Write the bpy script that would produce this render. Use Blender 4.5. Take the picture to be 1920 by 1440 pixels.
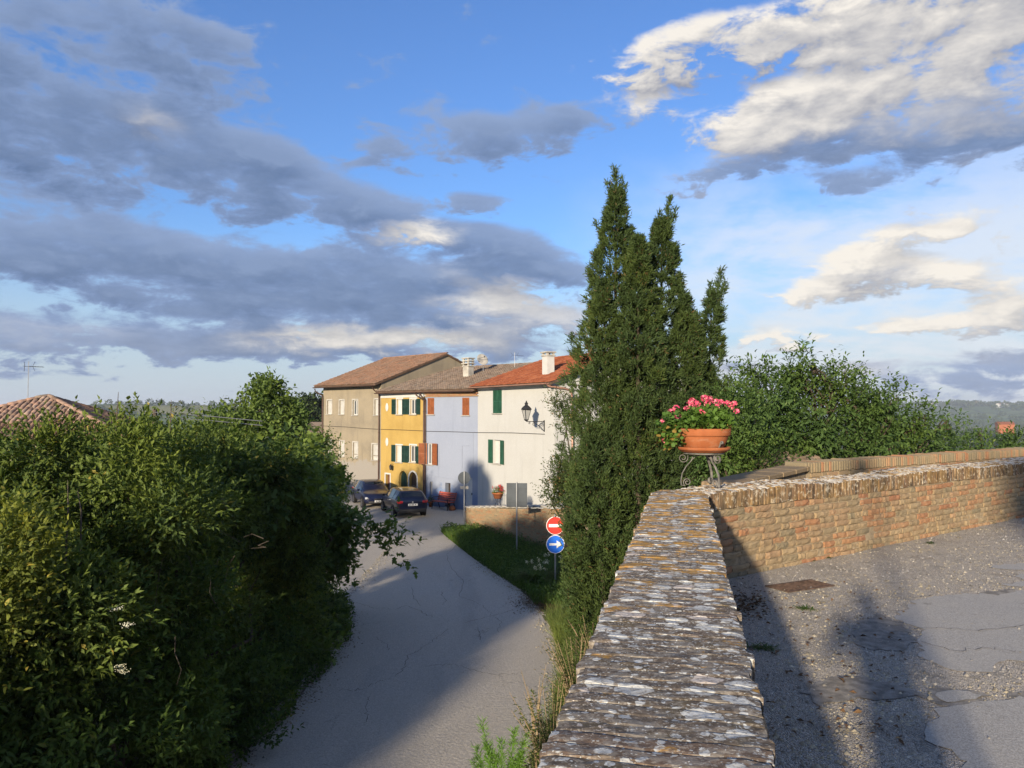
import bpy, bmesh, math, random
import numpy as np
from mathutils import Vector, Matrix

random.seed(7)
RNG = np.random.default_rng(11)
for o in list(bpy.data.objects):
    bpy.data.objects.remove(o)
SC = bpy.context.scene
COL = SC.collection
R = math.radians

# ------------------------------------------------------------------ camera
EYE = Vector((0.0, 0.0, 1.6))          # z = 0 is the upper terrace
FPX = 1442.0                            # focal length in pixels of a 1920 wide picture
PITCH = math.atan(48 / FPX)
ZLOW = -4.2                             # the lower road
cam_d = bpy.data.cameras.new('camera')
cam = bpy.data.objects.new('camera', cam_d)
COL.objects.link(cam)
cam.location = EYE
cam.rotation_euler = (R(90) + PITCH, 0, 0)
cam_d.sensor_width = 36.0
cam_d.lens = FPX / 1920 * 36.0
cam_d.clip_start = 0.05
cam_d.clip_end = 30000
SC.camera = cam

# ------------------------------------------------------------------ light
SUN_AZ, SUN_EL = R(21.6), R(13.2)       # the light travels towards +y, turned to +x by SUN_AZ
sd = bpy.data.lights.new('sun', 'SUN')
sd.energy = 5.0
sd.angle = R(1.7)
sd.color = (1.0, 0.85, 0.645)
sun = bpy.data.objects.new('sun', sd)
COL.objects.link(sun)
tr = Vector((math.sin(SUN_AZ) * math.cos(SUN_EL), math.cos(SUN_AZ) * math.cos(SUN_EL), -math.sin(SUN_EL)))
sun.rotation_euler = tr.to_track_quat('-Z', 'Y').to_euler()
sun.location = (-10, -25, 20)

SC.view_settings.view_transform = 'Standard'
SC.view_settings.look = 'None'
SC.view_settings.gamma = 1.0
SC.view_settings.exposure = 0.75
SC.view_settings.use_curve_mapping = False
SC.render.engine = 'CYCLES'
SC.cycles.use_denoising = True
SC.cycles.max_bounces = 8
SC.cycles.transparent_max_bounces = 8
SC.cycles.volume_bounces = 0

world = bpy.data.worlds.new('World')
SC.world = world
world.use_nodes = True
world.cycles.sampling_method = 'MANUAL'
world.cycles.sample_map_resolution = 256


def px_dir(px, py):
    """azimuth and elevation (radians) of a direction of the place"""
    c, s = math.cos(PITCH), math.sin(PITCH)
    u, v = (px - 960) / FPX, (720 - py) / FPX
    x, y, z = u, c - v * s, s + v * c
    return math.atan2(x, y), math.atan2(z, math.hypot(x, y))


# clouds: centre, half width, half height (in picture pixels), tilt, weight, brightness
CLOUDS = [
    # the dark bank on the left
    (60, 90, 300, 110, 0, 1.3, 0.06), (330, 20, 170, 70, 10, .5, 0.22), (60, 195, 180, 34, 5, .3, .3),
    (160, 302, 250, 42, 10, .72, 0.08), (430, 325, 170, 48, 14, 1.0, 0.03), (560, 385, 120, 28, 16, .85, 0.05),
    (710, 378, 120, 27, 14, 1.1, 0.03), (520, 285, 60, 24, 10, .9, .04), (90, 375, 240, 30, 8, .4, .18),
    (330, 505, 400, 48, 4, 1.0, 0.03), (660, 492, 180, 34, 2, 1.0, 0.05), (500, 585, 300, 44, 3, 1.05, 0.04),
    (700, 560, 130, 36, 0, .8, 0.08), (90, 475, 250, 32, 3, .65, .10), (200, 432, 170, 16, 6, .35, .2),
    (920, 255, 115, 40, 6, 1.3, 0.08), (800, 292, 60, 20, 18, 1.0, 0.06), (1055, 208, 46, 34, 20, 1.3, 0.08),
    (885, 380, 52, 14, -6, 1.3, 0.05), (1035, 354, 38, 11, 4, 1.2, 0.06), (1010, 270, 60, 24, 0, .7, .12),
    (930, 440, 72, 17, -4, 1.3, 0.04), (945, 485, 62, 24, 6, 1.3, 0.03), (1050, 505, 72, 34, 4, 1.35, 0.10),
    (770, 430, 110, 13, 4, .85, 1.0), (285, 225, 70, 24, 30, .75, 1.0), (690, 634, 180, 9, 0, 1.15, 1.2),
    (930, 580, 150, 18, 3, .8, 0.7), (920, 528, 70, 13, 12, .8, .9), (1010, 610, 140, 20, 0, .8, .45),
    (560, 662, 500, 18, 0, .75, 0.20), (830, 655, 240, 18, 0, .9, .22), (60, 610, 180, 24, 4, .7, .30),
    (250, 645, 260, 20, 0, .65, .30), (120, 700, 300, 8, 0, .5, .25),
    # the sunlit clouds on the right
    (1235, 92, 75, 38, -18, 1.1, 1.0), (1400, 58, 190, 42, -10, 1.2, 1.0), (1700, 8, 260, 36, -4, 1.1, 0.95),
    (1210, 204, 50, 17, -4, 1.1, 1.1), (1158, 222, 36, 18, 10, .9, 0.08),
    (1560, 165, 190, 48, -18, 1.2, 0.95), (1770, 115, 220, 58, -12, .92, 0.92), (1790, 205, 240, 42, 0, 1.0, 0.45),
    (1330, 240, 75, 20, 4, 1.1, 1.0), (1470, 230, 110, 26, -8, 1.0, 0.8), (1420, 190, 60, 16, -8, .9, 1.0),
    (1480, 292, 160, 16, -8, 1.35, 0.05), (1810, 276, 160, 15, -5, 1.35, 0.03), (1390, 307, 64, 11, 0, 1.0, 0.05),
    (1620, 348, 72, 11, 0, 1.3, 0.05), (1800, 330, 130, 12, -5, .8, 0.5), (1530, 342, 44, 11, 0, .9, .05),
    (1635, 480, 115, 28, -14, .95, 0.95), (1545, 552, 85, 17, -2, 1.0, 0.92), (1760, 416, 115, 13, 0, 1.0, 0.85),
    (1670, 515, 110, 16, 0, .5, .4), (1780, 498, 70, 9, -6, .7, .9),
    (1700, 608, 105, 15, 2, 1.1, 1.0), (1885, 565, 70, 34, 0, .9, 0.9), (1420, 546, 30, 9, 0, .9, 1.0),
    (1420, 630, 110, 13, 2, .9, 0.85), (1850, 625, 120, 16, 0, .7, .55),
    (1800, 705, 210, 30, -4, .8, 0.22), (1500, 690, 160, 9, 0, .6, .6),
]


NROW, NCOL = 26, 32
EL0, EL1, AZ0, AZ1 = R(-1.0), R(30.5), R(-37), R(37)


def cloud_table():
    """cloud cover, brightness and top light on a coarse grid of directions"""
    az = np.linspace(AZ0, AZ1, NCOL)[None, :]
    el = np.linspace(EL0, EL1, NROW)[:, None]

    def cover(az, el):
        acc, br, tot = 0 * (az + el), 0 * (az + el), 1e-4
        for (px, py, rx, ry, tilt, w, b) in CLOUDS:
            a0, e0 = px_dir(px, py)
            c, s = math.cos(-R(tilt)), math.sin(-R(tilt))
            rx, ry = max(rx, 34) / FPX, max(ry, 13) / FPX
            X = ((az - a0) * c + (el - e0) * s) / rx
            Y = (-(az - a0) * s + (el - e0) * c) / ry
            e = 0.42 ** (X * X + Y * Y)
            acc = acc + e * w
            br = br + e * e * w * b
            tot = tot + e * e * w
        return np.minimum(acc, 1.0), br / tot
    D, B = cover(az, el)
    D2, _ = cover(az - .006, el + .020)
    return D, B, np.clip(.5 + (D - D2) * 1.1, 0, 1)


def build_world():
    nt = world.node_tree
    nt.nodes.clear()
    N2, L2 = nt.nodes, nt.links

    def m2(op, a, b=None, c=None, clamp=False):
        n = N2.new('ShaderNodeMath')
        n.operation = op
        n.use_clamp = clamp
        for i, v in enumerate((a, b, c)):
            if v is None:
                continue
            if isinstance(v, (int, float)):
                n.inputs[i].default_value = v
            else:
                L2.new(v, n.inputs[i])
        return n.outputs[0]

    def smooth(x, lo, hi):
        n = N2.new('ShaderNodeMapRange')
        n.interpolation_type = 'SMOOTHSTEP'
        n.inputs['From Min'].default_value = lo
        n.inputs['From Max'].default_value = hi
        L2.new(x, n.inputs['Value'])
        return n.outputs[0]

    def mixc(f, a, b):
        n = N2.new('ShaderNodeMix')
        n.data_type = 'RGBA'
        for i, v in ((0, f), (6, a), (7, b)):
            if isinstance(v, tuple):
                n.inputs[i].default_value = (*v, 1)
            elif isinstance(v, (int, float)):
                n.inputs[i].default_value = v
            else:
                L2.new(v, n.inputs[i])
        return n.outputs[2]

    def noise(x, y, scale, detail, rough, dist=0.0):
        c = N2.new('ShaderNodeCombineXYZ')
        L2.new(x, c.inputs[0])
        L2.new(y, c.inputs[1])
        n = N2.new('ShaderNodeTexNoise')
        n.noise_dimensions = '2D'
        n.inputs['Scale'].default_value = scale
        n.inputs['Detail'].default_value = detail
        n.inputs['Roughness'].default_value = rough
        n.inputs['Distortion'].default_value = dist
        L2.new(c.outputs[0], n.inputs['Vector'])
        return n
    out = N2.new('ShaderNodeOutputWorld')
    bg = N2.new('ShaderNodeBackground')
    sky = N2.new('ShaderNodeTexSky')
    sky.sky_type = 'NISHITA'
    sky.sun_disc = False
    sky.sun_elevation = SUN_EL
    sky.sun_rotation = SUN_AZ + math.pi
    sky.altitude = 250
    sky.air_density = 1.25
    sky.dust_density = 0.6
    sky.ozone_density = 2.2
    tc = N2.new('ShaderNodeTexCoord')
    sp = N2.new('ShaderNodeSeparateXYZ')
    L2.new(tc.outputs['Generated'], sp.inputs[0])
    az = m2('ARCTAN2', sp.outputs[0], sp.outputs[1])
    el = m2('ARCSINE', sp.outputs[2])

    # a flat cloud deck seen in perspective, and billows in plain angles
    def fields(az, el, detail, ds=1.0):
        inv = m2('DIVIDE', 1.0, m2('ADD', m2('MAXIMUM', el, -0.02), 0.16))
        a = noise(m2('MULTIPLY', m2('SINE', az), inv), m2('MULTIPLY', m2('COSINE', az), inv), 1.7, detail, .60, .15 * ds)
        b = noise(m2('MULTIPLY', az, 9.0), m2('MULTIPLY', el, 21.0), 1.5, detail, .62, .2 * ds)
        return a, b
    na, nb = fields(az, el, 7)
    waz = m2('MULTIPLY_ADD', m2('SUBTRACT', na.outputs['Fac'], .5), 0.11, az)
    wel = m2('MULTIPLY_ADD', m2('SUBTRACT', nb.outputs['Fac'], .5), 0.05, el)
    fx = m2('MULTIPLY_ADD', waz, 1 / (AZ1 - AZ0), -AZ0 / (AZ1 - AZ0), clamp=True)
    fy = m2('MULTIPLY_ADD', wel, (NROW - 1) / (EL1 - EL0), -EL0 * (NROW - 1) / (EL1 - EL0))
    D, B, T = cloud_table()
    acc = None
    for i in range(NROW):
        rp = N2.new('ShaderNodeValToRGB')
        rp.color_ramp.interpolation = 'B_SPLINE'
        els = rp.color_ramp.elements
        while len(els) < NCOL:
            els.new(.5)
        for j in range(NCOL):
            els[j].position = j / (NCOL - 1)
            els[j].color = (D[i, j] / 1.3, B[i, j], T[i, j], 1)
        L2.new(fx, rp.inputs[0])
        f = fy if i else m2('MAXIMUM', fy, 0.0)
        if i == NROW - 1:
            f = m2('MINIMUM', fy, float(i))
        hat = m2('SUBTRACT', 1.0, m2('ABSOLUTE', m2('ADD', f, -float(i))), clamp=True)
        v = N2.new('ShaderNodeVectorMath')
        v.operation = 'MULTIPLY_ADD'
        cb = N2.new('ShaderNodeCombineXYZ')
        for k in range(3):
            L2.new(hat, cb.inputs[k])
        L2.new(rp.outputs[0], v.inputs[0])
        L2.new(cb.outputs[0], v.inputs[1])
        if acc is not None:
            L2.new(acc, v.inputs[2])
        acc = v.outputs[0]
    tb = N2.new('ShaderNodeSeparateXYZ')
    L2.new(acc, tb.inputs[0])
    # beyond the table the same broken cover goes on at its average
    side = m2('MAXIMUM', smooth(m2('ABSOLUTE', az), R(33), R(50)), smooth(el, R(29), R(42)))
    cover = m2('MULTIPLY_ADD', tb.outputs[0], 1.3, 0.0)

    def mixf(f, a, b):
        return m2('MULTIPLY_ADD', f, m2('SUBTRACT', b, a), a)
    cover = mixf(side, cover, .45)
    Bf = mixf(side, tb.outputs[1], .45)
    nsum = m2('ADD', m2('MULTIPLY', m2('SUBTRACT', na.outputs['Fac'], .5), 1.45), m2('MULTIPLY', m2('SUBTRACT', nb.outputs['Fac'], .5), 1.75))
    dens = m2('ADD', cover, nsum)
    na2, nb2 = fields(m2("ADD", az, -.008), m2("ADD", el, .013), 4, .0)
    nsum2 = m2('ADD', m2('MULTIPLY', m2('SUBTRACT', na2.outputs['Fac'], .5), 1.0), m2('MULTIPLY', m2('SUBTRACT', nb2.outputs['Fac'], .5), 1.25))
    alpha = smooth(dens, 0.38, 0.78)
    topn = m2('MULTIPLY', m2('SUBTRACT', nsum, nsum2), .7)
    top = m2('ADD', m2('MULTIPLY_ADD', m2('SUBTRACT', tb.outputs[2], .5), 1.25, .5), topn, clamp=True)
    K = 1.0 / 0.12                       # the strength below brings these back to picture brightness
    thick = smooth(dens, .55, 1.2)
    dark = mixc(thick, (0.20 * K, 0.29 * K, 0.50 * K), (0.070 * K, 0.125 * K, 0.255 * K))
    grey = (0.27 * K, 0.285 * K, 0.34 * K)
    lit = (0.90 * K, 0.84 * K, 0.75 * K)
    bright = mixc(top, grey, lit)
    darkc = mixc(m2('MULTIPLY', top, .6), dark, (0.31 * K, 0.41 * K, 0.62 * K))
    ccol = mixc(smooth(Bf, .12, .8), darkc, bright)
    # clear sky: blue aloft, pale towards the horizon
    tint = N2.new('ShaderNodeMix')
    tint.data_type = 'RGBA'
    tint.blend_type = 'MULTIPLY'
    tint.inputs[0].default_value = 1.0
    L2.new(sky.outputs[0], tint.inputs[6])
    tint.inputs[7].default_value = (0.70, 0.98, 1.56, 1)
    veil_f = m2('MULTIPLY', smooth(el, 0.24, -0.02), .88)
    clear = mixc(veil_f, tint.outputs[2], (0.52 * K, 0.60 * K, 0.70 * K))
    # thin veil cloud on the right
    veil = m2('MULTIPLY', m2('MULTIPLY', smooth(waz, 0.02, 0.35), smooth(wel, .36, .18)), smooth(na.outputs['Fac'], .25, .6))
    clear = mixc(m2('MULTIPLY', veil, .80), clear, (0.74 * K, 0.78 * K, 0.83 * K))
    final = mixc(m2('MULTIPLY', alpha, .96), clear, ccol)
    L2.new(final, bg.inputs['Color'])
    bg.inputs['Strength'].default_value = 0.078
    L2.new(bg.outputs[0], out.inputs['Surface'])


build_world()

# ------------------------------------------------------------------ measuring helpers
def ray(px, py):
    c, s = math.cos(PITCH), math.sin(PITCH)
    u, v = (px - 960) / FPX, (720 - py) / FPX
    return Vector((u, c - v * s, s + v * c))


def P(px, py, d):
    r = ray(px, py)
    return EYE + r * (d / r.y)


def G(px, py, z=ZLOW):
    r = ray(px, py)
    return EYE + r * ((z - EYE.z) / r.z)


def on_plane(px, py, a, n):
    r = ray(px, py)
    return EYE + r * ((a - EYE).dot(n) / r.dot(n))


# ------------------------------------------------------------------ objects
def link(o, parent=None):
    COL.objects.link(o)
    if parent is not None:
        o.parent = parent
    return o


def tag(o, label=None, cat=None, group=None, kind=None):
    if label:
        o['label'] = label
    if cat:
        o['category'] = cat
    if group:
        o['group'] = group
    if kind:
        o['kind'] = kind
    return o


def thing(name, label, cat, loc=(0, 0, 0), rotz=0, group=None):
    o = bpy.data.objects.new(name, None)
    o.empty_display_size = .3
    link(o)
    o.location = loc
    o.rotation_euler = (0, 0, rotz)
    return tag(o, label, cat, group)


def np_mesh(name, V, F, mats, var=None, smooth=False, midx=None):
    """V (n,3); F (m,k) with one k"""
    me = bpy.data.meshes.new(name)
    V = np.asarray(V, np.float32)
    F = np.asarray(F, np.int32)
    m, k = F.shape
    me.vertices.add(len(V))
    me.vertices.foreach_set('co', V.ravel())
    me.loops.add(m * k)
    me.loops.foreach_set('vertex_index', F.ravel())
    me.polygons.add(m)
    me.polygons.foreach_set('loop_start', np.arange(0, m * k, k, dtype=np.int32))
    if smooth:
        me.polygons.foreach_set('use_smooth', np.ones(m, bool))
    for x in (mats if isinstance(mats, (list, tuple)) else [mats]):
        me.materials.append(x)
    if midx is not None:
        me.polygons.foreach_set('material_index', np.asarray(midx, np.int32))
    if var is not None:
        at = me.attributes.new('var', 'FLOAT', 'POINT')
        at.data.foreach_set('value', np.asarray(var, np.float32))
    me.update(calc_edges=True)
    return me


class MB:
    """collects shapes into one mesh"""

    def __init__(self):
        self.v, self.f, self.m, self.a = [], [], [], []
        self.var = 0.5
        self.mi = 0

    def add(self, vs, fs):
        b = len(self.v)
        self.v += [tuple(x) for x in vs]
        self.a += [self.var] * len(vs)
        self.f += [tuple(b + i for i in f) for f in fs]
        self.m += [self.mi] * len(fs)
        return self

    def box(self, c, s, M=None):
        x, y, z = c
        a, b, d = s[0] / 2, s[1] / 2, s[2] / 2
        vs = [Vector((x + i * a, y + j * b, z + k * d)) for k in (-1, 1) for j in (-1, 1) for i in (-1, 1)]
        if M is not None:
            vs = [M @ v for v in vs]
        return self.add(vs, [(0, 2, 3, 1), (4, 5, 7, 6), (0, 1, 5, 4), (2, 6, 7, 3), (0, 4, 6, 2), (1, 3, 7, 5)])

    def bbox(self, lo, hi, M=None):
        c = [(lo[i] + hi[i]) / 2 for i in range(3)]
        s = [hi[i] - lo[i] for i in range(3)]
        return self.box(c, s, M)

    def bev(self, c, s, e, M=None):
        """box with all edges cut by e"""
        x, y, z = c
        h = [q / 2 for q in s]
        vs, idx = [], {}
        for i in (-1, 1):
            for j in (-1, 1):
                for k in (-1, 1):
                    for ax in range(3):
                        p = [i * h[0], j * h[1], k * h[2]]
                        sg = (i, j, k)
                        for q in range(3):
                            if q != ax:
                                p[q] -= sg[q] * e
                        idx[(i, j, k, ax)] = len(vs)
                        vs.append(Vector((x + p[0], y + p[1], z + p[2])))
        fs = []
        for ax in range(3):
            o1, o2 = [(1, 2), (2, 0), (0, 1)][ax]
            for sg in (-1, 1):
                q = []
                for (a, b) in ((-1, -1), (1, -1), (1, 1), (-1, 1)):
                    t = [0, 0, 0]
                    t[ax], t[o1], t[o2] = sg, a, b
                    q.append(idx[(t[0], t[1], t[2], ax)])
                fs.append(tuple(q if sg > 0 else q[::-1]))
        for ax in range(3):                                   # edges along ax
            o1, o2 = [(1, 2), (2, 0), (0, 1)][ax]
            for a in (-1, 1):
                for b in (-1, 1):
                    def I(k, w):
                        t = [0, 0, 0]
                        t[ax], t[o1], t[o2] = k, a, b
                        return idx[(t[0], t[1], t[2], w)]
                    q = [I(-1, o1), I(1, o1), I(1, o2), I(-1, o2)]
                    fs.append(tuple(q if a * b < 0 else q[::-1]))
        for i in (-1, 1):
            for j in (-1, 1):
                for k in (-1, 1):
                    q = [idx[(i, j, k, 0)], idx[(i, j, k, 1)], idx[(i, j, k, 2)]]
                    fs.append(tuple(q if i * j * k > 0 else q[::-1]))
        if M is not None:
            vs = [M @ v for v in vs]
        return self.add(vs, fs)

    def tube(self, pts, r, n=6, cap=True, flat=1.0):
        pts = [Vector(p) for p in pts]
        rs = r if isinstance(r, (list, tuple)) else [r] * len(pts)
        vs, fs = [], []
        prev = None
        for i, p in enumerate(pts):
            d = (pts[min(i + 1, len(pts) - 1)] - pts[max(i - 1, 0)])
            d = d.normalized() if d.length > 1e-9 else Vector((0, 0, 1))
            if prev is None:
                a = d.cross(Vector((0, 0, 1)))
                if a.length < .05:
                    a = d.cross(Vector((1, 0, 0)))
            else:
                a = prev - d * prev.dot(d)
                if a.length < 1e-6:
                    a = d.orthogonal()
            a.normalize()
            prev = a
            b = d.cross(a)
            for k in range(n):
                t = 2 * math.pi * k / n
                vs.append(p + a * (rs[i] * math.cos(t)) + b * (rs[i] * flat * math.sin(t)))
        for i in range(len(pts) - 1):
            for k in range(n):
                k2 = (k + 1) % n
                fs.append((i * n + k, (i + 1) * n + k, (i + 1) * n + k2, i * n + k2)[::-1])
        if cap:
            fs.append(tuple(range(n)))
            fs.append(tuple((len(pts) - 1) * n + k for k in range(n))[::-1])
        return self.add(vs, fs)

    def lathe(self, prof, n=24, M=None, closed=False):
        vs, fs = [], []
        for (r, z) in prof:
            for k in range(n):
                t = 2 * math.pi * k / n
                vs.append(Vector((r * math.cos(t), r * math.sin(t), z)))
        m = len(prof)
        for i in range(m - 1 if not closed else m):
            i2 = (i + 1) % m
            for k in range(n):
                k2 = (k + 1) % n
                fs.append((i * n + k, i * n + k2, i2 * n + k2, i2 * n + k))
        if not closed:
            fs.append(tuple(range(n))[::-1])
            fs.append(tuple((m - 1) * n + k for k in range(n)))
        if M is not None:
            vs = [M @ v for v in vs]
        return self.add(vs, fs)

    def prism(self, poly, lo, hi, M=None):
        """poly in xy, counter-clockwise, from z=lo to z=hi"""
        n = len(poly)
        vs = [Vector((x, y, lo)) for x, y in poly] + [Vector((x, y, hi)) for x, y in poly]
        fs = [tuple(range(n))[::-1], tuple(range(n, 2 * n))]
        fs += [(i, (i + 1) % n, n + (i + 1) % n, n + i) for i in range(n)]
        if M is not None:
            vs = [M @ v for v in vs]
        return self.add(vs, fs)

    def quad(self, *p):
        return self.add([Vector(q) for q in p], [tuple(range(len(p)))])

    def mesh(self, name, mats, smooth=False):
        me = bpy.data.meshes.new(name)
        me.from_pydata([tuple(v) for v in self.v], [], self.f)
        for x in (mats if isinstance(mats, (list, tuple)) else [mats]):
            me.materials.append(x)
        if any(self.m):
            me.polygons.foreach_set('material_index', self.m)
        if smooth:
            me.polygons.foreach_set('use_smooth', [True] * len(me.polygons))
        at = me.attributes.new('var', 'FLOAT', 'POINT')
        at.data.foreach_set('value', self.a)
        me.update()
        return me

    def build(self, name, mats, parent=None, smooth=False):
        return link(bpy.data.objects.new(name, self.mesh(name, mats, smooth)), parent)


def part(name, me, parent, loc=(0, 0, 0)):
    o = link(bpy.data.objects.new(name, me), parent)
    o.location = loc
    return o


def rot_z(a):
    return Matrix.Rotation(a, 4, 'Z')


# ------------------------------------------------------------------ materials
class NT:
    def __init__(self, name):
        self.mat = bpy.data.materials.new(name)
        self.mat.use_nodes = True
        self.t = self.mat.node_tree
        self.b = self.t.nodes['Principled BSDF']
        self.out = self.t.nodes['Material Output']

    def n(self, kind, **kw):
        x = self.t.nodes.new('ShaderNode' + kind)
        for k, v in kw.items():
            if k in x.inputs:
                self.put(x.inputs[k], v)
            else:
                setattr(x, k, v)
        return x

    def put(self, s, v):
        if isinstance(v, bpy.types.NodeSocket):
            self.t.links.new(v, s)
        elif isinstance(v, tuple) and len(v) == 3 and s.type == 'RGBA':
            s.default_value = (*v, 1)
        else:
            s.default_value = v

    def m(self, op, a, b=None, c=None, clamp=False):
        x = self.t.nodes.new('ShaderNodeMath')
        x.operation = op
        x.use_clamp = clamp
        for i, v in enumerate((a, b, c)):
            if v is not None:
                self.put(x.inputs[i], v)
        return x.outputs[0]

    def mix(self, f, a, b, mode='MIX'):
        x = self.t.nodes.new('ShaderNodeMix')
        x.data_type = 'RGBA'
        x.blend_type = mode
        self.put(x.inputs[0], f)
        self.put(x.inputs[6], a)
        self.put(x.inputs[7], b)
        return x.outputs[2]

    def noise(self, vec, scale, detail=4, rough=.55, dist=0.0):
        x = self.n('TexNoise', Scale=scale, Detail=detail, Roughness=rough, Distortion=dist)
        if vec is not None:
            self.put(x.inputs['Vector'], vec)
        return x.outputs['Fac']

    def step(self, x, lo, hi, a=0.0, b=1.0):
        q = self.n('MapRange', interpolation_type='SMOOTHSTEP')
        for k, v in (('Value', x), ('From Min', lo), ('From Max', hi), ('To Min', a), ('To Max', b)):
            self.put(q.inputs[k], v)
        return q.outputs[0]

    def ramp(self, f, stops, const=False):
        x = self.n('ValToRGB')
        if const:
            x.color_ramp.interpolation = 'CONSTANT'
        el = x.color_ramp.elements
        while len(el) < len(stops):
            el.new(0.5)
        for e, (p, c) in zip(el, stops):
            e.position = p
            e.color = (*c, 1)
        self.put(x.inputs[0], f)
        return x.outputs[0]

    def pos(self):
        return self.n('NewGeometry').outputs['Position']

    def objc(self):
        return self.n('TexCoord').outputs['Object']

    def scalev(self, v, s, rotz=0.0):
        x = self.n('Mapping')
        x.inputs['Scale'].default_value = s
        x.inputs['Rotation'].default_value = (0, 0, rotz)
        self.put(x.inputs['Vector'], v)
        return x.outputs[0]

    def bump(self, h, strength, dist=.01, prev=None):
        x = self.n('Bump', Strength=strength, Distance=dist, Height=h)
        if prev is not None:
            self.put(x.inputs['Normal'], prev)
        return x.outputs[0]

    def done(self, col=None, rough=.8, spec=.3, normal=None, metal=0.0):
        if col is not None:
            self.put(self.b.inputs['Base Color'], col)
        self.put(self.b.inputs['Roughness'], rough)
        self.put(self.b.inputs['Specular IOR Level'], spec)
        self.put(self.b.inputs['Metallic'], metal)
        if normal is not None:
            self.put(self.b.inputs['Normal'], normal)
        return self.mat


def plain(name, col, rough=.6, spec=.3, metal=0.0, var=.18, scale=3.0, bump=.15, bscale=60, bd=.004):
    t = NT(name)
    p = t.objc()
    f = t.noise(p, scale, 5)
    c = t.mix(t.step(f, .3, .7), tuple(x * (1 - var) for x in col), tuple(min(1, x * (1 + var)) for x in col))
    nb = t.bump(t.noise(p, bscale, 4), bump, bd) if bump else None
    return t.done(c, rough, spec, nb, metal)


def leaf_mat(name, c1, c2, c3, trans=.33, rough=.58, spec=.2):
    """var picks the colour of each leaf: c1 dark, c2 usual, c3 pale or yellow"""
    t = NT(name)
    a = t.n('Attribute', attribute_name='var').outputs['Fac']
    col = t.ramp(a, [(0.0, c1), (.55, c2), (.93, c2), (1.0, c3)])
    big = t.noise(t.pos(), 1.1, 3)
    col = t.mix(t.step(big, .35, .7), col, t.mix(1.0, col, (1.30, 1.18, .85), 'MULTIPLY'))
    t.done(col, rough, spec)
    tl = t.n('BsdfTranslucent')
    t.put(tl.inputs['Color'], t.mix(1.0, col, (1.25, 1.35, .55), 'MULTIPLY'))
    mx = t.n('MixShader', Fac=trans)
    t.t.links.new(t.b.outputs[0], mx.inputs[1])
    t.t.links.new(tl.outputs[0], mx.inputs[2])
    t.t.links.new(mx.outputs[0], t.out.inputs['Surface'])
    return t.mat


def wall_mat(name, col, stain=(.5, .45, .4), amount=.35, low=None, low_z=1.0, rough=.9):
    """rendered wall with blotches, streaks and a worn foot"""
    t = NT(name)
    p = t.objc()
    n1 = t.noise(p, .55, 6, .6)
    n2 = t.noise(t.scalev(p, (2.6, 2.6, .22)), 1.0, 5, .6)
    n3 = t.noise(p, 6.0, 5)
    c = t.mix(t.m('MULTIPLY', t.step(n1, .42, .72), amount), col, stain)
    c = t.mix(t.m('MULTIPLY', t.step(n2, .52, .78), amount * .8), c, tuple(x * .8 for x in stain))
    c = t.mix(t.m('MULTIPLY', t.step(n3, .4, .8), .12), c, tuple(min(1, x * 1.3) for x in col))
    if low is not None:
        z = t.n('SeparateXYZ', Vector=p).outputs[2]
        zz = t.m('ADD', z, t.m('MULTIPLY', t.m('SUBTRACT', t.noise(p, 1.1, 6, .62), .5), 2.6))
        c = t.mix(t.step(zz, low_z + .15, low_z - .15), c, low)
    nb = t.bump(t.noise(p, 22, 6), .25, .01)
    nb = t.bump(n1, .25, .05, nb)
    return t.done(c, rough, .15, nb)


MAT = {}


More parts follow.
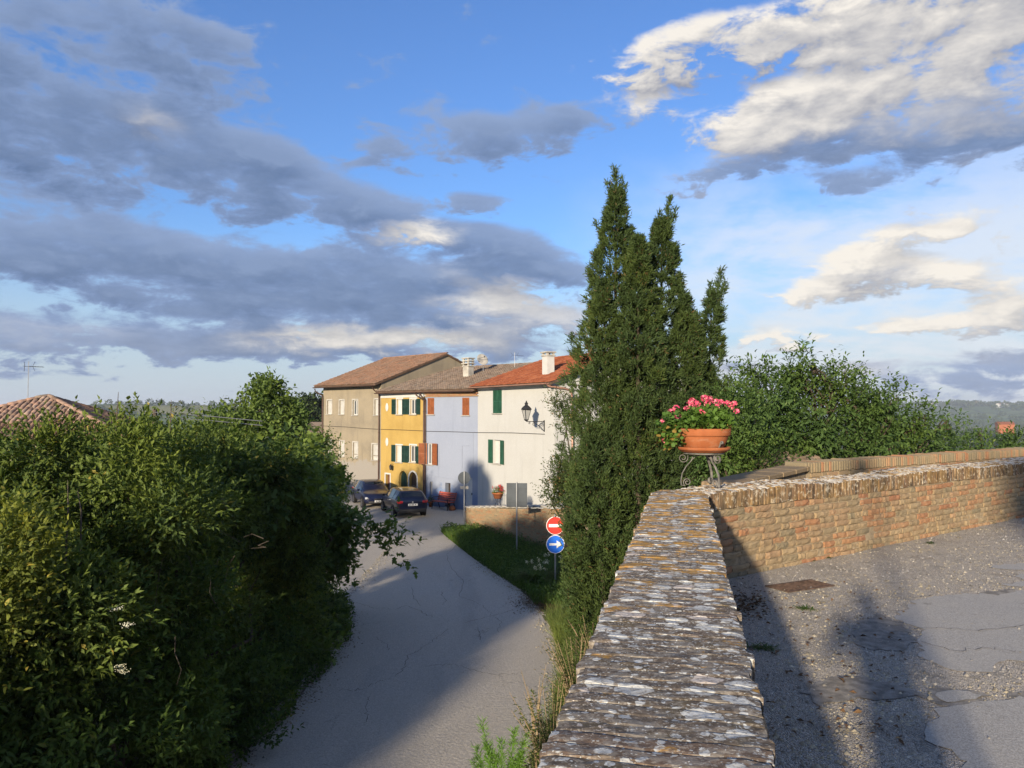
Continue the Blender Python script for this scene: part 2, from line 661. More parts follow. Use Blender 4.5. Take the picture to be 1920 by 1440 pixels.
def make_materials():
    m = MAT
    # ---- lichen covered coping of the near wall
    def lichen(name, orange_bias, pale_bias):
        t = NT(name)
        p = t.pos()
        al = t.scalev(p, (1.0, 1.15, 1.0), 0.222)
        rnd = t.n('ObjectInfo').outputs['Random']
        a = t.noise(p, 34, 6, .65)
        base = t.ramp(a, [(.25, (.05, .041, .032)), (.5, (.125, .10, .077)), (.75, (.25, .205, .16))])
        base = t.mix(t.m('MULTIPLY', t.step(rnd, .6, .98), .4), base, (.17, .105, .072))
        # fine streaks along the brick
        st = t.noise(t.scalev(p, (6, 60, 20), 0.222), 1.0, 4)
        base = t.mix(t.m('MULTIPLY', t.step(st, .5, .75), .18), base, (.24, .20, .155))
        base = t.mix(t.m('MULTIPLY', t.step(t.noise(p, 8, 5, .6), .5, .68), .5), base, (.12, .095, .05))
        base = t.mix(t.m('MULTIPLY', t.step(t.noise(p, 95, 4, .6), .54, .62), .6), base, (.36, .325, .27))
        base = t.mix(t.m('MULTIPLY', t.step(t.noise(p, 15, 7, .68), .48, .60), .5), base, (.30, .275, .235))
        y = t.n('SeparateXYZ', Vector=p).outputs[1]
        far = t.step(y, 2.2, 5.0)
        wp = t.n('VectorMath', operation='ADD')
        t.put(wp.inputs[0], al)
        wn = t.n('TexNoise', Scale=24.0, Detail=5.0, Roughness=.62)
        t.put(wn.inputs['Vector'], p)
        sc = t.n('VectorMath', operation='SCALE')
        t.put(sc.inputs[0], wn.outputs['Color'])
        sc.inputs['Scale'].default_value = .040
        t.put(wp.inputs[1], sc.outputs[0])
        # pale crusts: rounded plates of several sizes, denser away from the viewer
        big = t.noise(wp.outputs[0], 4.2, 5, .6)
        v1 = t.n('TexVoronoi', Scale=10.5, Randomness=1.0)
        t.put(v1.inputs['Vector'], wp.outputs[0])
        vs = t.n('SeparateColor', Color=v1.outputs['Color'])
        rad = t.m('MULTIPLY_ADD', vs.outputs[0], .80, -.38 + pale_bias)
        rad = t.m('ADD', rad, t.m('MULTIPLY', t.m('SUBTRACT', big, .5), .9))
        rad = t.m('MULTIPLY_ADD', far, .16, rad)
        k1 = t.step(t.m('SUBTRACT', rad, v1.outputs['Distance']), -.015, .035)
        v2 = t.n('TexVoronoi', Scale=30.0, Randomness=1.0)
        t.put(v2.inputs['Vector'], wp.outputs[0])
        vs2 = t.n('SeparateColor', Color=v2.outputs['Color'])
        r2 = t.m('MULTIPLY_ADD', vs2.outputs[0], .85, -.46 + pale_bias)
        r2 = t.m('MULTIPLY_ADD', far, .17, r2)
        k2 = t.step(t.m('SUBTRACT', r2, v2.outputs['Distance']), -.02, .05)
        v3 = t.n('TexVoronoi', Scale=95.0, Randomness=1.0)
        t.put(v3.inputs['Vector'], wp.outputs[0])
        vs3 = t.n('SeparateColor', Color=v3.outputs['Color'])
        k3 = t.step(t.m('SUBTRACT', t.m('MULTIPLY_ADD', vs3.outputs[0], .95, -.45), v3.outputs['Distance']), -.02, .08)
        big2 = t.m('MULTIPLY', t.step(t.noise(wp.outputs[0], 9.0, 7, .7), .56, .61), far)
        pale = t.m('MAXIMUM', t.m('MAXIMUM', k1, k2), t.m('MAXIMUM', k3, t.m('MULTIPLY', big2, .85)))
        crack = t.step(t.noise(p, 75, 4, .6), .36, .5)
        pale = t.m('MULTIPLY', pale, t.m('MULTIPLY_ADD', crack, .65, .35))
        pc = t.ramp(t.noise(p, 30, 5), [(.3, (.33, .33, .31)), (.55, (.50, .505, .475)), (.75, (.68, .68, .63))])
        pc = t.mix(t.m('MULTIPLY', t.step(vs.outputs[1], .82, .88), .5), pc, (.54, .42, .33))
        c = t.mix(pale, base, pc)
        # orange lichen, more of it towards the corner
        og = t.noise(t.scalev(wp.outputs[0], (1, 1.2, 1)), 6.3, 6, .6)
        ok = t.step(t.m('MULTIPLY_ADD', far, .10 + orange_bias, og), .625, .69)
        ok = t.m('MULTIPLY', ok, t.m('MULTIPLY_ADD', crack, .5, .4))
        oc = t.mix(t.noise(p, 40, 3), (.26, .125, .025), (.50, .30, .08))
        c = t.mix(ok, c, oc)
        h = t.m('ADD', t.m('MULTIPLY', pale, .5), t.noise(p, 60, 6, .65))
        nb = t.bump(h, .6, .004)
        nb = t.bump(t.noise(t.scalev(p, (4, 40, 20), .222), 1.0, 3), .22, .004, nb)
        return t.done(c, .95, .1, nb)
    m['lichen'] = lichen('lichen_crusted_brick', 0.055, 0.15)
    m['lichen2'] = lichen('orange_lichen_brick', 0.06, -0.10)

    # ---- brick: colour per object, or per piece from var
    def brick(name, src):
        t = NT(name)
        if src == 'obj':
            rnd = t.n('ObjectInfo').outputs['Random']
        else:
            rnd = t.n('Attribute', attribute_name='var').outputs['Fac']
        p = t.pos()
        c = t.ramp(rnd, [(0.0, (.28, .135, .075)), (.10, (.33, .175, .09)), (.26, (.31, .20, .115)), (.5, (.25, .185, .11)),
                         (.68, (.31, .225, .13)), (.84, (.20, .165, .105)), (1.0, (.33, .245, .145))])
        n1 = t.noise(p, 9, 6, .62)
        c = t.mix(t.m('MULTIPLY', t.step(n1, .45, .75), .45), c, (.33, .25, .155))
        n2 = t.noise(p, 26, 6, .65)
        c = t.mix(t.m('MULTIPLY', t.step(n2, .52, .72), .6), c, (.13, .105, .075))
        n3 = t.noise(p, 60, 4, .6)
        c = t.mix(t.m('MULTIPLY', t.step(n3, .58, .7), .3), c, (.44, .38, .29))
        nb = t.bump(t.m('ADD', n2, t.noise(p, 110, 4)), .7, .006)
        return t.done(c, .95, .12, nb)
    m['brick'] = brick('weathered_brick', 'obj')
    m['brick_var'] = brick('weathered_brick_pieces', 'var')

    # soldier bricks of the coping seen from the terrace: streaky, brown to orange
    t = NT('streaky_coping_brick')
    p = t.pos()
    rnd = t.n('ObjectInfo').outputs['Random']
    c = t.ramp(rnd, [(0, (.13, .08, .05)), (.3, (.23, .15, .085)), (.6, (.29, .195, .11)), (.85, (.16, .12, .075)), (1, (.25, .135, .075))])
    st = t.noise(t.scalev(p, (46, 46, 5)), 1.0, 5, .65)
    c = t.mix(t.m('MULTIPLY', t.step(st, .40, .60), .85), c, (.05, .041, .03))
    c = t.mix(t.m('MULTIPLY', t.step(t.noise(p, 22, 6, .65), .52, .62), .7), c, (.46, .42, .34))
    og = t.noise(p, 5.5, 6, .6)
    nz = t.n('SeparateXYZ', Vector=t.n('NewGeometry').outputs['Normal']).outputs[2]
    topf = t.step(nz, .25, .8)
    c = t.mix(t.m('MULTIPLY', t.step(og, .46, .6), t.m('MULTIPLY_ADD', topf, .45, .22)), c, (.40, .24, .065))
    c = t.mix(t.m('MULTIPLY', topf, t.step(t.noise(p, 13, 7, .66), .46, .54)), c, (.48, .46, .41))
    nb = t.bump(t.m('ADD', st, t.noise(p, 70, 5)), .8, .006)
    m['soldier'] = t.done(c, .95, .1, nb)

    t = NT('lime_mortar')
    p = t.pos()
    c = t.ramp(t.noise(p, 18, 6, .65), [(.3, (.19, .15, .10)), (.55, (.33, .26, .17)), (.75, (.42, .34, .235))])
    m['mortar'] = t.done(c, .95, .1, t.bump(t.noise(p, 60, 6, .65), .8, .008))
    t = NT('dark_joint')
    p = t.pos()
    c = t.ramp(t.noise(p, 40, 6, .65), [(.3, (.025, .02, .016)), (.6, (.07, .058, .042)), (.8, (.22, .20, .16))])
    m['joint'] = t.done(c, .95, .1, t.bump(t.noise(p, 80, 5), .8, .006))

    # far brick wall (pieces too small to part): still real bricks joined, its mortar
    # ---- terrace ground: coarse worn aggregate
    t = NT('worn_gravel_asphalt')
    p = t.pos()
    v = t.n('TexVoronoi', Scale=105.0)
    t.put(v.inputs['Vector'], p)
    vb = t.n('SeparateColor', Color=v.outputs['Color']).outputs[0]
    c = t.ramp(vb, [(0.0, (.47, .42, .35)), (.35, (.65, .585, .50)), (.7, (.77, .70, .605)), (1.0, (.88, .81, .71))])
    edge = t.step(v.outputs['Distance'], .35, .75)
    c = t.mix(t.m('MULTIPLY', edge, .4), c, (.36, .315, .26))
    d = t.noise(p, .8, 6, .6)
    c = t.mix(t.m('MULTIPLY', t.step(d, .54, .70), .45), c, (.24, .225, .20))
    d2 = t.noise(p, 2.3, 6, .65)
    c = t.mix(t.m('MULTIPLY', t.step(d2, .56, .7), .45), c, (.34, .27, .19))
    c = t.mix(t.m('MULTIPLY', t.step(t.noise(p, 5, 5), .3, .46, 1, 0), .35), c, (.22, .205, .18))
    h = t.m('SUBTRACT', t.m('MULTIPLY', vb, .5), v.outputs['Distance'])
    nb = t.bump(h, 1.0, .03)
    nb = t.bump(d2, .5, .05, nb)
    m['gravel'] = t.done(c, .95, .12, nb)

    t = NT('smooth_asphalt_patch')
    p = t.pos()
    v = t.n('TexVoronoi', Scale=190.0)
    t.put(v.inputs['Vector'], p)
    vb = t.n('SeparateColor', Color=v.outputs['Color']).outputs[0]
    c = t.ramp(vb, [(0.0, (.27, .255, .225)), (.6, (.38, .36, .32)), (1.0, (.50, .47, .42))])
    c = t.mix(t.m('MULTIPLY', t.step(t.noise(p, 1.7, 6, .6), .4, .7), .45), c, (.42, .385, .325))
    c = t.mix(t.m('MULTIPLY', t.step(t.noise(p, 6, 6, .6), .6, .75), .5), c, (.12, .115, .10))
    m['patch'] = t.done(c, .9, .2, t.bump(t.m('ADD', vb, t.noise(p, 60, 4)), .5, .004))
    m['patch_dark'] = plain('old_dark_patch', (.25, .23, .20), .95, .15, var=.35, scale=14, bump=.9, bscale=150, bd=.01)

    t = NT('lower_road_asphalt')
    p = t.pos()
    v = t.n('TexVoronoi', Scale=60.0)
    t.put(v.inputs['Vector'], p)
    vb = t.n('SeparateColor', Color=v.outputs['Color']).outputs[0]
    c = t.ramp(vb, [(0, (.37, .335, .285)), (.6, (.47, .43, .37)), (1, (.56, .515, .445))])
    c = t.mix(t.m('MULTIPLY', t.step(t.noise(p, .35, 6, .6), .4, .68), .5), c, (.46, .415, .345))
    c = t.mix(t.m('MULTIPLY', t.step(t.noise(t.scalev(p, (.9, .16, 1), .2), 1.0, 5), .5, .72), .4), c, (.27, .255, .235))
    cr = t.n('TexVoronoi', feature='DISTANCE_TO_EDGE', Scale=.55)
    wv = t.n('VectorMath', operation='ADD')
    t.put(wv.inputs[0], p)
    wn = t.n('TexNoise', Scale=1.3, Detail=7.0, Roughness=.7)
    t.put(wn.inputs['Vector'], p)
    t.put(wv.inputs[1], wn.outputs['Color'])
    t.put(cr.inputs['Vector'], wv.outputs[0])
    line = t.m('MULTIPLY', t.step(cr.outputs['Distance'], .007, .003), t.step(t.noise(p, .5, 3), .55, .62))
    c = t.mix(t.m('MULTIPLY', line, .45), c, (.14, .13, .12))
    m['road'] = t.done(c, .9, .2, t.bump(t.m('ADD', vb, t.noise(p, 16, 4)), .9, .015))
    m['crack'] = plain('crack_dirt', (.12, .112, .105), .95, .1)

    # ground, banks, fields
    t = NT('countryside')
    p = t.pos()
    v = t.n('TexVoronoi', Scale=.0062)
    wn = t.n('TexNoise', Scale=.004, Detail=3.0)
    t.put(wn.inputs['Vector'], p)
    sc = t.n('VectorMath', operation='SCALE')
    t.put(sc.inputs[0], wn.outputs['Color'])
    sc.inputs['Scale'].default_value = 150
    ad = t.n('VectorMath', operation='ADD')
    t.put(ad.inputs[0], p)
    t.put(ad.inputs[1], sc.outputs[0])
    t.put(v.inputs['Vector'], ad.outputs[0])
    vb = t.n('SeparateColor', Color=v.outputs['Color']).outputs[0]
    c = t.ramp(vb, [(0, (.075, .12, .04)), (.3, (.11, .15, .05)), (.5, (.15, .17, .065)), (.62, (.05, .085, .03)), (.75, (.32, .28, .15)), (.9, (.20, .20, .09)), (1, (.09, .13, .045))])
    e = t.n('TexVoronoi', feature='DISTANCE_TO_EDGE', Scale=.0062)
    t.put(e.inputs['Vector'], ad.outputs[0])
    c = t.mix(t.step(e.outputs['Distance'], .07, .02), c, (.03, .05, .022))
    c = t.mix(t.m('MULTIPLY', t.step(t.noise(p, .03, 6, .65), .54, .66), .75), c, (.035, .06, .025))
    near = t.step(t.n('VectorMath', operation='LENGTH', Vector=p).outputs['Value'], 60, 120)
    soil = t.ramp(t.noise(p, 3, 6, .65), [(.3, (.04, .05, .02)), (.6, (.10, .10, .045)), (.8, (.15, .12, .07))])
    c = t.mix(near, soil, c)
    m['land'] = t.done(c, .95, .1, t.bump(t.noise(p, 4, 5), .4, .05))
    t = NT('bank_soil')
    p = t.pos()
    c = t.ramp(t.noise(p, 4, 7, .65), [(.3, (.035, .04, .018)), (.5, (.075, .075, .035)), (.65, (.14, .115, .07)), (.8, (.20, .165, .11))])
    m['soil'] = t.done(c, .95, .1, t.bump(t.noise(p, 22, 6, .65), .9, .05))
    m['kerb'] = plain('kerb_stone', (.26, .24, .205), .9, .15, var=.3, bump=.5)

    # walls of the houses
    m['w_grey'] = wall_mat('grey_beige_render', (.265, .225, .160), (.195, .168, .125), .95, (.26, .24, .21), 2.3)
    m['w_yellow'] = wall_mat('yellow_render', (.39, .268, .084), (.29, .19, .055), .65)
    m['w_blue'] = wall_mat('lilac_blue_render', (.245, .275, .345), (.215, .245, .315), .6, (.16, .21, .325), 1.0)
    m['w_white'] = wall_mat('white_render', (.435, .435, .415), (.385, .38, .355), .5)
    m['w_back'] = wall_mat('old_render', (.42, .36, .27), (.3, .26, .2), .6)
    m['white'] = plain('white_paint', (.48, .475, .45), .6, .3, var=.06)
    m['blind'] = plain('white_roller_blind', (.45, .445, .42), .7, .25, var=.08)
    m['green'] = plain('green_paint', (.018, .075, .042), .55, .3, var=.2)
    m['dkgreen'] = plain('dark_green_paint', (.012, .035, .026), .55, .3, var=.2)
    m['rust'] = plain('orange_brown_wood', (.22, .072, .026), .6, .3, var=.2)
    m['brown'] = plain('brown_wood', (.13, .055, .028), .6, .3, var=.25)
    m['dkwood'] = plain('dark_wood', (.035, .025, .02), .6, .3, var=.25)
    m['copper'] = plain('copper_pipe', (.36, .20, .145), .5, .4, .25, var=.15)
    m['gutter'] = plain('brown_gutter', (.075, .042, .03), .5, .4, .2)
    m['iron'] = plain('black_iron', (.03, .03, .032), .55, .4, .4, var=.2)
    m['greyiron'] = plain('weathered_grey_iron', (.155, .145, .13), .75, .3, .15, var=.35, scale=14, bump=.6, bscale=120)
    m['rustiron'] = plain('rusty_iron', (.10, .066, .05), .85, .2, .1, var=.4, scale=20)
    m['steel'] = plain('galvanised_steel', (.30, .31, .32), .5, .4, .5, var=.12)
    m['signback'] = plain('grey_sign_back', (.058, .068, .078), .6, .3, .1, var=.12)
    m['signwhite'] = plain('sign_white', (.78, .78, .76), .4, .4, var=.03, bump=0)
    m['signred'] = plain('sign_red', (.68, .035, .025), .4, .4, var=.05, bump=0)
    m['signblue'] = plain('sign_blue', (.015, .15, .72), .4, .4, var=.05, bump=0)
    m['concrete'] = plain('pale_concrete', (.36, .34, .30), .9, .15, var=.2, bump=.4)
    m['roofdeck'] = plain('roof_underside', (.10, .065, .045), .85, .15, var=.2)
    t = NT('terracotta')
    p = t.objc()
    c = t.mix(t.step(t.noise(p, 6, 5), .3, .7), (.27, .085, .033), (.35, .12, .048))
    c = t.mix(t.m('MULTIPLY', t.step(t.noise(t.scalev(p, (3, 3, 9)), 2.0, 6, .65), .52, .70), .30), c, (.42, .27, .18))
    c = t.mix(t.m('MULTIPLY', t.step(t.noise(p, 16, 6, .65), .55, .7), .4), c, (.20, .085, .045))
    m['terracotta'] = t.done(c, .9, .12, t.bump(t.noise(p, 70, 5), .4, .004))
    m['earth'] = plain('potting_soil', (.05, .035, .022), .95, .1)
    m['redwood'] = plain('red_bench_paint', (.34, .075, .05), .55, .3, var=.15)
    t = NT('window_glass')
    m['glass'] = t.done((.035, .045, .055), .06, .6)
    t = NT('lantern_glass')
    m['lampglass'] = t.done((.34, .34, .32), .25, .5)
    t = NT('car_glass')
    m['carglass'] = t.done((.012, .015, .018), .04, .8)
    t = NT('navy_car_paint')
    t.put(t.b.inputs['Coat Weight'], .6)
    t.put(t.b.inputs['Coat Roughness'], .04)
    m['navy'] = t.done((.004, .006, .022), .3, .35)
    t = NT('blue_black_car_paint')
    t.put(t.b.inputs['Coat Weight'], .6)
    t.put(t.b.inputs['Coat Roughness'], .04)
    m['navy2'] = t.done((.005, .008, .03), .3, .35)
    m['rubber'] = plain('tyre_rubber', (.018, .018, .019), .85, .2, bump=0)
    m['rim'] = plain('alloy_rim', (.20, .20, .21), .35, .5, .8, bump=0)
    m['plastic'] = plain('black_plastic', (.02, .02, .022), .6, .3, bump=0)
    m['taillight'] = plain('red_lamp', (.36, .012, .015), .2, .5, var=.1, bump=0)
    m['headlight'] = plain('clear_lamp', (.45, .48, .52), .1, .6, .3, bump=0)
    m['plate'] = plain('number_plate', (.62, .62, .60), .4, .4, var=.04, bump=0)

    def tiles(name, stops):
        t = NT(name)
        a = t.n('Attribute', attribute_name='var').outputs['Fac']
        p = t.pos()
        c = t.ramp(a, stops)
        c = t.mix(t.m('MULTIPLY', t.step(t.noise(p, 1.3, 6, .62), .45, .7), .5), c, (.17, .135, .10))
        c = t.mix(t.m('MULTIPLY', t.step(t.noise(p, 9, 6, .65), .54, .7), .5), c, (.32, .28, .22))
        return t.done(c, .92, .12, t.bump(t.noise(p, 30, 5), .6, .01))
    m['tile_old'] = tiles('old_tiles', [(0, (.14, .105, .08)), (.4, (.21, .155, .115)), (.7, (.27, .20, .15)), (1, (.19, .16, .13))])
    m['tile_mid'] = tiles('brown_orange_tiles', [(0, (.18, .10, .065)), (.4, (.26, .145, .09)), (.7, (.31, .18, .115)), (1, (.21, .145, .105))])
    t = NT('new_orange_tiles')
    a = t.n('Attribute', attribute_name='var').outputs['Fac']
    m['tile_new'] = t.done(t.ramp(a, [(0, (.22, .065, .03)), (.5, (.29, .09, .04)), (1, (.34, .125, .06))]), .85, .15)
    t = NT('old_pink_tile')
    rnd = t.n('ObjectInfo').outputs['Random']
    p = t.pos()
    c = t.ramp(rnd, [(0, (.17, .115, .085)), (.3, (.27, .175, .125)), (.6, (.34, .215, .16)), (.85, (.22, .17, .13)), (1, (.40, .29, .22))])
    c = t.mix(t.m('MULTIPLY', t.step(t.noise(p, 9, 6, .65), .5, .68), .6), c, (.13, .11, .085))
    m['coppo'] = t.done(c, .92, .12, t.bump(t.noise(p, 30, 5), .6, .01))

    # foliage
    m['l_privet'] = leaf_mat('privet_leaf', (.028, .056, .017), (.122, .170, .040), (.30, .25, .06), .30)
    m['l_laurel'] = leaf_mat('laurel_leaf', (.10, .13, .03), (.17, .20, .04), (.35, .30, .06))
    m['l_elder'] = leaf_mat('elder_leaf', (.028, .060, .017), (.092, .150, .036), (.16, .19, .05))
    m['l_fig'] = leaf_mat('fig_leaf', (.040, .076, .022), (.120, .180, .048), (.17, .22, .06))
    m['l_cyp'] = leaf_mat('cypress_spray', (.022, .040, .014), (.052, .082, .026), (.12, .085, .04), .15, .65, .15)
    m['l_cherry'] = leaf_mat('cherry_leaf', (.040, .078, .024), (.080, .138, .040), (.15, .21, .07))
    m['l_shrub'] = leaf_mat('shrub_leaf', (.036, .060, .022), (.068, .098, .034), (.20, .13, .06))
    m['l_grass'] = leaf_mat('grass_blade', (.035, .075, .016), (.07, .125, .028), (.24, .20, .08), .3)
    m['l_verge'] = leaf_mat('verge_blade', (.022, .045, .014), (.045, .080, .022), (.12, .12, .05), .2)
    m['l_shrubby'] = leaf_mat('verge_weed', (.035, .075, .02), (.09, .155, .04), (.16, .19, .06))
    m['l_dry'] = leaf_mat('dry_herb', (.06, .095, .025), (.115, .155, .045), (.26, .22, .10), .3)
    m['l_fennel'] = leaf_mat('fennel_frond', (.09, .19, .03), (.14, .27, .05), (.22, .34, .10), .4)
    m['l_ger'] = leaf_mat('geranium_leaf', (.045, .10, .02), (.085, .165, .035), (.24, .17, .05), .3)
    m['l_far'] = leaf_mat('distant_tree', (.030, .050, .022), (.045, .070, .030), (.07, .09, .04), .1, .8, .1)
    m['bark'] = plain('bark', (.075, .058, .043), .95, .1, var=.35, scale=9, bump=.8, bscale=40, bd=.02)
    m['twig'] = plain('grey_twig', (.085, .07, .055), .9, .1, var=.25, scale=9)
    m['pink'] = leaf_mat('pink_petal', (.48, .05, .14), (.66, .10, .24), (.80, .42, .50), .3)
    m['redfl'] = leaf_mat('red_petal', (.40, .03, .03), (.55, .05, .05), (.65, .14, .12), .3)
    m['whitefl'] = leaf_mat('white_petal', (.60, .60, .50), (.72, .72, .62), (.80, .80, .72), .2)
    m['drystem'] = plain('dry_stalk', (.27, .20, .12), .9, .1)
    m['litter'] = leaf_mat('fallen_leaf', (.06, .04, .025), (.14, .085, .05), (.28, .19, .10), .1)
    m['stone'] = leaf_mat('loose_stone', (.16, .145, .125), (.36, .335, .295), (.62, .59, .54), .0, .9, .1)


make_materials()

# ================================================================== SETTING
def struct(name, mb_or_me, mat=None):
    o = mb_or_me.build(name, mat) if isinstance(mb_or_me, MB) else link(bpy.data.objects.new(name, mb_or_me))
    o['kind'] = 'structure'
    return o


def poly_sheet(name, pts, z, mat, parent=None):
    bm = bmesh.new()
    f = bm.faces.new([bm.verts.new((p[0], p[1], z)) for p in pts])
    bm.normal_update()
    if f.normal.z < 0:
        f.normal_flip()
    bmesh.ops.triangulate(bm, faces=bm.faces[:])
    me = bpy.data.meshes.new(name)
    bm.to_mesh(me)
    bm.free()
    me.materials.append(mat)
    return link(bpy.data.objects.new(name, me), parent)


def sines(p, s, seed=0):
    """cheap smooth pseudo noise in about -1..1 for arrays (n,3)"""
    r = np.random.default_rng(seed)
    out = np.zeros(len(p))
    for k in range(5):
        d = r.normal(size=3)
        d /= np.linalg.norm(d)
        out += np.sin((p @ d) * s * (1 + .55 * k) + r.uniform(0, 6.28)) / (1 + .5 * k)
    return out / 2.2


# ---- terrain: village hill, valley, far hills
def land_z(x, y):
    r = np.hypot(x, y - 25)
    az = np.arctan2(x, y)
    p = np.stack([x, y, np.zeros_like(x)], 1)
    z = np.full_like(r, ZLOW - .06)
    s = np.clip((r - 62) / 260, 0, 1)
    z = z - 42 * s * s * (3 - 2 * s)
    z += np.clip((r - 100) / 400, 0, 1) * 9 * sines(p, .006, 3)
    z += np.clip((r - 300) / 600, 0, 1) * 6 * sines(p, .012, 4)
    # far rims
    s2 = np.clip((r - 1500) / 2600, 0, 1)
    z += s2 * s2 * (3 - 2 * s2) * (40 + 16 * sines(p, .0011, 5))
    # vineyard hill on the left
    hx, hy = 1500 * math.sin(R(-24.5)), 1500 * math.cos(R(-24.5))
    z += 50 * np.exp(-(((x - hx) / 420) ** 2 + ((y - hy) / 330) ** 2))
    # ridge with a village on the right
    hx, hy = 3500 * math.sin(R(31.5)), 3500 * math.cos(R(31.5))
    z += 34 * np.exp(-(((x - hx) / 620) ** 2 + ((y - hy) / 500) ** 2))
    return z


rad = np.concatenate([[0], np.linspace(8, 64, 10), np.geomspace(75, 6200, 60)])
ang = np.linspace(0, 2 * np.pi, 241)[:-1]
AA, RR = np.meshgrid(ang, rad[1:])
gx = np.concatenate([[0], (RR * np.sin(AA)).ravel()])
gy = np.concatenate([[25], (25 + RR * np.cos(AA)).ravel()])
gz = land_z(gx, gy)
nA, nR = len(ang), len(rad) - 1
gi = 1 + np.arange(nA * nR).reshape(nR, nA)
q = np.stack([gi[:-1], gi[1:], np.roll(gi[1:], -1, 1), np.roll(gi[:-1], -1, 1)], 2).reshape(-1, 4)[:, ::-1]
t0 = np.stack([np.zeros(nA, int), np.roll(gi[0], -1), gi[0], gi[0]], 1)
F = np.concatenate([q, t0]) if False else q
ground = struct('ground', np_mesh('ground', np.stack([gx, gy, gz], 1), F, MAT['land'], smooth=True))
gm = MB()
gm.add([(8 * math.sin(a), 25 + 8 * math.cos(a), ZLOW - .06) for a in np.linspace(0, 2 * np.pi, 33)[:-1][::-1]], [tuple(range(32))])
gcap = gm.build('turf', MAT['land'], ground)

# ---- lower road
RE = [(-7.0, -24), (-3.6, -8), (-2.0, 0), (-.75, 6)] + [tuple(G(px, py)[:2]) for px, py in
      ((1003, 1440), (1040, 1330), (1052, 1250), (1040, 1195), (1018, 1150), (982, 1110), (940, 1083), (905, 1060), (862, 1027), (834, 1004), (826, 996), (832, 988), (868, 984))]
LE = [(-11.5, -24), (-8.2, -8), (-6.4, 0), (-5.4, 6)] + [tuple(G(px, py)[:2]) for px, py in ((430, 1440), (552, 1320), (640, 1200), (652, 1150))] + \
     [(-5.2, 23), (-6.6, 27), (-9.2, 31.5), (-13, 36), (-18.5, 41), (-24, 45), (-31, 48)]
FARSIDE = [(-34, 78), (-14, 57.0), (-7, 49.2), (-1.6, 44.3), (1.0, 40.0)]
road = poly_sheet('road', RE + FARSIDE[::-1] + LE[::-1], ZLOW, MAT['road'])
road['kind'] = 'structure'

# cracks in the road, each a thin dark seam
CR = [[(860, 1018), (838, 1040), (846, 1066), (870, 1090), (862, 1118), (905, 1135), (922, 1152), (940, 1168), (930, 1190)],
      [(668, 1130), (700, 1140), (738, 1142), (760, 1136), (790, 1146), (815, 1160)],
      [(872, 1168), (905, 1160), (948, 1148), (965, 1142)],
      [(842, 1178), (822, 1192), (806, 1206), (790, 1214), (766, 1230), (758, 1250), (742, 1270)],
      [(795, 1250), (835, 1246), (870, 1252), (905, 1262), (950, 1264), (976, 1262)],
      [(690, 1285), (712, 1277), (740, 1270)], [(635, 1296), (665, 1294), (690, 1292)],
      [(692, 1306), (686, 1326), (690, 1345), (682, 1362)],
      [(828, 1110), (836, 1126), (830, 1136)], [(700, 1192), (722, 1206), (732, 1222)],
      [(770, 1100), (778, 1122), (792, 1140)], [(893, 1175), (899, 1190), (902, 1204)]]
for pl in CR:
    pts = []
    for a, b in zip(pl[:-1], pl[1:]):
        for k in range(6):
            f = k / 6
            g0 = G(a[0] + (b[0] - a[0]) * f, a[1] + (b[1] - a[1]) * f)
            pts.append(Vector((g0.x + random.gauss(0, .022), g0.y + random.gauss(0, .05), ZLOW + .004)))
    mb = MB()
    L_, R_ = [], []
    for i, p in enumerate(pts):
        d = (pts[min(i + 1, len(pts) - 1)] - pts[max(0, i - 1)])
        nrm = Vector((-d.y, d.x, 0)).normalized()
        w = random.uniform(.003, .008) * (1.0 if 0 < i < len(pts) - 1 else .3)
        L_.append(p + nrm * w)
        R_.append(p - nrm * w)
    n = len(pts)
    mb.add(L_ + R_, [(i, n + i, n + i + 1, i + 1) for i in range(n - 1)])
    mb.build('crack', MAT['crack'], road)

# kerb along the left side
for a, b in ((LE[4], LE[5]), (LE[5], LE[6])):
    A, B = Vector((*a, 0)), Vector((*b, 0))
    n = int((B - A).length / .8)
    d = (B - A) / n
    for i in range(n):
        c = A + d * (i + .5)
        M = Matrix.Translation((c.x - .1, c.y, ZLOW + .03)) @ rot_z(math.atan2(d.y, d.x) + random.gauss(0, .01))
        mb = MB()
        mb.bev((0, 0, 0), (d.length - .02, .13, .20 + random.uniform(-.03, .03)), .02, M)
        mb.build('kerbstone', MAT['kerb'], road)

# ---- the near wall line and the terrace
E1 = Vector((.2205, .9754, 0))
A1 = Vector((.9754, -.2205, 0))               # across wall 1, to the right
E2 = Vector((.8, .6, 0))
IN2 = Vector((.6, -.8, 0))                    # wall 2: towards the terrace
WT = .82                                      # top of the walls
W1W, W2W = .51, .46
C0 = Vector((1.81, 7.16, 0))                  # inner corner
W1R0 = C0                                     # right edge of wall 1 runs back from here
SMAX = 13.0

def w1(s, a):                                 # s metres back from the corner, a across from the right edge (negative = left)
    return C0 - E1 * s + A1 * a


def w2(s, a):                                 # s along, a towards the terrace
    return C0 + E2 * s + IN2 * a


tp = [w1(22, -.25), w1(0, -.25), w2(0, -.2), w2(26, -.2), Vector((45, 12, 0)), Vector((45, -30, 0)), Vector((-3, -30, 0))]
mb = MB()
mb.prism([(p.x, p.y) for p in tp][::-1], ZLOW - .5, 0.0)
terrace = struct('terrace_pavement', mb, MAT['gravel'])
# lane behind the second wall, a little lower
lane = [w2(1.0, -.3), w2(26, -.3), w2(26, -3.4), w2(6, -3.2), w2(2.8, -1.9)]
mb = MB()
mb.prism([(p.x, p.y) for p in lane], ZLOW - .5, -.55)
struct('lane_pavement', mb, MAT['gravel'])

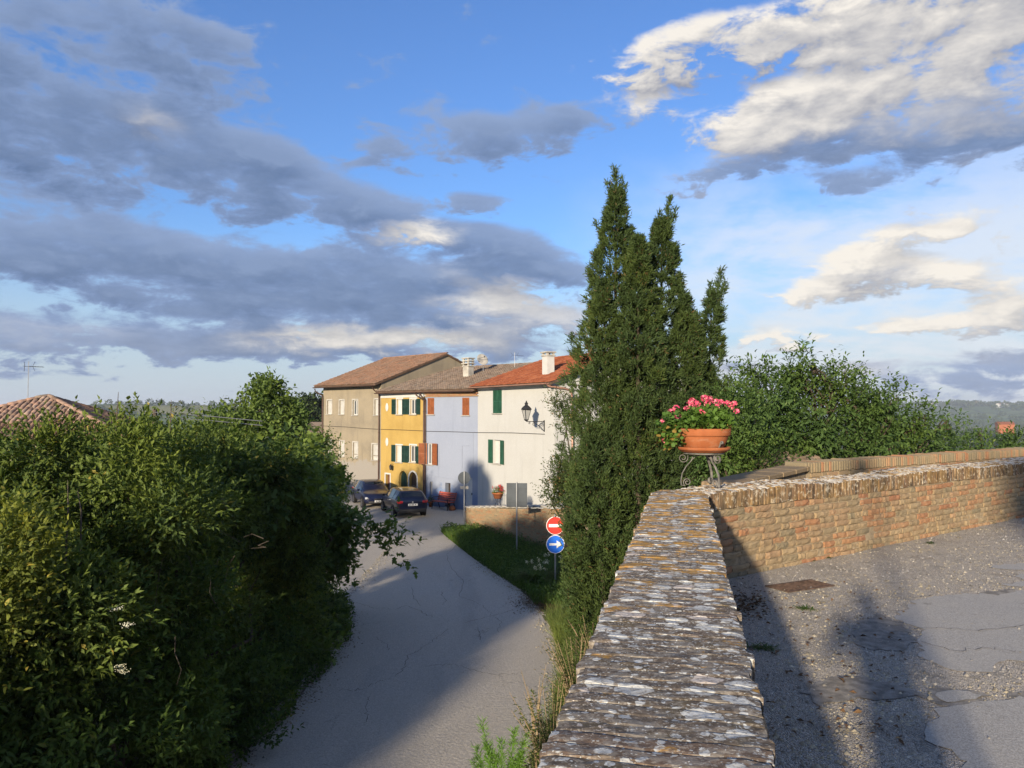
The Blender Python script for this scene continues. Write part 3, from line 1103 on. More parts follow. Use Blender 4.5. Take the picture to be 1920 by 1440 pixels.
# smooth asphalt repairs on the terrace
def blob(pix, jit=.02, z=.0):
    pts = [G(px, py, 0) for px, py in pix]
    out = []
    n = len(pts)
    for i in range(n):
        a, b = pts[i], pts[(i + 1) % n]
        k = max(2, int((b - a).length / .06))
        for j in range(k):
            p = a.lerp(b, j / k)
            out.append((p.x + random.gauss(0, jit), p.y + random.gauss(0, jit)))
    return out


PATCHES = [
    ('patch', [(1675, 1160), (1720, 1122), (1800, 1115), (1900, 1108), (2030, 1100), (2060, 1160), (1960, 1180), (1925, 1205), (1960, 1240), (1880, 1240), (1850, 1262), (1790, 1258), (1730, 1232), (1722, 1200), (1732, 1180)]),
    ('patch', [(1710, 1375), (1760, 1356), (1745, 1330), (1790, 1322), (1880, 1315), (1990, 1300), (2080, 1330), (2100, 1500), (1900, 1560), (1830, 1470), (1790, 1420), (1750, 1395)]),
    ('patch', [(1855, 1064), (1880, 1058), (1960, 1056), (1990, 1066), (1930, 1072), (1880, 1068)]),
    ('patch', [(1900, 1080), (1920, 1076), (1990, 1074), (2010, 1086), (1930, 1090)]),
    ('patch', [(1870, 1096), (1900, 1092), (1970, 1090), (1985, 1099), (1900, 1101)]),
    ('patch_dark', [(1505, 1298), (1560, 1268), (1620, 1270), (1690, 1288), (1740, 1304), (1690, 1311), (1610, 1312), (1540, 1325)]),
    ('patch_dark', [(1725, 1305), (1760, 1288), (1815, 1292), (1858, 1305), (1830, 1322), (1775, 1326)]),
    ('patch_dark', [(1600, 1176), (1650, 1150), (1690, 1170), (1720, 1200), (1700, 1218), (1640, 1224), (1600, 1204)]),
    ('patch_dark', [(1840, 1113), (1880, 1105), (1905, 1106), (1875, 1118)]),
    ('patch_dark', [(1890, 1300), (1930, 1290), (1990, 1296), (1980, 1316), (1910, 1318)]),
]
for i, (mn, pix) in enumerate(PATCHES):
    poly_sheet('repair_patch', blob(pix), .004 + .0006 * (i % 3), MAT[mn], terrace)
poly_sheet('repair_patch', blob([(1748, 1306), (1775, 1296), (1815, 1298), (1838, 1306), (1818, 1317), (1775, 1319)], .008), .0082, MAT['patch'], terrace)

for pl in ([(1700, 1182), (1760, 1178), (1830, 1184), (1900, 1176), (1935, 1172)], [(1600, 1130), (1660, 1118), (1720, 1122), (1760, 1117)], [(1730, 1206), (1790, 1222), (1850, 1216), (1915, 1224)]):
    pts = []
    for a, b in zip(pl[:-1], pl[1:]):
        for k in range(7):
            g0 = G(a[0] + (b[0] - a[0]) * k / 7, a[1] + (b[1] - a[1]) * k / 7, 0)
            pts.append(Vector((g0.x + random.gauss(0, .008), g0.y + random.gauss(0, .016), .0092)))
    mb = MB()
    L_, R_ = [], []
    for i, p in enumerate(pts):
        d = (pts[min(i + 1, len(pts) - 1)] - pts[max(0, i - 1)])
        nrm = Vector((-d.y, d.x, 0)).normalized()
        w = random.uniform(.0015, .0045)
        L_.append(p + nrm * w)
        R_.append(p - nrm * w)
    n = len(pts)
    mb.add(L_ + R_, [(i, n + i, n + i + 1, i + 1) for i in range(n - 1)])
    mb.build('crack', MAT['crack'], terrace)

# loose stones on the terrace, real grains
n = 26000
d = 1.2 + 11 * RNG.random(n) ** 1.3
u = RNG.uniform(.24, .70, n)
X, Y = u * d, d
keep = ((X - C0.x) * A1.x + (Y - C0.y) * A1.y > .03) & ((X - C0.x) * IN2.x + (Y - C0.y) * IN2.y > .03)
# fewer on the smooth repairs
from mathutils.geometry import intersect_point_line
def inside(poly, x, y):
    c = np.zeros(len(x), bool)
    j = len(poly) - 1
    for i in range(len(poly)):
        xi, yi = poly[i]
        xj, yj = poly[j]
        c ^= ((yi > y) != (yj > y)) & (x < (xj - xi) * (y - yi) / (yj - yi + 1e-12) + xi)
        j = i
    return c
for mn, pix in PATCHES:
    ins = inside([tuple(G(a, b, 0)[:2]) for a, b in pix], X, Y)
    keep &= ~(ins & (RNG.random(n) < (.97 if mn == 'patch' else .5)))
X, Y = X[keep], Y[keep]
n = len(X)
sz = RNG.gamma(3.0, .0017, n) + .002
oct_v = np.array([(1, 0, 0), (0, 1, 0), (-1, 0, 0), (0, -1, 0), (0, 0, 1)], float)
oct_f = np.array([(0, 1, 4), (1, 2, 4), (2, 3, 4), (3, 0, 4)])
V = oct_v[None] * (1 + RNG.uniform(-.4, .5, (n, 5, 1))) * sz[:, None, None]
V[:, :, 2] *= .8
ca, sa = np.cos(X * 91), np.sin(X * 91)
vx = V[:, :, 0] * ca[:, None] - V[:, :, 1] * sa[:, None]
vy = V[:, :, 0] * sa[:, None] + V[:, :, 1] * ca[:, None]
V = np.stack([vx + X[:, None], vy + Y[:, None], V[:, :, 2] - .0005], 2)
me = np_mesh('loose_gravel', V.reshape(-1, 3), (oct_f[None] + 5 * np.arange(n)[:, None, None]).reshape(-1, 3), MAT['stone'], np.repeat(RNG.random(n), 5))
tag(link(bpy.data.objects.new('loose_gravel', me)), 'loose pale gravel scattered over the terrace asphalt', 'gravel', kind='stuff')


# ---- brick shapes
def coping_mesh(seed, mat, L=.25, W=.058, H=.15, nx=4, ny=9, worn=1.0):
    """brick on edge, its top worn hollow and rounded; origin in the middle of the top; length along x, pitch along y"""
    r = np.random.default_rng(seed)
    xs = np.linspace(-L / 2, L / 2, ny)
    ys = np.array([-W / 2, -W / 2 + .009, 0, W / 2 - .009, W / 2]) if nx == 4 else np.linspace(-W / 2, W / 2, nx + 1)
    ph = r.uniform(0, 6.3, 6)
    vs = []
    for x in xs:
        for j, y in enumerate(ys):
            e = (.010 if worn > .6 else .0055) * worn if j in (0, len(ys) - 1) else 0
            ex = max(0, (abs(x) - (L / 2 - .035)) / .035)
            z = -e - .010 * worn * ex ** 2 + worn * (.0028 * math.sin(x * 17 + ph[0]) + .002 * math.sin(x * 47 + ph[1] + j) + .002 * r.normal())
            vs.append((x + .002 * r.normal(), y + .0022 * worn * math.sin(x * 33 + ph[2 + (j > 2)]), z))
    m, k = len(xs), len(ys)
    fs = [(i * k + j, (i + 1) * k + j, (i + 1) * k + j + 1, i * k + j + 1) for i in range(m - 1) for j in range(k - 1)]
    rim = [i * k for i in range(m)] + [(m - 1) * k + j for j in range(1, k)] + [i * k + k - 1 for i in range(m - 2, -1, -1)] + [j for j in range(k - 2, 0, -1)]
    b = len(vs)
    for i in rim:
        vs.append((vs[i][0], vs[i][1], -H))
    q = len(rim)
    fs += [(rim[(i + 1) % q], rim[i], b + i, b + (i + 1) % q) for i in range(q)]
    me = bpy.data.meshes.new('brick')
    me.from_pydata(vs, [], fs)
    me.materials.append(mat)
    me.update()
    return me


def face_brick(seed, mat, L=.265, H=.056, D=.09):
    """bed brick, weathered face towards -y"""
    r = np.random.default_rng(seed)
    nx, nz = 7, 4
    vs = []
    ph = r.uniform(0, 6, 4)
    for i in range(nx):
        for k in range(nz):
            fx, fz = i / (nx - 1), k / (nz - 1)
            x, z = (fx - .5) * L, (fz - .5) * H
            ed = (.006 if i in (0, nx - 1) else 0) + (.006 if k in (0, nz - 1) else 0)
            y = -D / 2 + ed + .003 * math.sin(x * 40 + ph[0]) + .0025 * r.normal()
            vs.append((x + .0025 * r.normal(), y, z + .0025 * math.sin(x * 37 + ph[1]) + .0012 * r.normal()))
    fs = [(i * nz + k, (i + 1) * nz + k, (i + 1) * nz + k + 1, i * nz + k + 1) for i in range(nx - 1) for k in range(nz - 1)]
    b = len(vs)
    rim = [i * nz for i in range(nx)] + [(nx - 1) * nz + k for k in range(1, nz)] + [i * nz + nz - 1 for i in range(nx - 2, -1, -1)] + [k for k in range(nz - 2, 0, -1)]
    for i in rim:
        vs.append((vs[i][0], D / 2, vs[i][2]))
    q = len(rim)
    fs += [(rim[(i + 1) % q], rim[i], b + i, b + (i + 1) % q) for i in range(q)]
    me = bpy.data.meshes.new('brick')
    me.from_pydata(vs, [], fs)
    me.materials.append(mat)
    me.update()
    return me


def put(name, me, parent, M):
    o = link(bpy.data.objects.new(name, me), parent)
    o.matrix_basis = M
    return o


def frame(x, y, z, o):
    return Matrix(((x.x, y.x, z.x, o.x), (x.y, y.y, z.y, o.y), (x.z, y.z, z.z, o.z), (0, 0, 0, 1)))


UP = Vector((0, 0, 1))
COPE1 = [coping_mesh(100 + i, MAT['lichen'], .508, .0655, ny=19, worn=.5) for i in range(10)]
COPE2 = [coping_mesh(200 + i, MAT['soldier'], .235, .060, .165, worn=.9) for i in range(8)]
FACE = [face_brick(300 + i, MAT['brick']) for i in range(9)]

# ---- wall 1: the long lichen covered parapet beside the camera
wall1 = thing('brick_parapet', 'long low brick parapet with grey and orange lichen leading away from the viewer', 'wall', w1(3, -.25))
W0 = Vector(wall1.location)
mb = MB()
a, b = w1(SMAX, 0), w1(0, 0)
poly = [w1(SMAX, -.02) - W0, w1(0.0, -.02) - W0, w1(0.0, -W1W + .02) - W0, w1(SMAX, -W1W + .02) - W0]
mb.prism([(p.x, p.y) for p in poly], ZLOW - .3 - W0.z, WT + .0008)
mb.build('core', MAT['lichen'], wall1)
s, i = .035, 0
while s < 8.6:
    pitch = .0665 + random.uniform(-.003, .003)
    off = random.gauss(0, .006)
    zrow = WT + random.gauss(.0045, .0008)
    c = w1(s, -.254 + off) - W0
    tilt = Matrix.Rotation(random.gauss(0, .005), 4, 'Z') @ Matrix.Rotation(random.gauss(0, .002), 4, 'Y') @ Matrix.Rotation(random.gauss(0, .006), 4, 'X')
    M = frame(A1, E1, UP, Vector((c.x, c.y, zrow))) @ tilt
    if random.random() < .5:
        M = M @ rot_z(math.pi)
    put('coping_brick', COPE1[random.randrange(10)], wall1, M)
    s += pitch
    i += 1
# rows behind the viewer and the courses of both sides: too far from view to pick apart
mb = MB()
while s < SMAX - .05:
    mb.var = random.random()
    c = w1(s, -.255) - W0
    mb.bev((c.x, c.y, WT - .06), (.058, .5, .13), .008, None) if False else mb.bev((0, 0, 0), (.5, .058, .13), .008, frame(A1, E1, UP, Vector((c.x, c.y, WT - .06))))
    s += .066
for side in (0, 1):
    zt = WT - .15
    row = 0
    while zt > (0 if side == 0 else ZLOW + .3):
        s2 = random.uniform(0, .15)
        while s2 < (8.5 if side == 0 else 9.5):
            L_ = random.choice((.262, .262, .127))
            mb.var = random.random()
            a = 0.004 if side == 0 else -W1W - .004
            c = w1(s2 + L_ / 2, a + random.gauss(0, .003)) - W0
            mb.bev((0, 0, 0), (L_, .06, .055), .008, frame(E1, -A1, UP, Vector((c.x, c.y, zt - .03))))
            s2 += L_ + .011
        zt -= .067
        row += 1
o = mb.build('bricks', MAT['brick_var'], wall1)
o['kind'] = 'stuff'

# ---- wall 2: from the corner away to the right
wall2 = thing('brick_parapet', 'sunlit low brick wall with upright coping bricks bounding the terrace on the right', 'wall', w2(4, -.23))
W0 = Vector(wall2.location)
LEN2 = 20.0
mb = MB()
poly = [w2(-.05, -.008) - W0, w2(LEN2, -.008) - W0, w2(LEN2, -W2W + .014) - W0, w2(-.05, -W2W + .014) - W0]
mb.prism([(p.x, p.y) for p in poly], ZLOW - .3, WT - .03)
mb.build('core', MAT['mortar'], wall2)
# coping, the fan at the corner first
fan0, fan1 = math.atan2(-A1.y, -A1.x), math.atan2(-IN2.y, -IN2.x)
if fan1 > fan0:
    fan1 -= 2 * math.pi
for k in range(6):
    a0 = fan0 + (fan1 - fan0) * k / 6
    a1 = fan0 + (fan1 - fan0) * (k + .93) / 6
    mb = MB()
    pts = []
    for rr, aa in ((.03, a0), (.03, a1), (.245, a1), (.49, a1), (.49, a0), (.245, a0)):
        p = C0 - W0 + Vector((math.cos(aa), math.sin(aa), 0)) * (rr + random.gauss(0, .004))
        pts.append((p.x, p.y))
    mb.prism(pts[::-1] if False else pts[::-1], WT - .15, WT + random.gauss(.002, .003))
    mb.build('coping_brick', MAT['lichen2'], wall2)
s = .04
stuffc = MB()
while s < LEN2:
    wob = .012 * math.sin(s * 1.7) + .006 * math.sin(s * 5.1)
    if s < 9.3:
        for h in (0, 1):
            c = w2(s, -.115 - h * .235 + random.gauss(0.012 if h == 0 else 0, .005)) - W0
            tilt = Matrix.Rotation(random.gauss(0, .015), 4, 'Z') @ Matrix.Rotation(random.gauss(0, .012), 4, 'Y') @ Matrix.Rotation(random.gauss(0, .03), 4, 'X')
            put('coping_brick', COPE2[random.randrange(8)], wall2, frame(IN2, E2, UP, Vector((c.x, c.y, WT + wob + random.gauss(0, .003)))) @ tilt)
    else:
        stuffc.var = random.random()
        c = w2(s, -.23) - W0
        stuffc.bev((0, 0, 0), (.47, .056, .16), .01, frame(IN2, E2, UP, Vector((c.x, c.y, WT - .08 + wob))))
    s += .064 + random.uniform(-.002, .004)
z = WT - .165 - .036
row = 0
count = 0
while z > -.03:
    s = random.uniform(-.1, .1)
    while s < LEN2:
        L_ = random.choice((.265, .265, .265, .20, .13))
        sag = .006 * math.sin(s * 1.3 + row)
        c = w2(s + L_ / 2, 0) - W0
        out_ = random.gauss(.006, .005) - (.02 if (z < .25 and random.random() < .12) else 0)
        M = frame(E2, -IN2, UP, Vector((c.x, c.y, z + sag)) + IN2 * (out_ - .045 + .006))
        M = M @ Matrix.Rotation(random.gauss(0, .012), 4, 'Y') @ Matrix.Rotation(random.gauss(0, .02), 4, 'Z')
        if s < 6.9 and s + L_ > .15:
            M = M @ Matrix.Diagonal((L_ / .265, 1, random.uniform(.92, 1.08), 1))
            put('brick', FACE[random.randrange(9)], wall2, M)
            count += 1
        else:
            stuffc.var = random.random()
            stuffc.bev((0, 0, 0), (L_, .09, .056), .008, M)
        s += L_ + .011 + random.uniform(-.002, .003)
    z -= .0675
    row += 1
z = WT - .2
while z > -.5:                                 # outer side
    s = random.uniform(-.3, -.1)
    while s < LEN2:
        L_ = random.choice((.265, .265, .13))
        stuffc.var = random.random()
        c = w2(s + L_ / 2, -W2W) - W0
        stuffc.bev((0, 0, 0), (L_, .06, .056), .008, frame(E2, -IN2, UP, Vector((c.x, c.y, z))))
        s += L_ + .012
    z -= .068
o = stuffc.build('bricks', MAT['brick_var'], wall2)
o['kind'] = 'stuff'

# ---- wall 3: the parapet across the lane
k0, k1, k2 = G(1372, 897, WT), G(1512, 868, WT), G(1960, 839, WT)
k1 = Vector((k1.x, k1.y, 0)); k0 = Vector((k0.x, k0.y, 0)); k2 = Vector((k2.x, k2.y, 0))
wall3 = thing('brick_parapet', 'weathered brick parapet across the lane behind the sunlit wall, below the cherry tree', 'wall', k1)
core, bricks = MB(), MB()
for (a, b, zt, cop) in ((k0, k1, WT - .05, 'flat'), (k1, k2 + (k2 - k1) * .3, WT, 'soldier')):
    a, b = a - k1, b - k1
    d = (b - a).normalized()
    nn = Vector((d.y, -d.x, 0))
    ln = (b - a).length
    M = frame(d, -nn, UP, a)
    core.bbox((0, .01, ZLOW - .3), (ln, .34, zt - .06), M)
    if cop == 'flat':
        s = 0
        while s < ln - .05:
            L_ = min(.6, ln - s)
            bricks.var = random.uniform(.4, .9)
            bricks.bev((s + L_ / 2, .16, zt - .035), (L_ - .012, .42, .07), .012, M)
            s += L_
    else:
        s = 0
        while s < ln:
            bricks.var = random.choice((.04, .2, .45, .5, .84, .86, .88))
            bricks.bev((s, .17, zt - .075 + random.gauss(0, .006)), (.056, .37, .15), .01, M @ Matrix.Rotation(0, 4, 'Z'))
            s += .065
    z = zt - .19
    while z > -.6:
        s = random.uniform(0, .1)
        while s < ln - .2:
            L_ = random.choice((.265, .265, .13))
            bricks.var = random.random()
            bricks.bev((s + L_ / 2, .03, z), (L_, .08, .056), .008, M)
            s += L_ + .012
        z -= .068
core.build('core', MAT['mortar'], wall3)
o = bricks.build('bricks', MAT['brick_var'], wall3)
o['kind'] = 'stuff'

# ---- planted bank below the near wall, down to the road
mb = MB()
rows = []
def interp(pts, y):
    for a, b in zip(pts[:-1], pts[1:]):
        if a[1] <= y <= b[1]:
            f = (y - a[1]) / (b[1] - a[1] + 1e-9)
            return a[0] + (b[0] - a[0]) * f
    return pts[-1][0]
RE_S = [p for p in RE if p[1] < 30]
for y in np.arange(-16, 27, .75):
    xr = interp(RE_S, y) - .05
    xw = (.046 + .226 * (y - 1.674) + .1) if y < 7.5 else 1.4 + (y - 7.5) * .42
    hi = -2.5 if y < 7.5 else max(-4.05, -2.5 - (y - 7.5) * .13)
    w = max(.5, xw - xr)
    row = []
    for f in (0, .12, .3, .55, .8, 1.0):
        row.append((xr + w * f, y, ZLOW - .03 + (hi - ZLOW) * (f ** .75) + .05 * math.sin(y * 2.1 + f * 5)))
    row.append((xr + w + 3.5, y, hi - .1))
    rows.append(row)
k = len(rows[0])
mb.add([p for r_ in rows for p in r_], [(i * k + j, i * k + j + 1, (i + 1) * k + j + 1, (i + 1) * k + j) for i in range(len(rows) - 1) for j in range(k - 1)])
bank = struct('bank', mb, MAT['soil'])
# earth under the left hedge
mb = MB()
rows = []
for y in np.arange(-20, 40, 1.5):
    xl = interp(LE[:11], y)
    rows.append([(xl - .12, y, ZLOW - .02), (xl - .5, y, ZLOW + .12), (xl - 1.2, y, ZLOW + .3 + .06 * math.sin(y)), (xl - 3, y, ZLOW + .35), (xl - 16, y, ZLOW + .2)])
k = 5
mb.add([p for r_ in rows for p in r_], [(i * k + j, i * k + k + j, i * k + k + j + 1, i * k + j + 1) for i in range(len(rows) - 1) for j in range(k - 1)])
struct('verge', mb, MAT['soil'])

# ---- low brick garden wall beside the road signs
la, lb = G(872, 993), Vector((2.6, 29.6, 0))
la = Vector((la.x, la.y, 0))
gw = thing('brick_garden_wall', 'low brick garden wall behind the road signs, stone cap rising to the right', 'wall', (la.x, la.y, ZLOW))
d = (lb - la).normalized()
nn = Vector((d.y, -d.x, 0))
ln = (lb - la).length
M = frame(d, -nn, UP, Vector((0, 0, 0)))
def gtop(s):
    return 1.10 + .9 * min(1, s / ln * 1.15)
core, bricks, cap = MB(), MB(), MB()
core.add([M @ Vector(p) for p in ((0, .02, -.3), (ln, .02, -.3), (ln, .02, gtop(ln) - .05), (0, .02, gtop(0) - .05), (0, .4, -.3), (ln, .4, -.3), (ln, .4, gtop(ln) - .05), (0, .4, gtop(0) - .05))],
         [(0, 1, 2, 3), (5, 4, 7, 6), (4, 0, 3, 7), (1, 5, 6, 2), (3, 2, 6, 7)])
z = 0.0
while z < 2.0:
    s = random.uniform(0, .1)
    while s < ln - .1:
        L_ = random.choice((.265, .265, .13))
        if z + .03 < gtop(s) - .08:
            bricks.var = random.random()
            bricks.bev((s + L_ / 2, .03 + random.gauss(0, .004), z), (L_, .07, .055), .008, M)
        s += L_ + .012
    z += .067
s = 0
while s < ln:
    t = math.atan2(gtop(s + .5) - gtop(s), .5)
    cap.bev((s + .25, .2, gtop(s + .25) - .02), (.49, .48, .06), .012, M)
    s += .5
core.build('core', MAT['mortar'], gw)
o = bricks.build('bricks', MAT['brick_var'], gw)
o['kind'] = 'stuff'
cap.build('cap_stones', MAT['concrete'], gw)

# ================================================================== HOUSES
def z1(x, y):
    return 560 + x / 4.113, 640 + y / 4.113


def z2(x, y):
    return 780 + x / 3.43, 640 + y / 3.43


class House:
    def __init__(self, name, label, a, b, depth, wall_h):
        """a, b: ground points left and right end of the street front"""
        self.a, self.b = Vector((a[0], a[1], ZLOW)), Vector((b[0], b[1], ZLOW))
        self.t = (self.b - self.a).normalized()
        self.w = (self.b - self.a).length
        self.n = Vector((self.t.y, -self.t.x, 0))           # outwards
        self.depth, self.h = depth, wall_h
        self.o = thing(name, label, 'house', self.a, math.atan2(self.t.y, self.t.x))
        self.open = []

    def uz(self, px, py):
        p = on_plane(px, py, self.a, self.n)
        return (p - self.a).dot(self.t), p.z - ZLOW

    def rect(self, x0, y0, x1, y1):
        """picture rectangle -> local u0,u1,z0,z1 on the front"""
        xm, ym = (x0 + x1) / 2, (y0 + y1) / 2
        u0, u1 = self.uz(x0, ym)[0], self.uz(x1, ym)[0]
        za, zb = self.uz(xm, y1)[1], self.uz(xm, y0)[1]
        return u0, u1, za, zb

    def walls(self, mat, back_mat=None, side_top=None):
        """front with real openings, sides and back; side_top = gable rise"""
        mb = MB()
        ops = self.open
        us = sorted({0.0, self.w, *[q for o in ops for q in (o[0], o[1])]})
        zs = sorted({-.4, self.h, *[q for o in ops for q in (o[2], o[3])]})
        for i in range(len(us) - 1):
            for j in range(len(zs) - 1):
                um, zm = (us[i] + us[i + 1]) / 2, (zs[j] + zs[j + 1]) / 2
                if any(o[0] < um < o[1] and o[2] < zm < o[3] for o in ops):
                    continue
                mb.quad((us[i], 0, zs[j]), (us[i + 1], 0, zs[j]), (us[i + 1], 0, zs[j + 1]), (us[i], 0, zs[j + 1]))
        for (u0, u1, q0, q1, dp) in ops:
            mb.quad((u0, 0, q0), (u0, 0, q1), (u0, dp, q1), (u0, dp, q0))
            mb.quad((u1, 0, q0), (u1, dp, q0), (u1, dp, q1), (u1, 0, q1))
            mb.quad((u0, 0, q1), (u1, 0, q1), (u1, dp, q1), (u0, dp, q1))
            mb.quad((u0, 0, q0), (u0, dp, q0), (u1, dp, q0), (u1, 0, q0))
        D, w, h = self.depth, self.w, self.h
        rise = side_top or 0
        for u, fl in ((0, 0), (w, 1)):
            f = [(u, 0, -.4), (u, 0, h), (u, D / 2, h + rise), (u, D, h), (u, D, -.4)]
            mb.quad(*(f if not fl else f[::-1]))
        mb.quad((w, D, -.4), (0, D, -.4), (0, D, h), (w, D, h))
        return mb.build('wall', mat, self.o)

    def window(self, rc, kind='glass', frame_mat='white', dp=.16, sill=True, name='window', surround=None):
        u0, u1, q0, q1 = rc
        self.open.append((u0, u1, q0, q1, dp))
        fr = MB()
        t = min(.06, (u1 - u0) * .12)
        y0, y1 = dp - .05, dp + .02
        fr.bbox((u0, y0, q0), (u0 + t, y1, q1))
        fr.bbox((u1 - t, y0, q0), (u1, y1, q1))
        fr.bbox((u0 + t, y0, q1 - t), (u1 - t, y1, q1))
        fr.bbox((u0 + t, y0, q0), (u1 - t, y1, q0 + t))
        if kind == 'glass':
            um = (u0 + u1) / 2
            fr.bbox((um - .03, y0 + .003, q0 + t), (um + .03, y1 - .003, q1 - t))
        f = fr.build(name, MAT[frame_mat], self.o)
        m = MB()
        if kind == 'blind':
            k = max(4, int((q1 - q0) / .055))
            for i in range(k):
                za = q0 + t + (q1 - q0 - 2 * t) * i / k
                zb = q0 + t + (q1 - q0 - 2 * t) * (i + 1) / k
                m.quad((u0 + t, dp - .012, za), (u1 - t, dp - .012, za), (u1 - t, dp - .022, zb - .006), (u0 + t, dp - .022, zb - .006))
                m.quad((u0 + t, dp - .022, zb - .006), (u1 - t, dp - .022, zb - .006), (u1 - t, dp - .004, zb), (u0 + t, dp - .004, zb))
            m.build('roller_blind', MAT['blind'], f)
        else:
            m.quad((u0, dp, q0), (u1, dp, q0), (u1, dp, q1), (u0, dp, q1))
            m.build('pane', MAT['glass'], f)
            if kind == 'curtain':
                c = MB()
                n = 8
                for i in range(n):
                    a, b = u0 + t + (u1 - u0 - 2 * t) * i / n, u0 + t + (u1 - u0 - 2 * t) * (i + 1) / n
                    c.quad((a, dp - .006 - .012 * (i % 2), q0 + t), (b, dp - .006 - .012 * ((i + 1) % 2), q0 + t), (b, dp - .006 - .012 * ((i + 1) % 2), q1 - t), (a, dp - .006 - .012 * (i % 2), q1 - t))
                c.build('curtain', MAT['white'], f)
        if sill:
            s = MB()
            s.bev(((u0 + u1) / 2, -.02, q0 - .03), (u1 - u0 + .16, .14, .05), .008)
            s.build('sill', MAT['concrete'], f)
        if surround:
            s = MB()
            e = .09
            s.bbox((u0 - e, -.018, q0), (u0 - .002, .012, q1))
            s.bbox((u1 + .002, -.018, q0), (u1 + e, .012, q1))
            s.bbox((u0 - e, -.018, q1 + .002), (u1 + e, .012, q1 + e))
            s.build('surround', MAT[surround], f)
        return f

    def shutter(self, u0, u1, q0, q1, mat, ang=0.0, out=.03):
        """leaf with frame and slats, lying on the wall or swung out about u0"""
        M = Matrix.Translation((u0, -out, 0)) @ rot_z(ang)
        w = abs(u1 - u0)
        if u1 < u0:
            M = Matrix.Translation((u0, -out, 0)) @ rot_z(ang) @ Matrix.Scale(-1, 4, (1, 0, 0))
        m = MB()
        e = .05
        m.bbox((0, -.02, q0), (e, .02, q1), M)
        m.bbox((w - e, -.02, q0), (w, .02, q1), M)
        for za in (q0, (q0 + q1) / 2 - .03, q1 - .06):
            m.bbox((e, -.018, za), (w - e, .018, za + .06), M)
        z = q0 + .07
        while z < q1 - .07:
            m.quad(*[M @ Vector(p) for p in ((e, -.014, z), (w - e, -.014, z), (w - e, .010, z + .04), (e, .010, z + .04))])
            z += .043
        m.bbox((e, .010, q0 + .02), (w - e, .016, q1 - .02), M)
        return m.build('shutter', MAT[mat], self.o)

    def door(self, rc, mat, dp=.18, surround=None, planks=4):
        u0, u1, q0, q1 = rc
        self.open.append((u0, u1, q0, q1, dp))
        m = MB()
        for i in range(planks):
            a, b = u0 + (u1 - u0) * i / planks, u0 + (u1 - u0) * (i + 1) / planks
            m.bev(((a + b) / 2, dp - .01, (q0 + q1) / 2), (b - a - .006, .04, q1 - q0 - .01), .006)
        m.quad((u0, dp + .005, q0), (u1, dp + .005, q0), (u1, dp + .005, q1), (u0, dp + .005, q1))
        d = m.build('door', MAT[mat], self.o)
        h = MB()
        h.bev((u1 - (u1 - u0) * .15, dp - .06, (q0 + max(q0 + 1.9, q1)) / 2), (.03, .06, .12), .006)
        h.build('handle', MAT['iron'], d)
        if surround:
            s = MB()
            e = .1
            s.bbox((u0 - e, -.02, q0), (u0 - .002, .012, q1))
            s.bbox((u1 + .002, -.02, q0), (u1 + e, .012, q1))
            s.bbox((u0 - e, -.02, q1 + .002), (u1 + e, .012, q1 + e))
            s.build('surround', MAT[surround], d)
        return d

    def arch_door(self, rc, mat, surround=None, dp=.2):
        u0, u1, q0, q1 = rc
        self.open.append((u0, u1, q0, q1, dp))
        um, r = (u0 + u1) / 2, (u1 - u0) / 2
        zc = q1 - r
        m = MB()
        pts = [(u0, q0), (u1, q0)] + [(um + r * math.cos(a), zc + r * math.sin(a)) for a in np.linspace(0, math.pi, 13)]
        m.quad(*[(x, dp - .02, z) for x, z in pts])
        for i in range(1, 5):
            x = u0 + (u1 - u0) * i / 5
            m.bbox((x - .008, dp - .032, q0), (x + .008, dp - .021, zc + math.sqrt(max(0, r * r - (x - um) ** 2)) - .02))
        d = m.build('door', MAT[mat], self.o)
        # spandrels close the corners of the opening
        s = MB()
        for sg in (-1, 1):
            arc = [(um + sg * r * math.cos(a), zc + r * math.sin(a)) for a in np.linspace(0, math.pi / 2, 8)]
            for (xa, za), (xb, zb) in zip(arc[:-1], arc[1:]):
                p = [(xa, .002, za), (xb, .002, zb), (xb, .002, q1), (xa, .002, q1)]
                s.quad(*(p if sg < 0 else p[::-1]))
                p = [(xa, .002, za), (xb, .002, zb), (xb, dp, zb), (xa, dp, za)]
                s.quad(*p)
        s.build('arch', self.wm, self.o)
        if surround:
            e = .10
            m = MB()
            arc = [(u1, q0)] + [(um + r * math.cos(a), zc + r * math.sin(a)) for a in np.linspace(0, math.pi, 15)] + [(u0, q0)]
            arc2 = [(u1 + e, q0)] + [(um + (r + e) * math.cos(a), zc + (r + e) * math.sin(a)) for a in np.linspace(0, math.pi, 15)] + [(u0 - e, q0)]
            for k in range(len(arc) - 1):
                m.quad((arc[k][0], -.02, arc[k][1]), (arc2[k][0], -.02, arc2[k][1]), (arc2[k + 1][0], -.02, arc2[k + 1][1]), (arc[k + 1][0], -.02, arc[k + 1][1]))
                m.quad((arc2[k][0], -.02, arc2[k][1]), (arc2[k][0], .01, arc2[k][1]), (arc2[k + 1][0], .01, arc2[k + 1][1]), (arc2[k + 1][0], -.02, arc2[k + 1][1]))
                m.quad((arc[k][0], -.02, arc[k][1]), (arc[k + 1][0], -.02, arc[k + 1][1]), (arc[k + 1][0], .06, arc[k + 1][1]), (arc[k][0], .06, arc[k][1]))
            m.build('surround', MAT[surround], d)
        return d


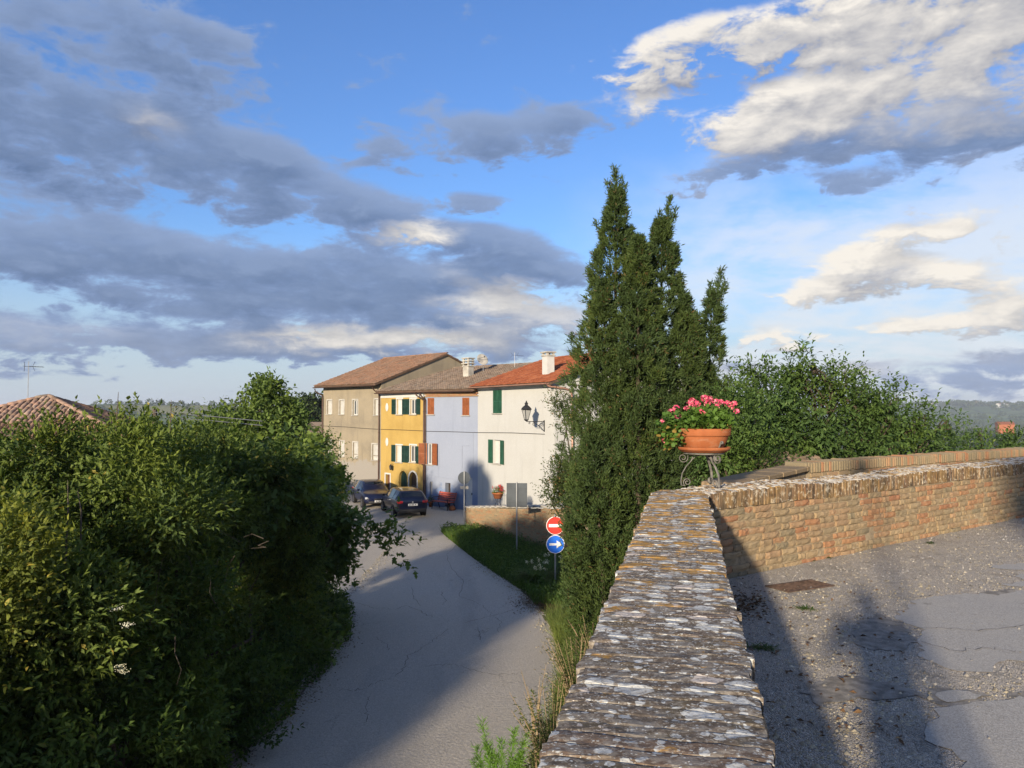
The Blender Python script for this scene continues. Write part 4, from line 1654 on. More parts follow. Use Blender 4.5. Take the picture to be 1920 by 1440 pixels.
def tile_slope(mb, p00, p10, p01, p11, pitch=.2, course=.33, r=.075, rng=None, sag=.0):
    """barrel tiles over the slope; p00-p10 eave, p01-p11 ridge"""
    p00, p10, p01, p11 = map(Vector, (p00, p10, p01, p11))
    rng = rng or random
    wid = (p10 - p00).length
    ln = (p01 - p00).length
    nc, nr = max(2, int(wid / pitch)), max(2, int(ln / course))
    ax = (p10 - p00).normalized()
    ay = (p01 - p00).normalized()
    az = ax.cross(ay).normalized()
    seg = 4
    for c in range(nc):
        f = (c + .5) / nc
        for k in range(nr):
            g0, g1 = k / nr, (k + 1.12) / nr
            e = p00.lerp(p10, f)
            t = p01.lerp(p11, f)
            a = e.lerp(t, g0) + ax * rng.gauss(0, .010) + az * (.055 + rng.gauss(0, .006))
            b = e.lerp(t, min(1.0, g1)) + ax * rng.gauss(0, .010) + az * .025
            mb.var = min(1, max(0, rng.random()))
            vs = []
            for (p, rr) in ((a, r), (b, r * .82)):
                for i in range(seg + 1):
                    th = math.pi * i / seg
                    vs.append(p + ax * (rr * math.cos(th)) + az * (rr * .8 * math.sin(th) - .03))
            fs = [(i, i + 1, seg + 2 + i, seg + 1 + i)[::-1] for i in range(seg)] + [tuple(range(seg + 1))]
            mb.add(vs, fs)


def gable_roof(H, rise, eave, over_l, over_r, tile_mat, thick=.12, pitch=.2, course=.34, h0=None):
    """front slope and back slope with ridge parallel to the front"""
    w, D = H.w, H.depth
    h = H.h if h0 is None else h0
    sl = rise / (D / 2)
    y0, zz0 = -eave, h - eave * sl
    m = MB()
    prof = [(y0, zz0), (D / 2, h + rise), (D + eave, zz0)]
    u0, u1 = -over_l, w + over_r
    for (a, b) in ((prof[0], prof[1]), (prof[1], prof[2])):
        for dz in (0, -thick):
            q = [(u0, a[0], a[1] + dz), (u1, a[0], a[1] + dz), (u1, b[0], b[1] + dz), (u0, b[0], b[1] + dz)]
            m.quad(*(q if dz == 0 else q[::-1]))
        for u in (u0, u1):
            q = [(u, a[0], a[1] - thick), (u, b[0], b[1] - thick), (u, b[0], b[1]), (u, a[0], a[1])]
            m.quad(*(q if u == u1 else q[::-1]))
    for a in (prof[0], prof[2]):
        m.quad((u0, a[0], a[1] - thick), (u1, a[0], a[1] - thick), (u1, a[0], a[1]), (u0, a[0], a[1]))
    roof = m.build('roof', MAT['roofdeck'], H.o)
    tm = MB()
    tile_slope(tm, (u0, y0 - .05, zz0 + .0), (u1, y0 - .05, zz0), (u0, D / 2, h + rise), (u1, D / 2, h + rise), pitch, course)
    tile_slope(tm, (u1, D + eave, zz0), (u0, D + eave, zz0), (u1, D / 2, h + rise), (u0, D / 2, h + rise), pitch * 1.5, course * 1.6)
    k = int((u1 - u0) / .4)
    for i in range(k):                                         # ridge caps
        tm.var = random.random()
        ua, ub = u0 + (u1 - u0) * i / k, u0 + (u1 - u0) * (i + 1.08) / k
        vs = []
        for (u, rr) in ((ua, .10), (ub, .085)):
            for j in range(5):
                th = math.pi * j / 4
                vs.append((u, D / 2 + rr * math.cos(th), h + rise + .03 + rr * .8 * math.sin(th)))
        tm.add(vs, [(j, j + 1, 6 + j, 5 + j) for j in range(4)] + [(0, 1, 2, 3, 4)])
    o = tm.build('tiles', MAT[tile_mat], roof)
    o['kind'] = 'stuff'
    return roof


def gutter(H, z, y, u0, u1, mat, drop=None):
    m = MB()
    seg = 5
    vs = []
    for u in (u0, u1):
        for j in range(seg + 1):
            th = math.pi + math.pi * j / seg
            vs.append((u, y + .07 * math.cos(th), z + .07 * math.sin(th)))
    m.add(vs, [(j, j + 1, seg + 2 + j, seg + 1 + j) for j in range(seg)] + [(j, j + 1, seg + 2 + j, seg + 1 + j)[::-1] for j in range(0)])
    return m.build('gutter', MAT[mat], H.o)


def downpipe(H, u, z, y, mat, zbot=0.0, r=.045, uu=None):
    m = MB()
    uu = u if uu is None else uu
    m.tube([(uu, y - .0, z), (uu, y + .05, z - .18), (u, -.09, z - .5), (u, -.09, z - .8), (u, -.09, zbot)], r, 8)
    z2_ = z - 1.2
    while z2_ > zbot + .3:
        m.lathe([(r + .012, z2_), (r + .012, z2_ + .04)], 8, Matrix.Translation((u, -.09, 0)))
        z2_ -= 1.8
    return m.build('downpipe', MAT[mat], H.o, True)


# ---- plan of the row
def at(px, d):
    p = P(px, 768, d)
    return (p.x, p.y)


PG0, PG1 = at(606, 55.7), at(714.5, 50.5)
PY1 = at(797, 47.0)
PB1 = at(896, 44.0)
PW1 = at(1040, 36.8)

# ---------------- grey house
HG = House('grey_house', 'tall grey-beige rendered house with eight white roller-blind windows at the left end', PG0, PG1, 11.0, 7.7)
HG.wm = MAT['w_grey']
for r_ in ((220, 455, 255, 560), (315, 455, 350, 562), (417, 453, 455, 568), (585, 448, 622, 568),
           (220, 765, 252, 865), (318, 772, 350, 888), (420, 780, 455, 897), (568, 795, 620, 915)):
    x0, y0 = z1(r_[0], r_[1]); x1, y1 = z1(r_[2], r_[3])
    rc = HG.rect(x0, y0, x1, y1)
    HG.window(rc, 'glass' if r_[0] == 417 else 'blind', 'white', .14, True, surround='concrete')
x0, y0 = z1(425, 1066); x1, y1 = z1(492, 1135)
HG.window(HG.rect(x0, y0, x1, y1), 'glass', 'steel', .14, False)
HG.walls(HG.wm, None, 2.06)
rf = gable_roof(HG, 2.06, .55, .35, .12, 'tile_mid')
gutter(HG, 7.7 - .3, -.62, -.35, HG.w, 'gutter')
downpipe(HG, .05, 7.3, -.58, 'gutter', uu=-.2)
downpipe(HG, HG.w - .12, 7.3, -.58, 'gutter')
m = MB()
m.bbox((-.004, -.012, 6.92), (HG.w, .004, 6.94))
m.bbox((-.004, -.012, 2.75), (HG.w, .004, 2.78))
m.build('string_line', MAT['w_grey'], HG.o)

# ---------------- yellow house
HY = House('yellow_house', 'narrow yellow house with dark green shutters and two arched doorways', PG1, PY1, 12.5, 7.1)
HY.wm = MAT['w_yellow']
for (ya, yb, cells) in ((445, 563, (722, 752, 757, 800, 803, 856, 862, 908, 912, 940)), (802, 932, (720, 750, 753, 797, 800, 855, 859, 907, 909, 941))):
    X = [z1(c, (ya + yb) / 2)[0] for c in cells]
    y0, y1 = z1(0, ya)[1], z1(0, yb)[1]
    U = [HY.uz(x, (y0 + y1) / 2)[0] for x in X]
    for (i, j) in ((2, 3), (6, 7)):
        rc = (U[i], U[j], HY.uz((X[i] + X[j]) / 2, y1)[1], HY.uz((X[i] + X[j]) / 2, y0)[1])
        HY.window(rc, 'curtain' if i == 2 else 'glass', 'white', .12, True, surround='white')
    zz0, zz1 = HY.uz(X[4], y1)[1], HY.uz(X[4], y0)[1]
    um = (U[4] + U[5]) / 2
    for (a, b) in ((U[0], U[1]), (U[4], um - .01), (um + .01, U[5]), (U[8], U[9])):
        HY.shutter(a, b, zz0, zz1, 'dkgreen', out=.045)
x0, y0 = z1(674, 1026); x1, y1 = z1(704, 1200)
u0, u1, q0, q1 = HY.rect(x0, y0, x1, y1)
HY.door((u0 - .05, u1, 0, q1), 'brown', surround='white')
for r_, mt, sur in (((772, 1000, 836, 1160), 'dkgreen', None), ((852, 1008, 912, 1160), 'dkwood', 'white')):
    x0, y0 = z1(r_[0], r_[1]); x1, y1 = z1(r_[2], r_[3])
    u0, u1, q0, q1 = HY.rect(x0, y0, x1, y1)
    HY.arch_door((u0, u1, 0, q1), mt, sur)
HY.walls(HY.wm)
for yy in (508, 775):                                          # small oval plaques
    u, z = HY.uz(*z1(682, yy))
    m = MB()
    m.lathe([(.0, .0), (.14, .0), (.16, .02), (.12, .035), (0, .04)], 14, Matrix.Translation((u, 0, z)) @ Matrix.Rotation(math.pi / 2, 4, 'X') @ Matrix.Diagonal((1, 1.7, 1, 1)))
    m.build('plaque', MAT['white'], HY.o)
m = MB()
m.bbox((.02, -.05, 6.56), (HY.w + .1, .02, 6.80))
m.bbox((.02, -.12, 6.80), (HY.w + .1, .02, 6.90))
m.build('cornice', MAT['white'], HY.o)
downpipe(HY, HY.w - .02, 6.86, -.5, 'gutter', uu=HY.w - .3)

# ---------------- blue house
HB = House('blue_house', 'lilac blue house with rust-brown shutters between the yellow and the white house', PY1, PB1, 12.5, 7.1)
HB.wm = MAT['w_blue']
for (zf, r_) in ((z1, (997, 437, 1045, 563)), (z2, (300, 362, 343, 475))):
    x0, y0 = zf(r_[0], r_[1]); x1, y1 = zf(r_[2], r_[3])
    u0, u1, q0, q1 = HB.rect(x0, y0, x1, y1)
    HB.window((u0, u1, q0, q1), 'glass', 'white', .14, True)
    um = (u0 + u1) / 2
    HB.shutter(u0, um - .005, q0, q1, 'rust', out=.01)
    HB.shutter(um + .005, u1, q0, q1, 'rust', out=.01)
x0, y0 = z1(992, 786); x1, y1 = z1(1034, 950)
u0, u1, q0, q1 = HB.rect(x0, y0, x1, y1)
HB.window((u0, u1, q0, q1), 'glass', 'white', .14, True)
ul = HB.uz(*z1(946, 865))[0]
HB.shutter(u0, u0 - .52, q0, q1, 'rust', ang=R(38), out=.02)
HB.shutter(u1, u1 + .5, q0, q1, 'rust', ang=R(-10), out=.03)
x0, y0 = z1(1010, 1082); x1, y1 = z1(1030, 1185)
HB.window(HB.rect(x0, y0, x1, y1), 'glass', 'white', .2, False)
x0, y0 = z1(1130, 1092); x1, y1 = z1(1170, 1250)
u0, u1, q0, q1 = HB.rect(x0, y0, x1, y1)
HB.door((u0, u1, 0, q1), 'dkwood', .3)
x0, y0 = z2(312, 876); x1, y1 = z2(362, 1062)
u0, u1, q0, q1 = HB.rect(x0, y0, x1, y1)
HB.door((u0, u1, 0, q1), 'white', .12, planks=2)
HB.walls(HB.wm)
m = MB()                                                       # corbelled brick cornice
for r_ in range(5):
    z = 6.60 + r_ * .075
    u = 0.02 + (r_ % 2) * .1
    while u < HB.w - .1:
        m.var = random.choice((.02, .1, .2, .3))
        L_ = .24
        m.bev((u + L_ / 2, -.02 - .02 * r_, z), (L_ - .01, .12, .066), .006)
        u += L_
m.build('brick_cornice', MAT['brick_var'], HB.o)['kind'] = 'stuff'
downpipe(HB, .12, 6.86, -.5, 'gutter', uu=.1)
m = MB()                                                       # conduits on the front
for pts in (((298, 815), (298, 672), (342, 672)), ((368, 830), (368, 590))):
    q = [HB.uz(*z2(*p)) for p in pts]
    m.tube([(u, -.012, z) for u, z in q], .014, 5)
q = [HB.uz(*z2(*p)) for p in ((60, 855), (200, 880), (245, 884))]
m.tube([(u, -.012, z) for u, z in q], .012, 5)
m.build('conduit', MAT['w_blue'], HB.o)

# ---- the shared old roof of the yellow and the blue house (its own little frame over both fronts)
class Frame:
    pass
FR = Frame()
FR.a = HY.a
FR.t = (HB.b - HY.a).normalized()
FR.w = (HB.b - HY.a).length
FR.depth, FR.h = 12.5, 7.1
FR.o = thing('old_roof', 'old dark weathered tile roof spanning the yellow and blue houses', 'roof', HY.a, math.atan2(FR.t.y, FR.t.x))
gable_roof(FR, 1.65, .45, -.02, .15, 'tile_old')
gutter(FR, 6.88, -.52, 0, FR.w + .1, 'gutter')

# ---------------- white house
HW = House('white_house', 'white corner house with green shutters, wall lantern and orange tiled roof', PB1, PW1, 8.9, 7.25)
HW.wm = MAT['w_white']
x0, y0 = z2(498, 313); x1, y1 = z2(552, 462)
u0, u1, q0, q1 = HW.rect(x0, y0, x1, y1)
HW.window((u0, u1, q0, q1), 'glass', 'white', .14, True)
um = (u0 + u1) / 2
HW.shutter(u0, um - .005, q0, q1, 'green', out=.01)
HW.shutter(um + .005, u1, q0, q1, 'green', out=.01)
x0, y0 = z2(497, 634); x1, y1 = z2(545, 786)
u0, u1, q0, q1 = HW.rect(x0, y0, x1, y1)
HW.window((u0, u1, q0, q1), 'curtain', 'white', .2, True)
hw = (u1 - u0) / 2
HW.shutter(u0 - .02, u0 - .02 - hw * .95, q0, q1, 'green', out=.04, ang=R(6))
HW.shutter(u1 + .02, u1 + .02 + hw * .95, q0, q1, 'green', out=.04, ang=R(-6))
# window of the ground floor near the flower pot and a side window
HW.walls(HW.wm, None, 1.55)
rf = gable_roof(HW, 1.55, .45, .1, .35, 'tile_new', pitch=.2, course=.36)
m = MB()
m.bbox((-.1, -.40, 6.98), (HW.w + .02, .02, 7.05))
m.bbox((-.1, -.10, 6.90), (HW.w + .02, .0, 6.98))
m.build('cornice', MAT['white'], HW.o)
gutter(HW, 7.07, -.52, -.1, HW.w + .2, 'copper')
m = MB()                                                       # copper pipe round the corner onto the side wall
m.tube([(HW.w + .05, -.5, 7.04), (HW.w + .12, -.42, 6.92), (HW.w + .12, .5, 6.82), (HW.w + .10, .85, 6.74), (HW.w + .09, .95, 6.4), (HW.w + .09, .95, 0)], .05, 8)
m.build('downpipe', MAT['copper'], HW.o, True)
m = MB()                                                       # shuttered side window
for (ya, za) in ((3.6, 4.75),):
    for (b0, b1) in ((ya, ya + .44), (ya + .46, ya + .9)):
        m.bbox((HW.w + .01, b0, za), (HW.w + .05, b1, za + 1.3))
        z = za + .06
        while z < za + 1.22:
            m.quad((HW.w + .052, b0 + .05, z), (HW.w + .052, b1 - .05, z), (HW.w + .068, b1 - .05, z + .02), (HW.w + .068, b0 + .05, z + .02))
            z += .043
m.build('shutter', MAT['green'], HW.o)
m = MB()
m.tube([(HW.w + .012, 1.2, 3.9), (HW.w + .012, 2.1, 4.0), (HW.w + .012, 2.1, 2.4)], .014, 5)
m.build('conduit', MAT['white'], HW.o)


def chimney(parent, M, w, d, z0, z1_, mat, caps, capmat):
    m = MB()
    m.bbox((-w / 2, -d / 2, z0), (w / 2, d / 2, z1_), M)
    c = m.build('chimney', MAT[mat], parent)
    k = MB()
    z = z1_
    for i in range(caps):
        e = .05 + .03 * (i % 2)
        k.bev((0, 0, z + .035), (w + 2 * e, d + 2 * e, .07), .012, M)
        if i < caps - 1:
            for sx in (-1, 1):
                for sy in (-1, 1):
                    k.bbox((sx * (w / 2 - .04) - .05, sy * (d / 2 - .04) - .05, z + .07), (sx * (w / 2 - .04) + .05, sy * (d / 2 - .04) + .05, z + .17), M)
        z += .17
    k.build('chimney_cap', MAT[capmat], c)
    return c


def roof_pt(H, px, py, rise, h0=None):
    """point on the front slope hit by a picture position, in the house frame"""
    h = H.h if h0 is None else h0
    sl = rise / (H.depth / 2)
    rz = math.atan2(H.t.y, H.t.x)
    R_ = rot_z(rz).to_3x3()
    nrm = (R_ @ Vector((0, -sl, 1))).normalized()
    p = on_plane(px, py, H.a + Vector((0, 0, h)), nrm)
    return R_.transposed() @ (p - H.a)


p = roof_pt(HW, 1028, 702, 1.55)
chimney(rf, Matrix.Translation((p.x, p.y, 0)), .50, .42, p.z - .35, p.z + .92, 'white', 2, 'concrete')
chimney(rf, Matrix.Translation((HW.w * .62, HW.depth / 2 + 1.4, 0)), .55, .45, 7.9, 9.15, 'white', 2, 'concrete')
p = roof_pt(FR, 878, 706, 1.65)
chimney([c for c in FR.o.children if c.name.startswith('roof')][0], Matrix.Translation((p.x, p.y, 0)), .52, .45, p.z - .3, p.z + .62, 'concrete', 4, 'concrete')

# satellite dish and aerials on the roofs
def dish(loc, rz):
    t = thing('satellite_dish', 'grey satellite dish on a bracket beside the old chimney', 'satellite dish', loc, rz)
    m = MB()
    m.tube([(0, 0, -.5), (0, 0, .45)], .022, 6)
    m.tube([(0, 0, .3), (.18, -.1, .45)], .018, 6)
    m.build('mast', MAT['steel'], t)
    m = MB()
    M = Matrix.Translation((.1, -.12, .5)) @ Matrix.Rotation(R(66), 4, 'Y') @ Matrix.Rotation(R(-10), 4, 'X')
    m.lathe([(.0, 0), (.2, .02), (.36, .075), (.40, .10), (.385, .105), (.2, .03), (0, .012)], 20, M, closed=True)
    m.build('reflector', MAT['concrete'], t, True)
    m = MB()
    m.tube([M @ Vector((0, -.36, .07)), M @ Vector((0, -.05, .46))], .012, 5)
    m.bev((0, 0, 0), (.07, .07, .1), .01, Matrix.Translation(M @ Vector((0, -.05, .48))))
    m.build('receiver_arm', MAT['signback'], t)


RF = rot_z(math.atan2(FR.t.y, FR.t.x))
p = roof_pt(FR, 906, 697, 1.65)
q = Vector(FR.a) + (RF.to_3x3() @ p)
dish((q.x, q.y, q.z + .25), R(-70))


def aerial(name, label, loc, h, rz, s=1.0):
    t = thing(name, label, 'aerial', loc, rz)
    m = MB()
    m.tube([(0, 0, -.6), (0, 0, h)], .022 * s, 6)
    m.build('mast', MAT['steel'], t)
    m = MB()
    z = h - .32 * s
    m.tube([(-.3 * s, 0, z), (1.1 * s, 0, z - .06 * s)], .014 * s, 5)
    for x, l in ((-.12, .34), (.1, .16), (.25, .15), (.4, .14), (.58, .13), (.75, .12), (.95, .11)):
        m.tube([(x * s, -l * s, z), (x * s, l * s, z)], .008 * s, 4)
    for sg in (-1, 1):
        m.tube([(-.28 * s, 0, z + .05 * s), (-.42 * s, .1, z + sg * .30 * s)], .014 * s, 4)
        m.tube([(.32 * s, 0, z + .05 * s * sg), (.46 * s, .0, z + sg * .30 * s)], .014 * s, 4)
    m.build('yagi_array', MAT['signback'], t)
    return t


p = roof_pt(FR, 965, 690, 1.65)
q = Vector(FR.a) + (RF.to_3x3() @ p)
aerial('roof_aerial', 'small grey aerial on the old roof behind the orange tiles', (q.x, q.y, q.z + .1), .9, .3, .55)

# cable along the fronts
m = MB()
for H, pts in ((HG, ((606, 798.5), (650, 800.5), (680, 803), (713, 805))), (HY, ((714.5, 805), (752, 806), (797, 808))), (HB, ((797, 808.5), (850, 809.5), (896, 811))), (HW, ((896, 811), (960, 811.5), (1022, 814)))):
    w_ = []
    for px, py in pts:
        u, z = H.uz(px, py)
        w_.append(H.a + H.t * u + H.n * .03 + Vector((0, 0, z)))
    m.tube(w_, .014, 5)
tag(m.build('cable', MAT['plastic']), 'thin cable strung along the fronts of all four houses', 'cable')

# ---- wall lantern of the white house
u, zt = HW.uz(*z2(826, 515))
t = thing('wall_lantern', 'black iron lantern on a scrolled bracket on the white facade', 'lantern',
          HW.a + HW.t * u + Vector((0, 0, zt)), math.atan2(HW.n.y, HW.n.x))
# local x points out of the wall
m = MB()
m.bbox((-.0, -.035, -.50), (.025, .035, .06))
m.tube([(.0, 0, 0), (.5, 0, 0), (1.02, 0, .0)], .020, 6)
m.tube([(.0, 0, -.45), (.12, 0, -.42), (.32, 0, -.22), (.55, 0, -.05), (.66, 0, -.02)], .016, 6)
for cx, cz, r0 in ((.20, -.13, .10), (.62, -.12, .09), (.86, -.07, .06)):
    m.tube([(cx + r0 * (1 - k / 22) * math.cos(k * .52 + 1.57), 0, cz + r0 * (1 - k / 22) * math.sin(k * .52 + 1.57)) for k in range(18)], .011, 5)
m.build('bracket', MAT['iron'], t)
L0 = Matrix.Translation((1.02, 0, .02))
m = MB()
for k in range(4):
    a0 = k * math.pi / 2 + math.pi / 4
    m.tube([L0 @ Vector((.10 * math.cos(a0), .10 * math.sin(a0), .08)), L0 @ Vector((.23 * math.cos(a0), .23 * math.sin(a0), .56))], .015, 5)
m.lathe([(.0, .0), (.05, .0), (.11, .05), (.12, .09), (.02, .09)], 8, L0)
m.lathe([(.25, .55), (.27, .58), (.19, .68), (.09, .76), (.07, .82), (.10, .84), (.05, .90), (.02, .98), (0, 1.0)], 8, L0)
m.build('lantern_frame', MAT['iron'], t)
m = MB()
m.lathe([(.085, .09), (.205, .55)], 4, L0 @ rot_z(math.pi / 4))
m.build('lantern_glass', MAT['lampglass'], t)
# small lamp on the yellow house
u, zt = HY.uz(*z1(732, 965))
t = thing('wall_lantern', 'small dark lantern above the brown door of the yellow house', 'lantern', HY.a + HY.t * u + Vector((0, 0, zt)), math.atan2(HY.n.y, HY.n.x))
m = MB()
m.tube([(0, 0, .15), (.12, 0, .18), (.22, 0, .12)], .012, 5)
m.lathe([(.03, -.22), (.09, -.18), (.11, .02), (.12, .04), (.03, .14), (0, .18)], 6, Matrix.Translation((.22, 0, 0)))
m.build('lamp', MAT['iron'], t)

# ================================================================== LEFT COTTAGE: hipped roof of barrel tiles
apex = P(90, 744, 36.0)
cr = P(240, 812, 33.5)
ze = cr.z
# square plan seen cornerwise
fwd = Vector((cr.x - apex.x, cr.y - apex.y, 0))
cl = Vector((apex.x - 4.4, apex.y - 3.9, ze))
c1 = Vector((cr.x + .7, cr.y - 1.0, ze - .3))
c2 = Vector((cl.x, cl.y - 1.2, ze - .3))
c3 = Vector((apex.x - (c1.x - apex.x), apex.y + (apex.y - c1.y), ze - .3))
c4 = Vector((apex.x - (c2.x - apex.x), apex.y + (apex.y - c2.y), ze - .3))
cot = thing('old_cottage', 'cottage with an old pinkish hipped tile roof above the hedge on the left', 'house', (apex.x, apex.y, ZLOW))
O = Vector(cot.location)
m = MB()
cs = [c2 - O, c1 - O, c4 - O, c3 - O]
pl = [(c.x * .92, c.y * .92) for c in cs]
m.prism(pl, -.3, ze - ZLOW - .25)
m.build('wall', MAT['w_back'], cot)
m = MB()
ap = apex - O
for a, b in ((0, 1), (1, 2), (2, 3), (3, 0)):
    m.quad(cs[a] - UP * .06, cs[b] - UP * .06, ap - UP * .06)
cot_roof = m.build('roof', MAT['roofdeck'], cot)


def coppo(r0, r1, ln):
    m = MB()
    seg = 6
    vs = []
    for x, rr, zz in ((0, r0, .0), (ln * .5, (r0 + r1) / 2 * 1.02, .0), (ln, r1, -.012)):
        for i in range(seg + 1):
            th = math.pi * i / seg
            vs.append((x, rr * math.cos(th), rr * .85 * math.sin(th) + zz))
    k = seg + 1
    fs = [(j * k + i, j * k + i + 1, (j + 1) * k + i + 1, (j + 1) * k + i)[::-1] for j in range(2) for i in range(seg)]
    fs += [tuple(range(k))]
    # thickness lip
    m.add(vs, fs)
    return m.mesh('tile', MAT['coppo'], True)


CO = [coppo(.105, .085, .46), coppo(.10, .082, .45), coppo(.108, .09, .47)]
# front face c2-c1-apex in columns running down the slope, then the right face
nt = 0
tl = MB()
for (A_, B_) in ((cs[0], cs[1]), (cs[1], cs[2]), (cs[3], cs[0])):
    ax = (B_ - A_).normalized()
    mid = A_ + ax * (ap - A_).dot(ax)
    up_ = (ap - mid)
    slen = up_.length
    up_.normalize()
    nz = ax.cross(up_)
    wid = (B_ - A_).length
    ua = (ap - A_).dot(ax)
    x = .12
    while x < wid - .1:
        top = slen * (x / ua if x < ua else (wid - x) / (wid - ua))
        y = top
        k = 0
        while y > .05:
            y -= .36
            base = A_ + ax * (x + random.gauss(0, .010)) + up_ * max(-.05, y) + nz * (.03 + random.gauss(0, .006))
            M = frame(up_, ax.cross(up_).cross(up_), nz, base) @ Matrix.Rotation(R(-2.5), 4, 'Y') @ Matrix.Rotation(random.gauss(0, .025), 4, 'Z')
            if A_ is cs[0] and nt < 300 and y > slen * .32:
                put('tile', CO[random.randrange(3)], cot_roof, M)
                nt += 1
            else:
                tl.var = random.random()
                me_ = CO[0]
                tl.add([M @ v.co for v in me_.vertices], [tuple(p.vertices) for p in me_.polygons])
        x += .235
o = tl.build('tiles', MAT['tile_mid'], cot_roof)
o['kind'] = 'stuff'
for c in cs[:2] + [cs[3]]:                                   # hip caps
    d = (ap - c)
    n_ = int(d.length / .38)
    d.normalize()
    side = d.cross(UP).normalized()
    for k in range(n_):
        M = frame(d, side.cross(d).cross(d) * 1.0, side.cross(d), c + d * (k * .38) + UP * .07) @ Matrix.Diagonal((1, 1.25, 1.2, 1)) @ Matrix.Rotation(random.gauss(0, .04), 4, 'Z')
        put('ridge_tile', CO[k % 3], cot_roof, M)
q = P(52, 757, 35.4)
aerial('roof_aerial', 'tall television aerial with forked arrays on the cottage roof at far left', (q.x, q.y, q.z - .1), 2.05, R(-8), .72)
for k, (px, py, d, h) in enumerate(((290, 788, 24.0, .75),)):
    q = P(px, py, d)
    t = thing('fence_post', 'rough wooden post with strung wires above the hedge at left', 'post', (q.x, q.y, ZLOW))
    m = MB()
    m.tube([(0, 0, 0), (.02, 0, 2.5), (.0, 0, q.z - ZLOW + .35)], [.085, .08, .075], 8)
    m.build('post', MAT['twig'], t)
    m = MB()
    zt = q.z - ZLOW + .25
    for dz in (0, -.14):
        m.tube([(0, -.08, zt + dz), (1.4, .6, zt - .12 + dz), (2.9, 1.4, zt - .30 + dz)], .012, 4)
    m.build('wire', MAT['steel'], t)

# roofs and houses further off
def small_house(name, label, loc, rz, w, d, h, rise, wallm, tilem, group=None):
    t = thing(name, label, 'house', loc, rz, group)
    m = MB()
    m.quad((0, 0, -8), (w, 0, -8), (w, 0, h), (0, 0, h))
    m.quad((w, d, -8), (0, d, -8), (0, d, h), (w, d, h))
    m.quad((0, d, -8), (0, 0, -8), (0, 0, h), (0, d / 2, h + rise), (0, d, h))
    m.quad((w, 0, -8), (w, d, -8), (w, d, h), (w, d / 2, h + rise), (w, 0, h))
    m.build('wall', MAT[wallm], t)
    m = MB()
    e = .04 * w
    m.quad((-e, -e, h - rise * .1), (w + e, -e, h - rise * .1), (w + e, d / 2, h + rise + .15), (-e, d / 2, h + rise + .15))
    m.quad((w + e, d + e, h - rise * .1), (-e, d + e, h - rise * .1), (-e, d / 2, h + rise + .15), (w + e, d / 2, h + rise + .15))
    m.build('roof', MAT[tilem], t)
    return t


q = P(566, 822, 62)
small_house('farm_shed', 'low shed roof behind the fig tree left of the grey house', (q.x - 1, q.y, ZLOW), R(-20), 9, 7, 3.5, 1.1, 'w_back', 'tile_old')
t = thing('ruined_shed', 'old shed with a stony tiled roof between cypress and cherry tree', 'shed', (*P(1398, 860, 15.5)[:2], ZLOW), R(20))
m = MB()
m.bbox((-.55, -.5, -.3), (1.6, 2.2, P(1398, 878, 15.5).z - ZLOW))
m.build('wall', MAT['w_back'], t)
tl = MB()
zz = P(1398, 880, 15.5).z - ZLOW
tile_slope(tl, (-.75, -.7, zz - .02), (1.8, -.7, zz - .02), (-.75, 1.4, zz + .62), (1.8, 1.4, zz + .62), .17, .3, .07)
o = tl.build('roof', MAT['tile_old'], t)

# ================================================================== VEGETATION
def unit(v):
    return v / (np.linalg.norm(v, axis=-1, keepdims=True) + 1e-9)


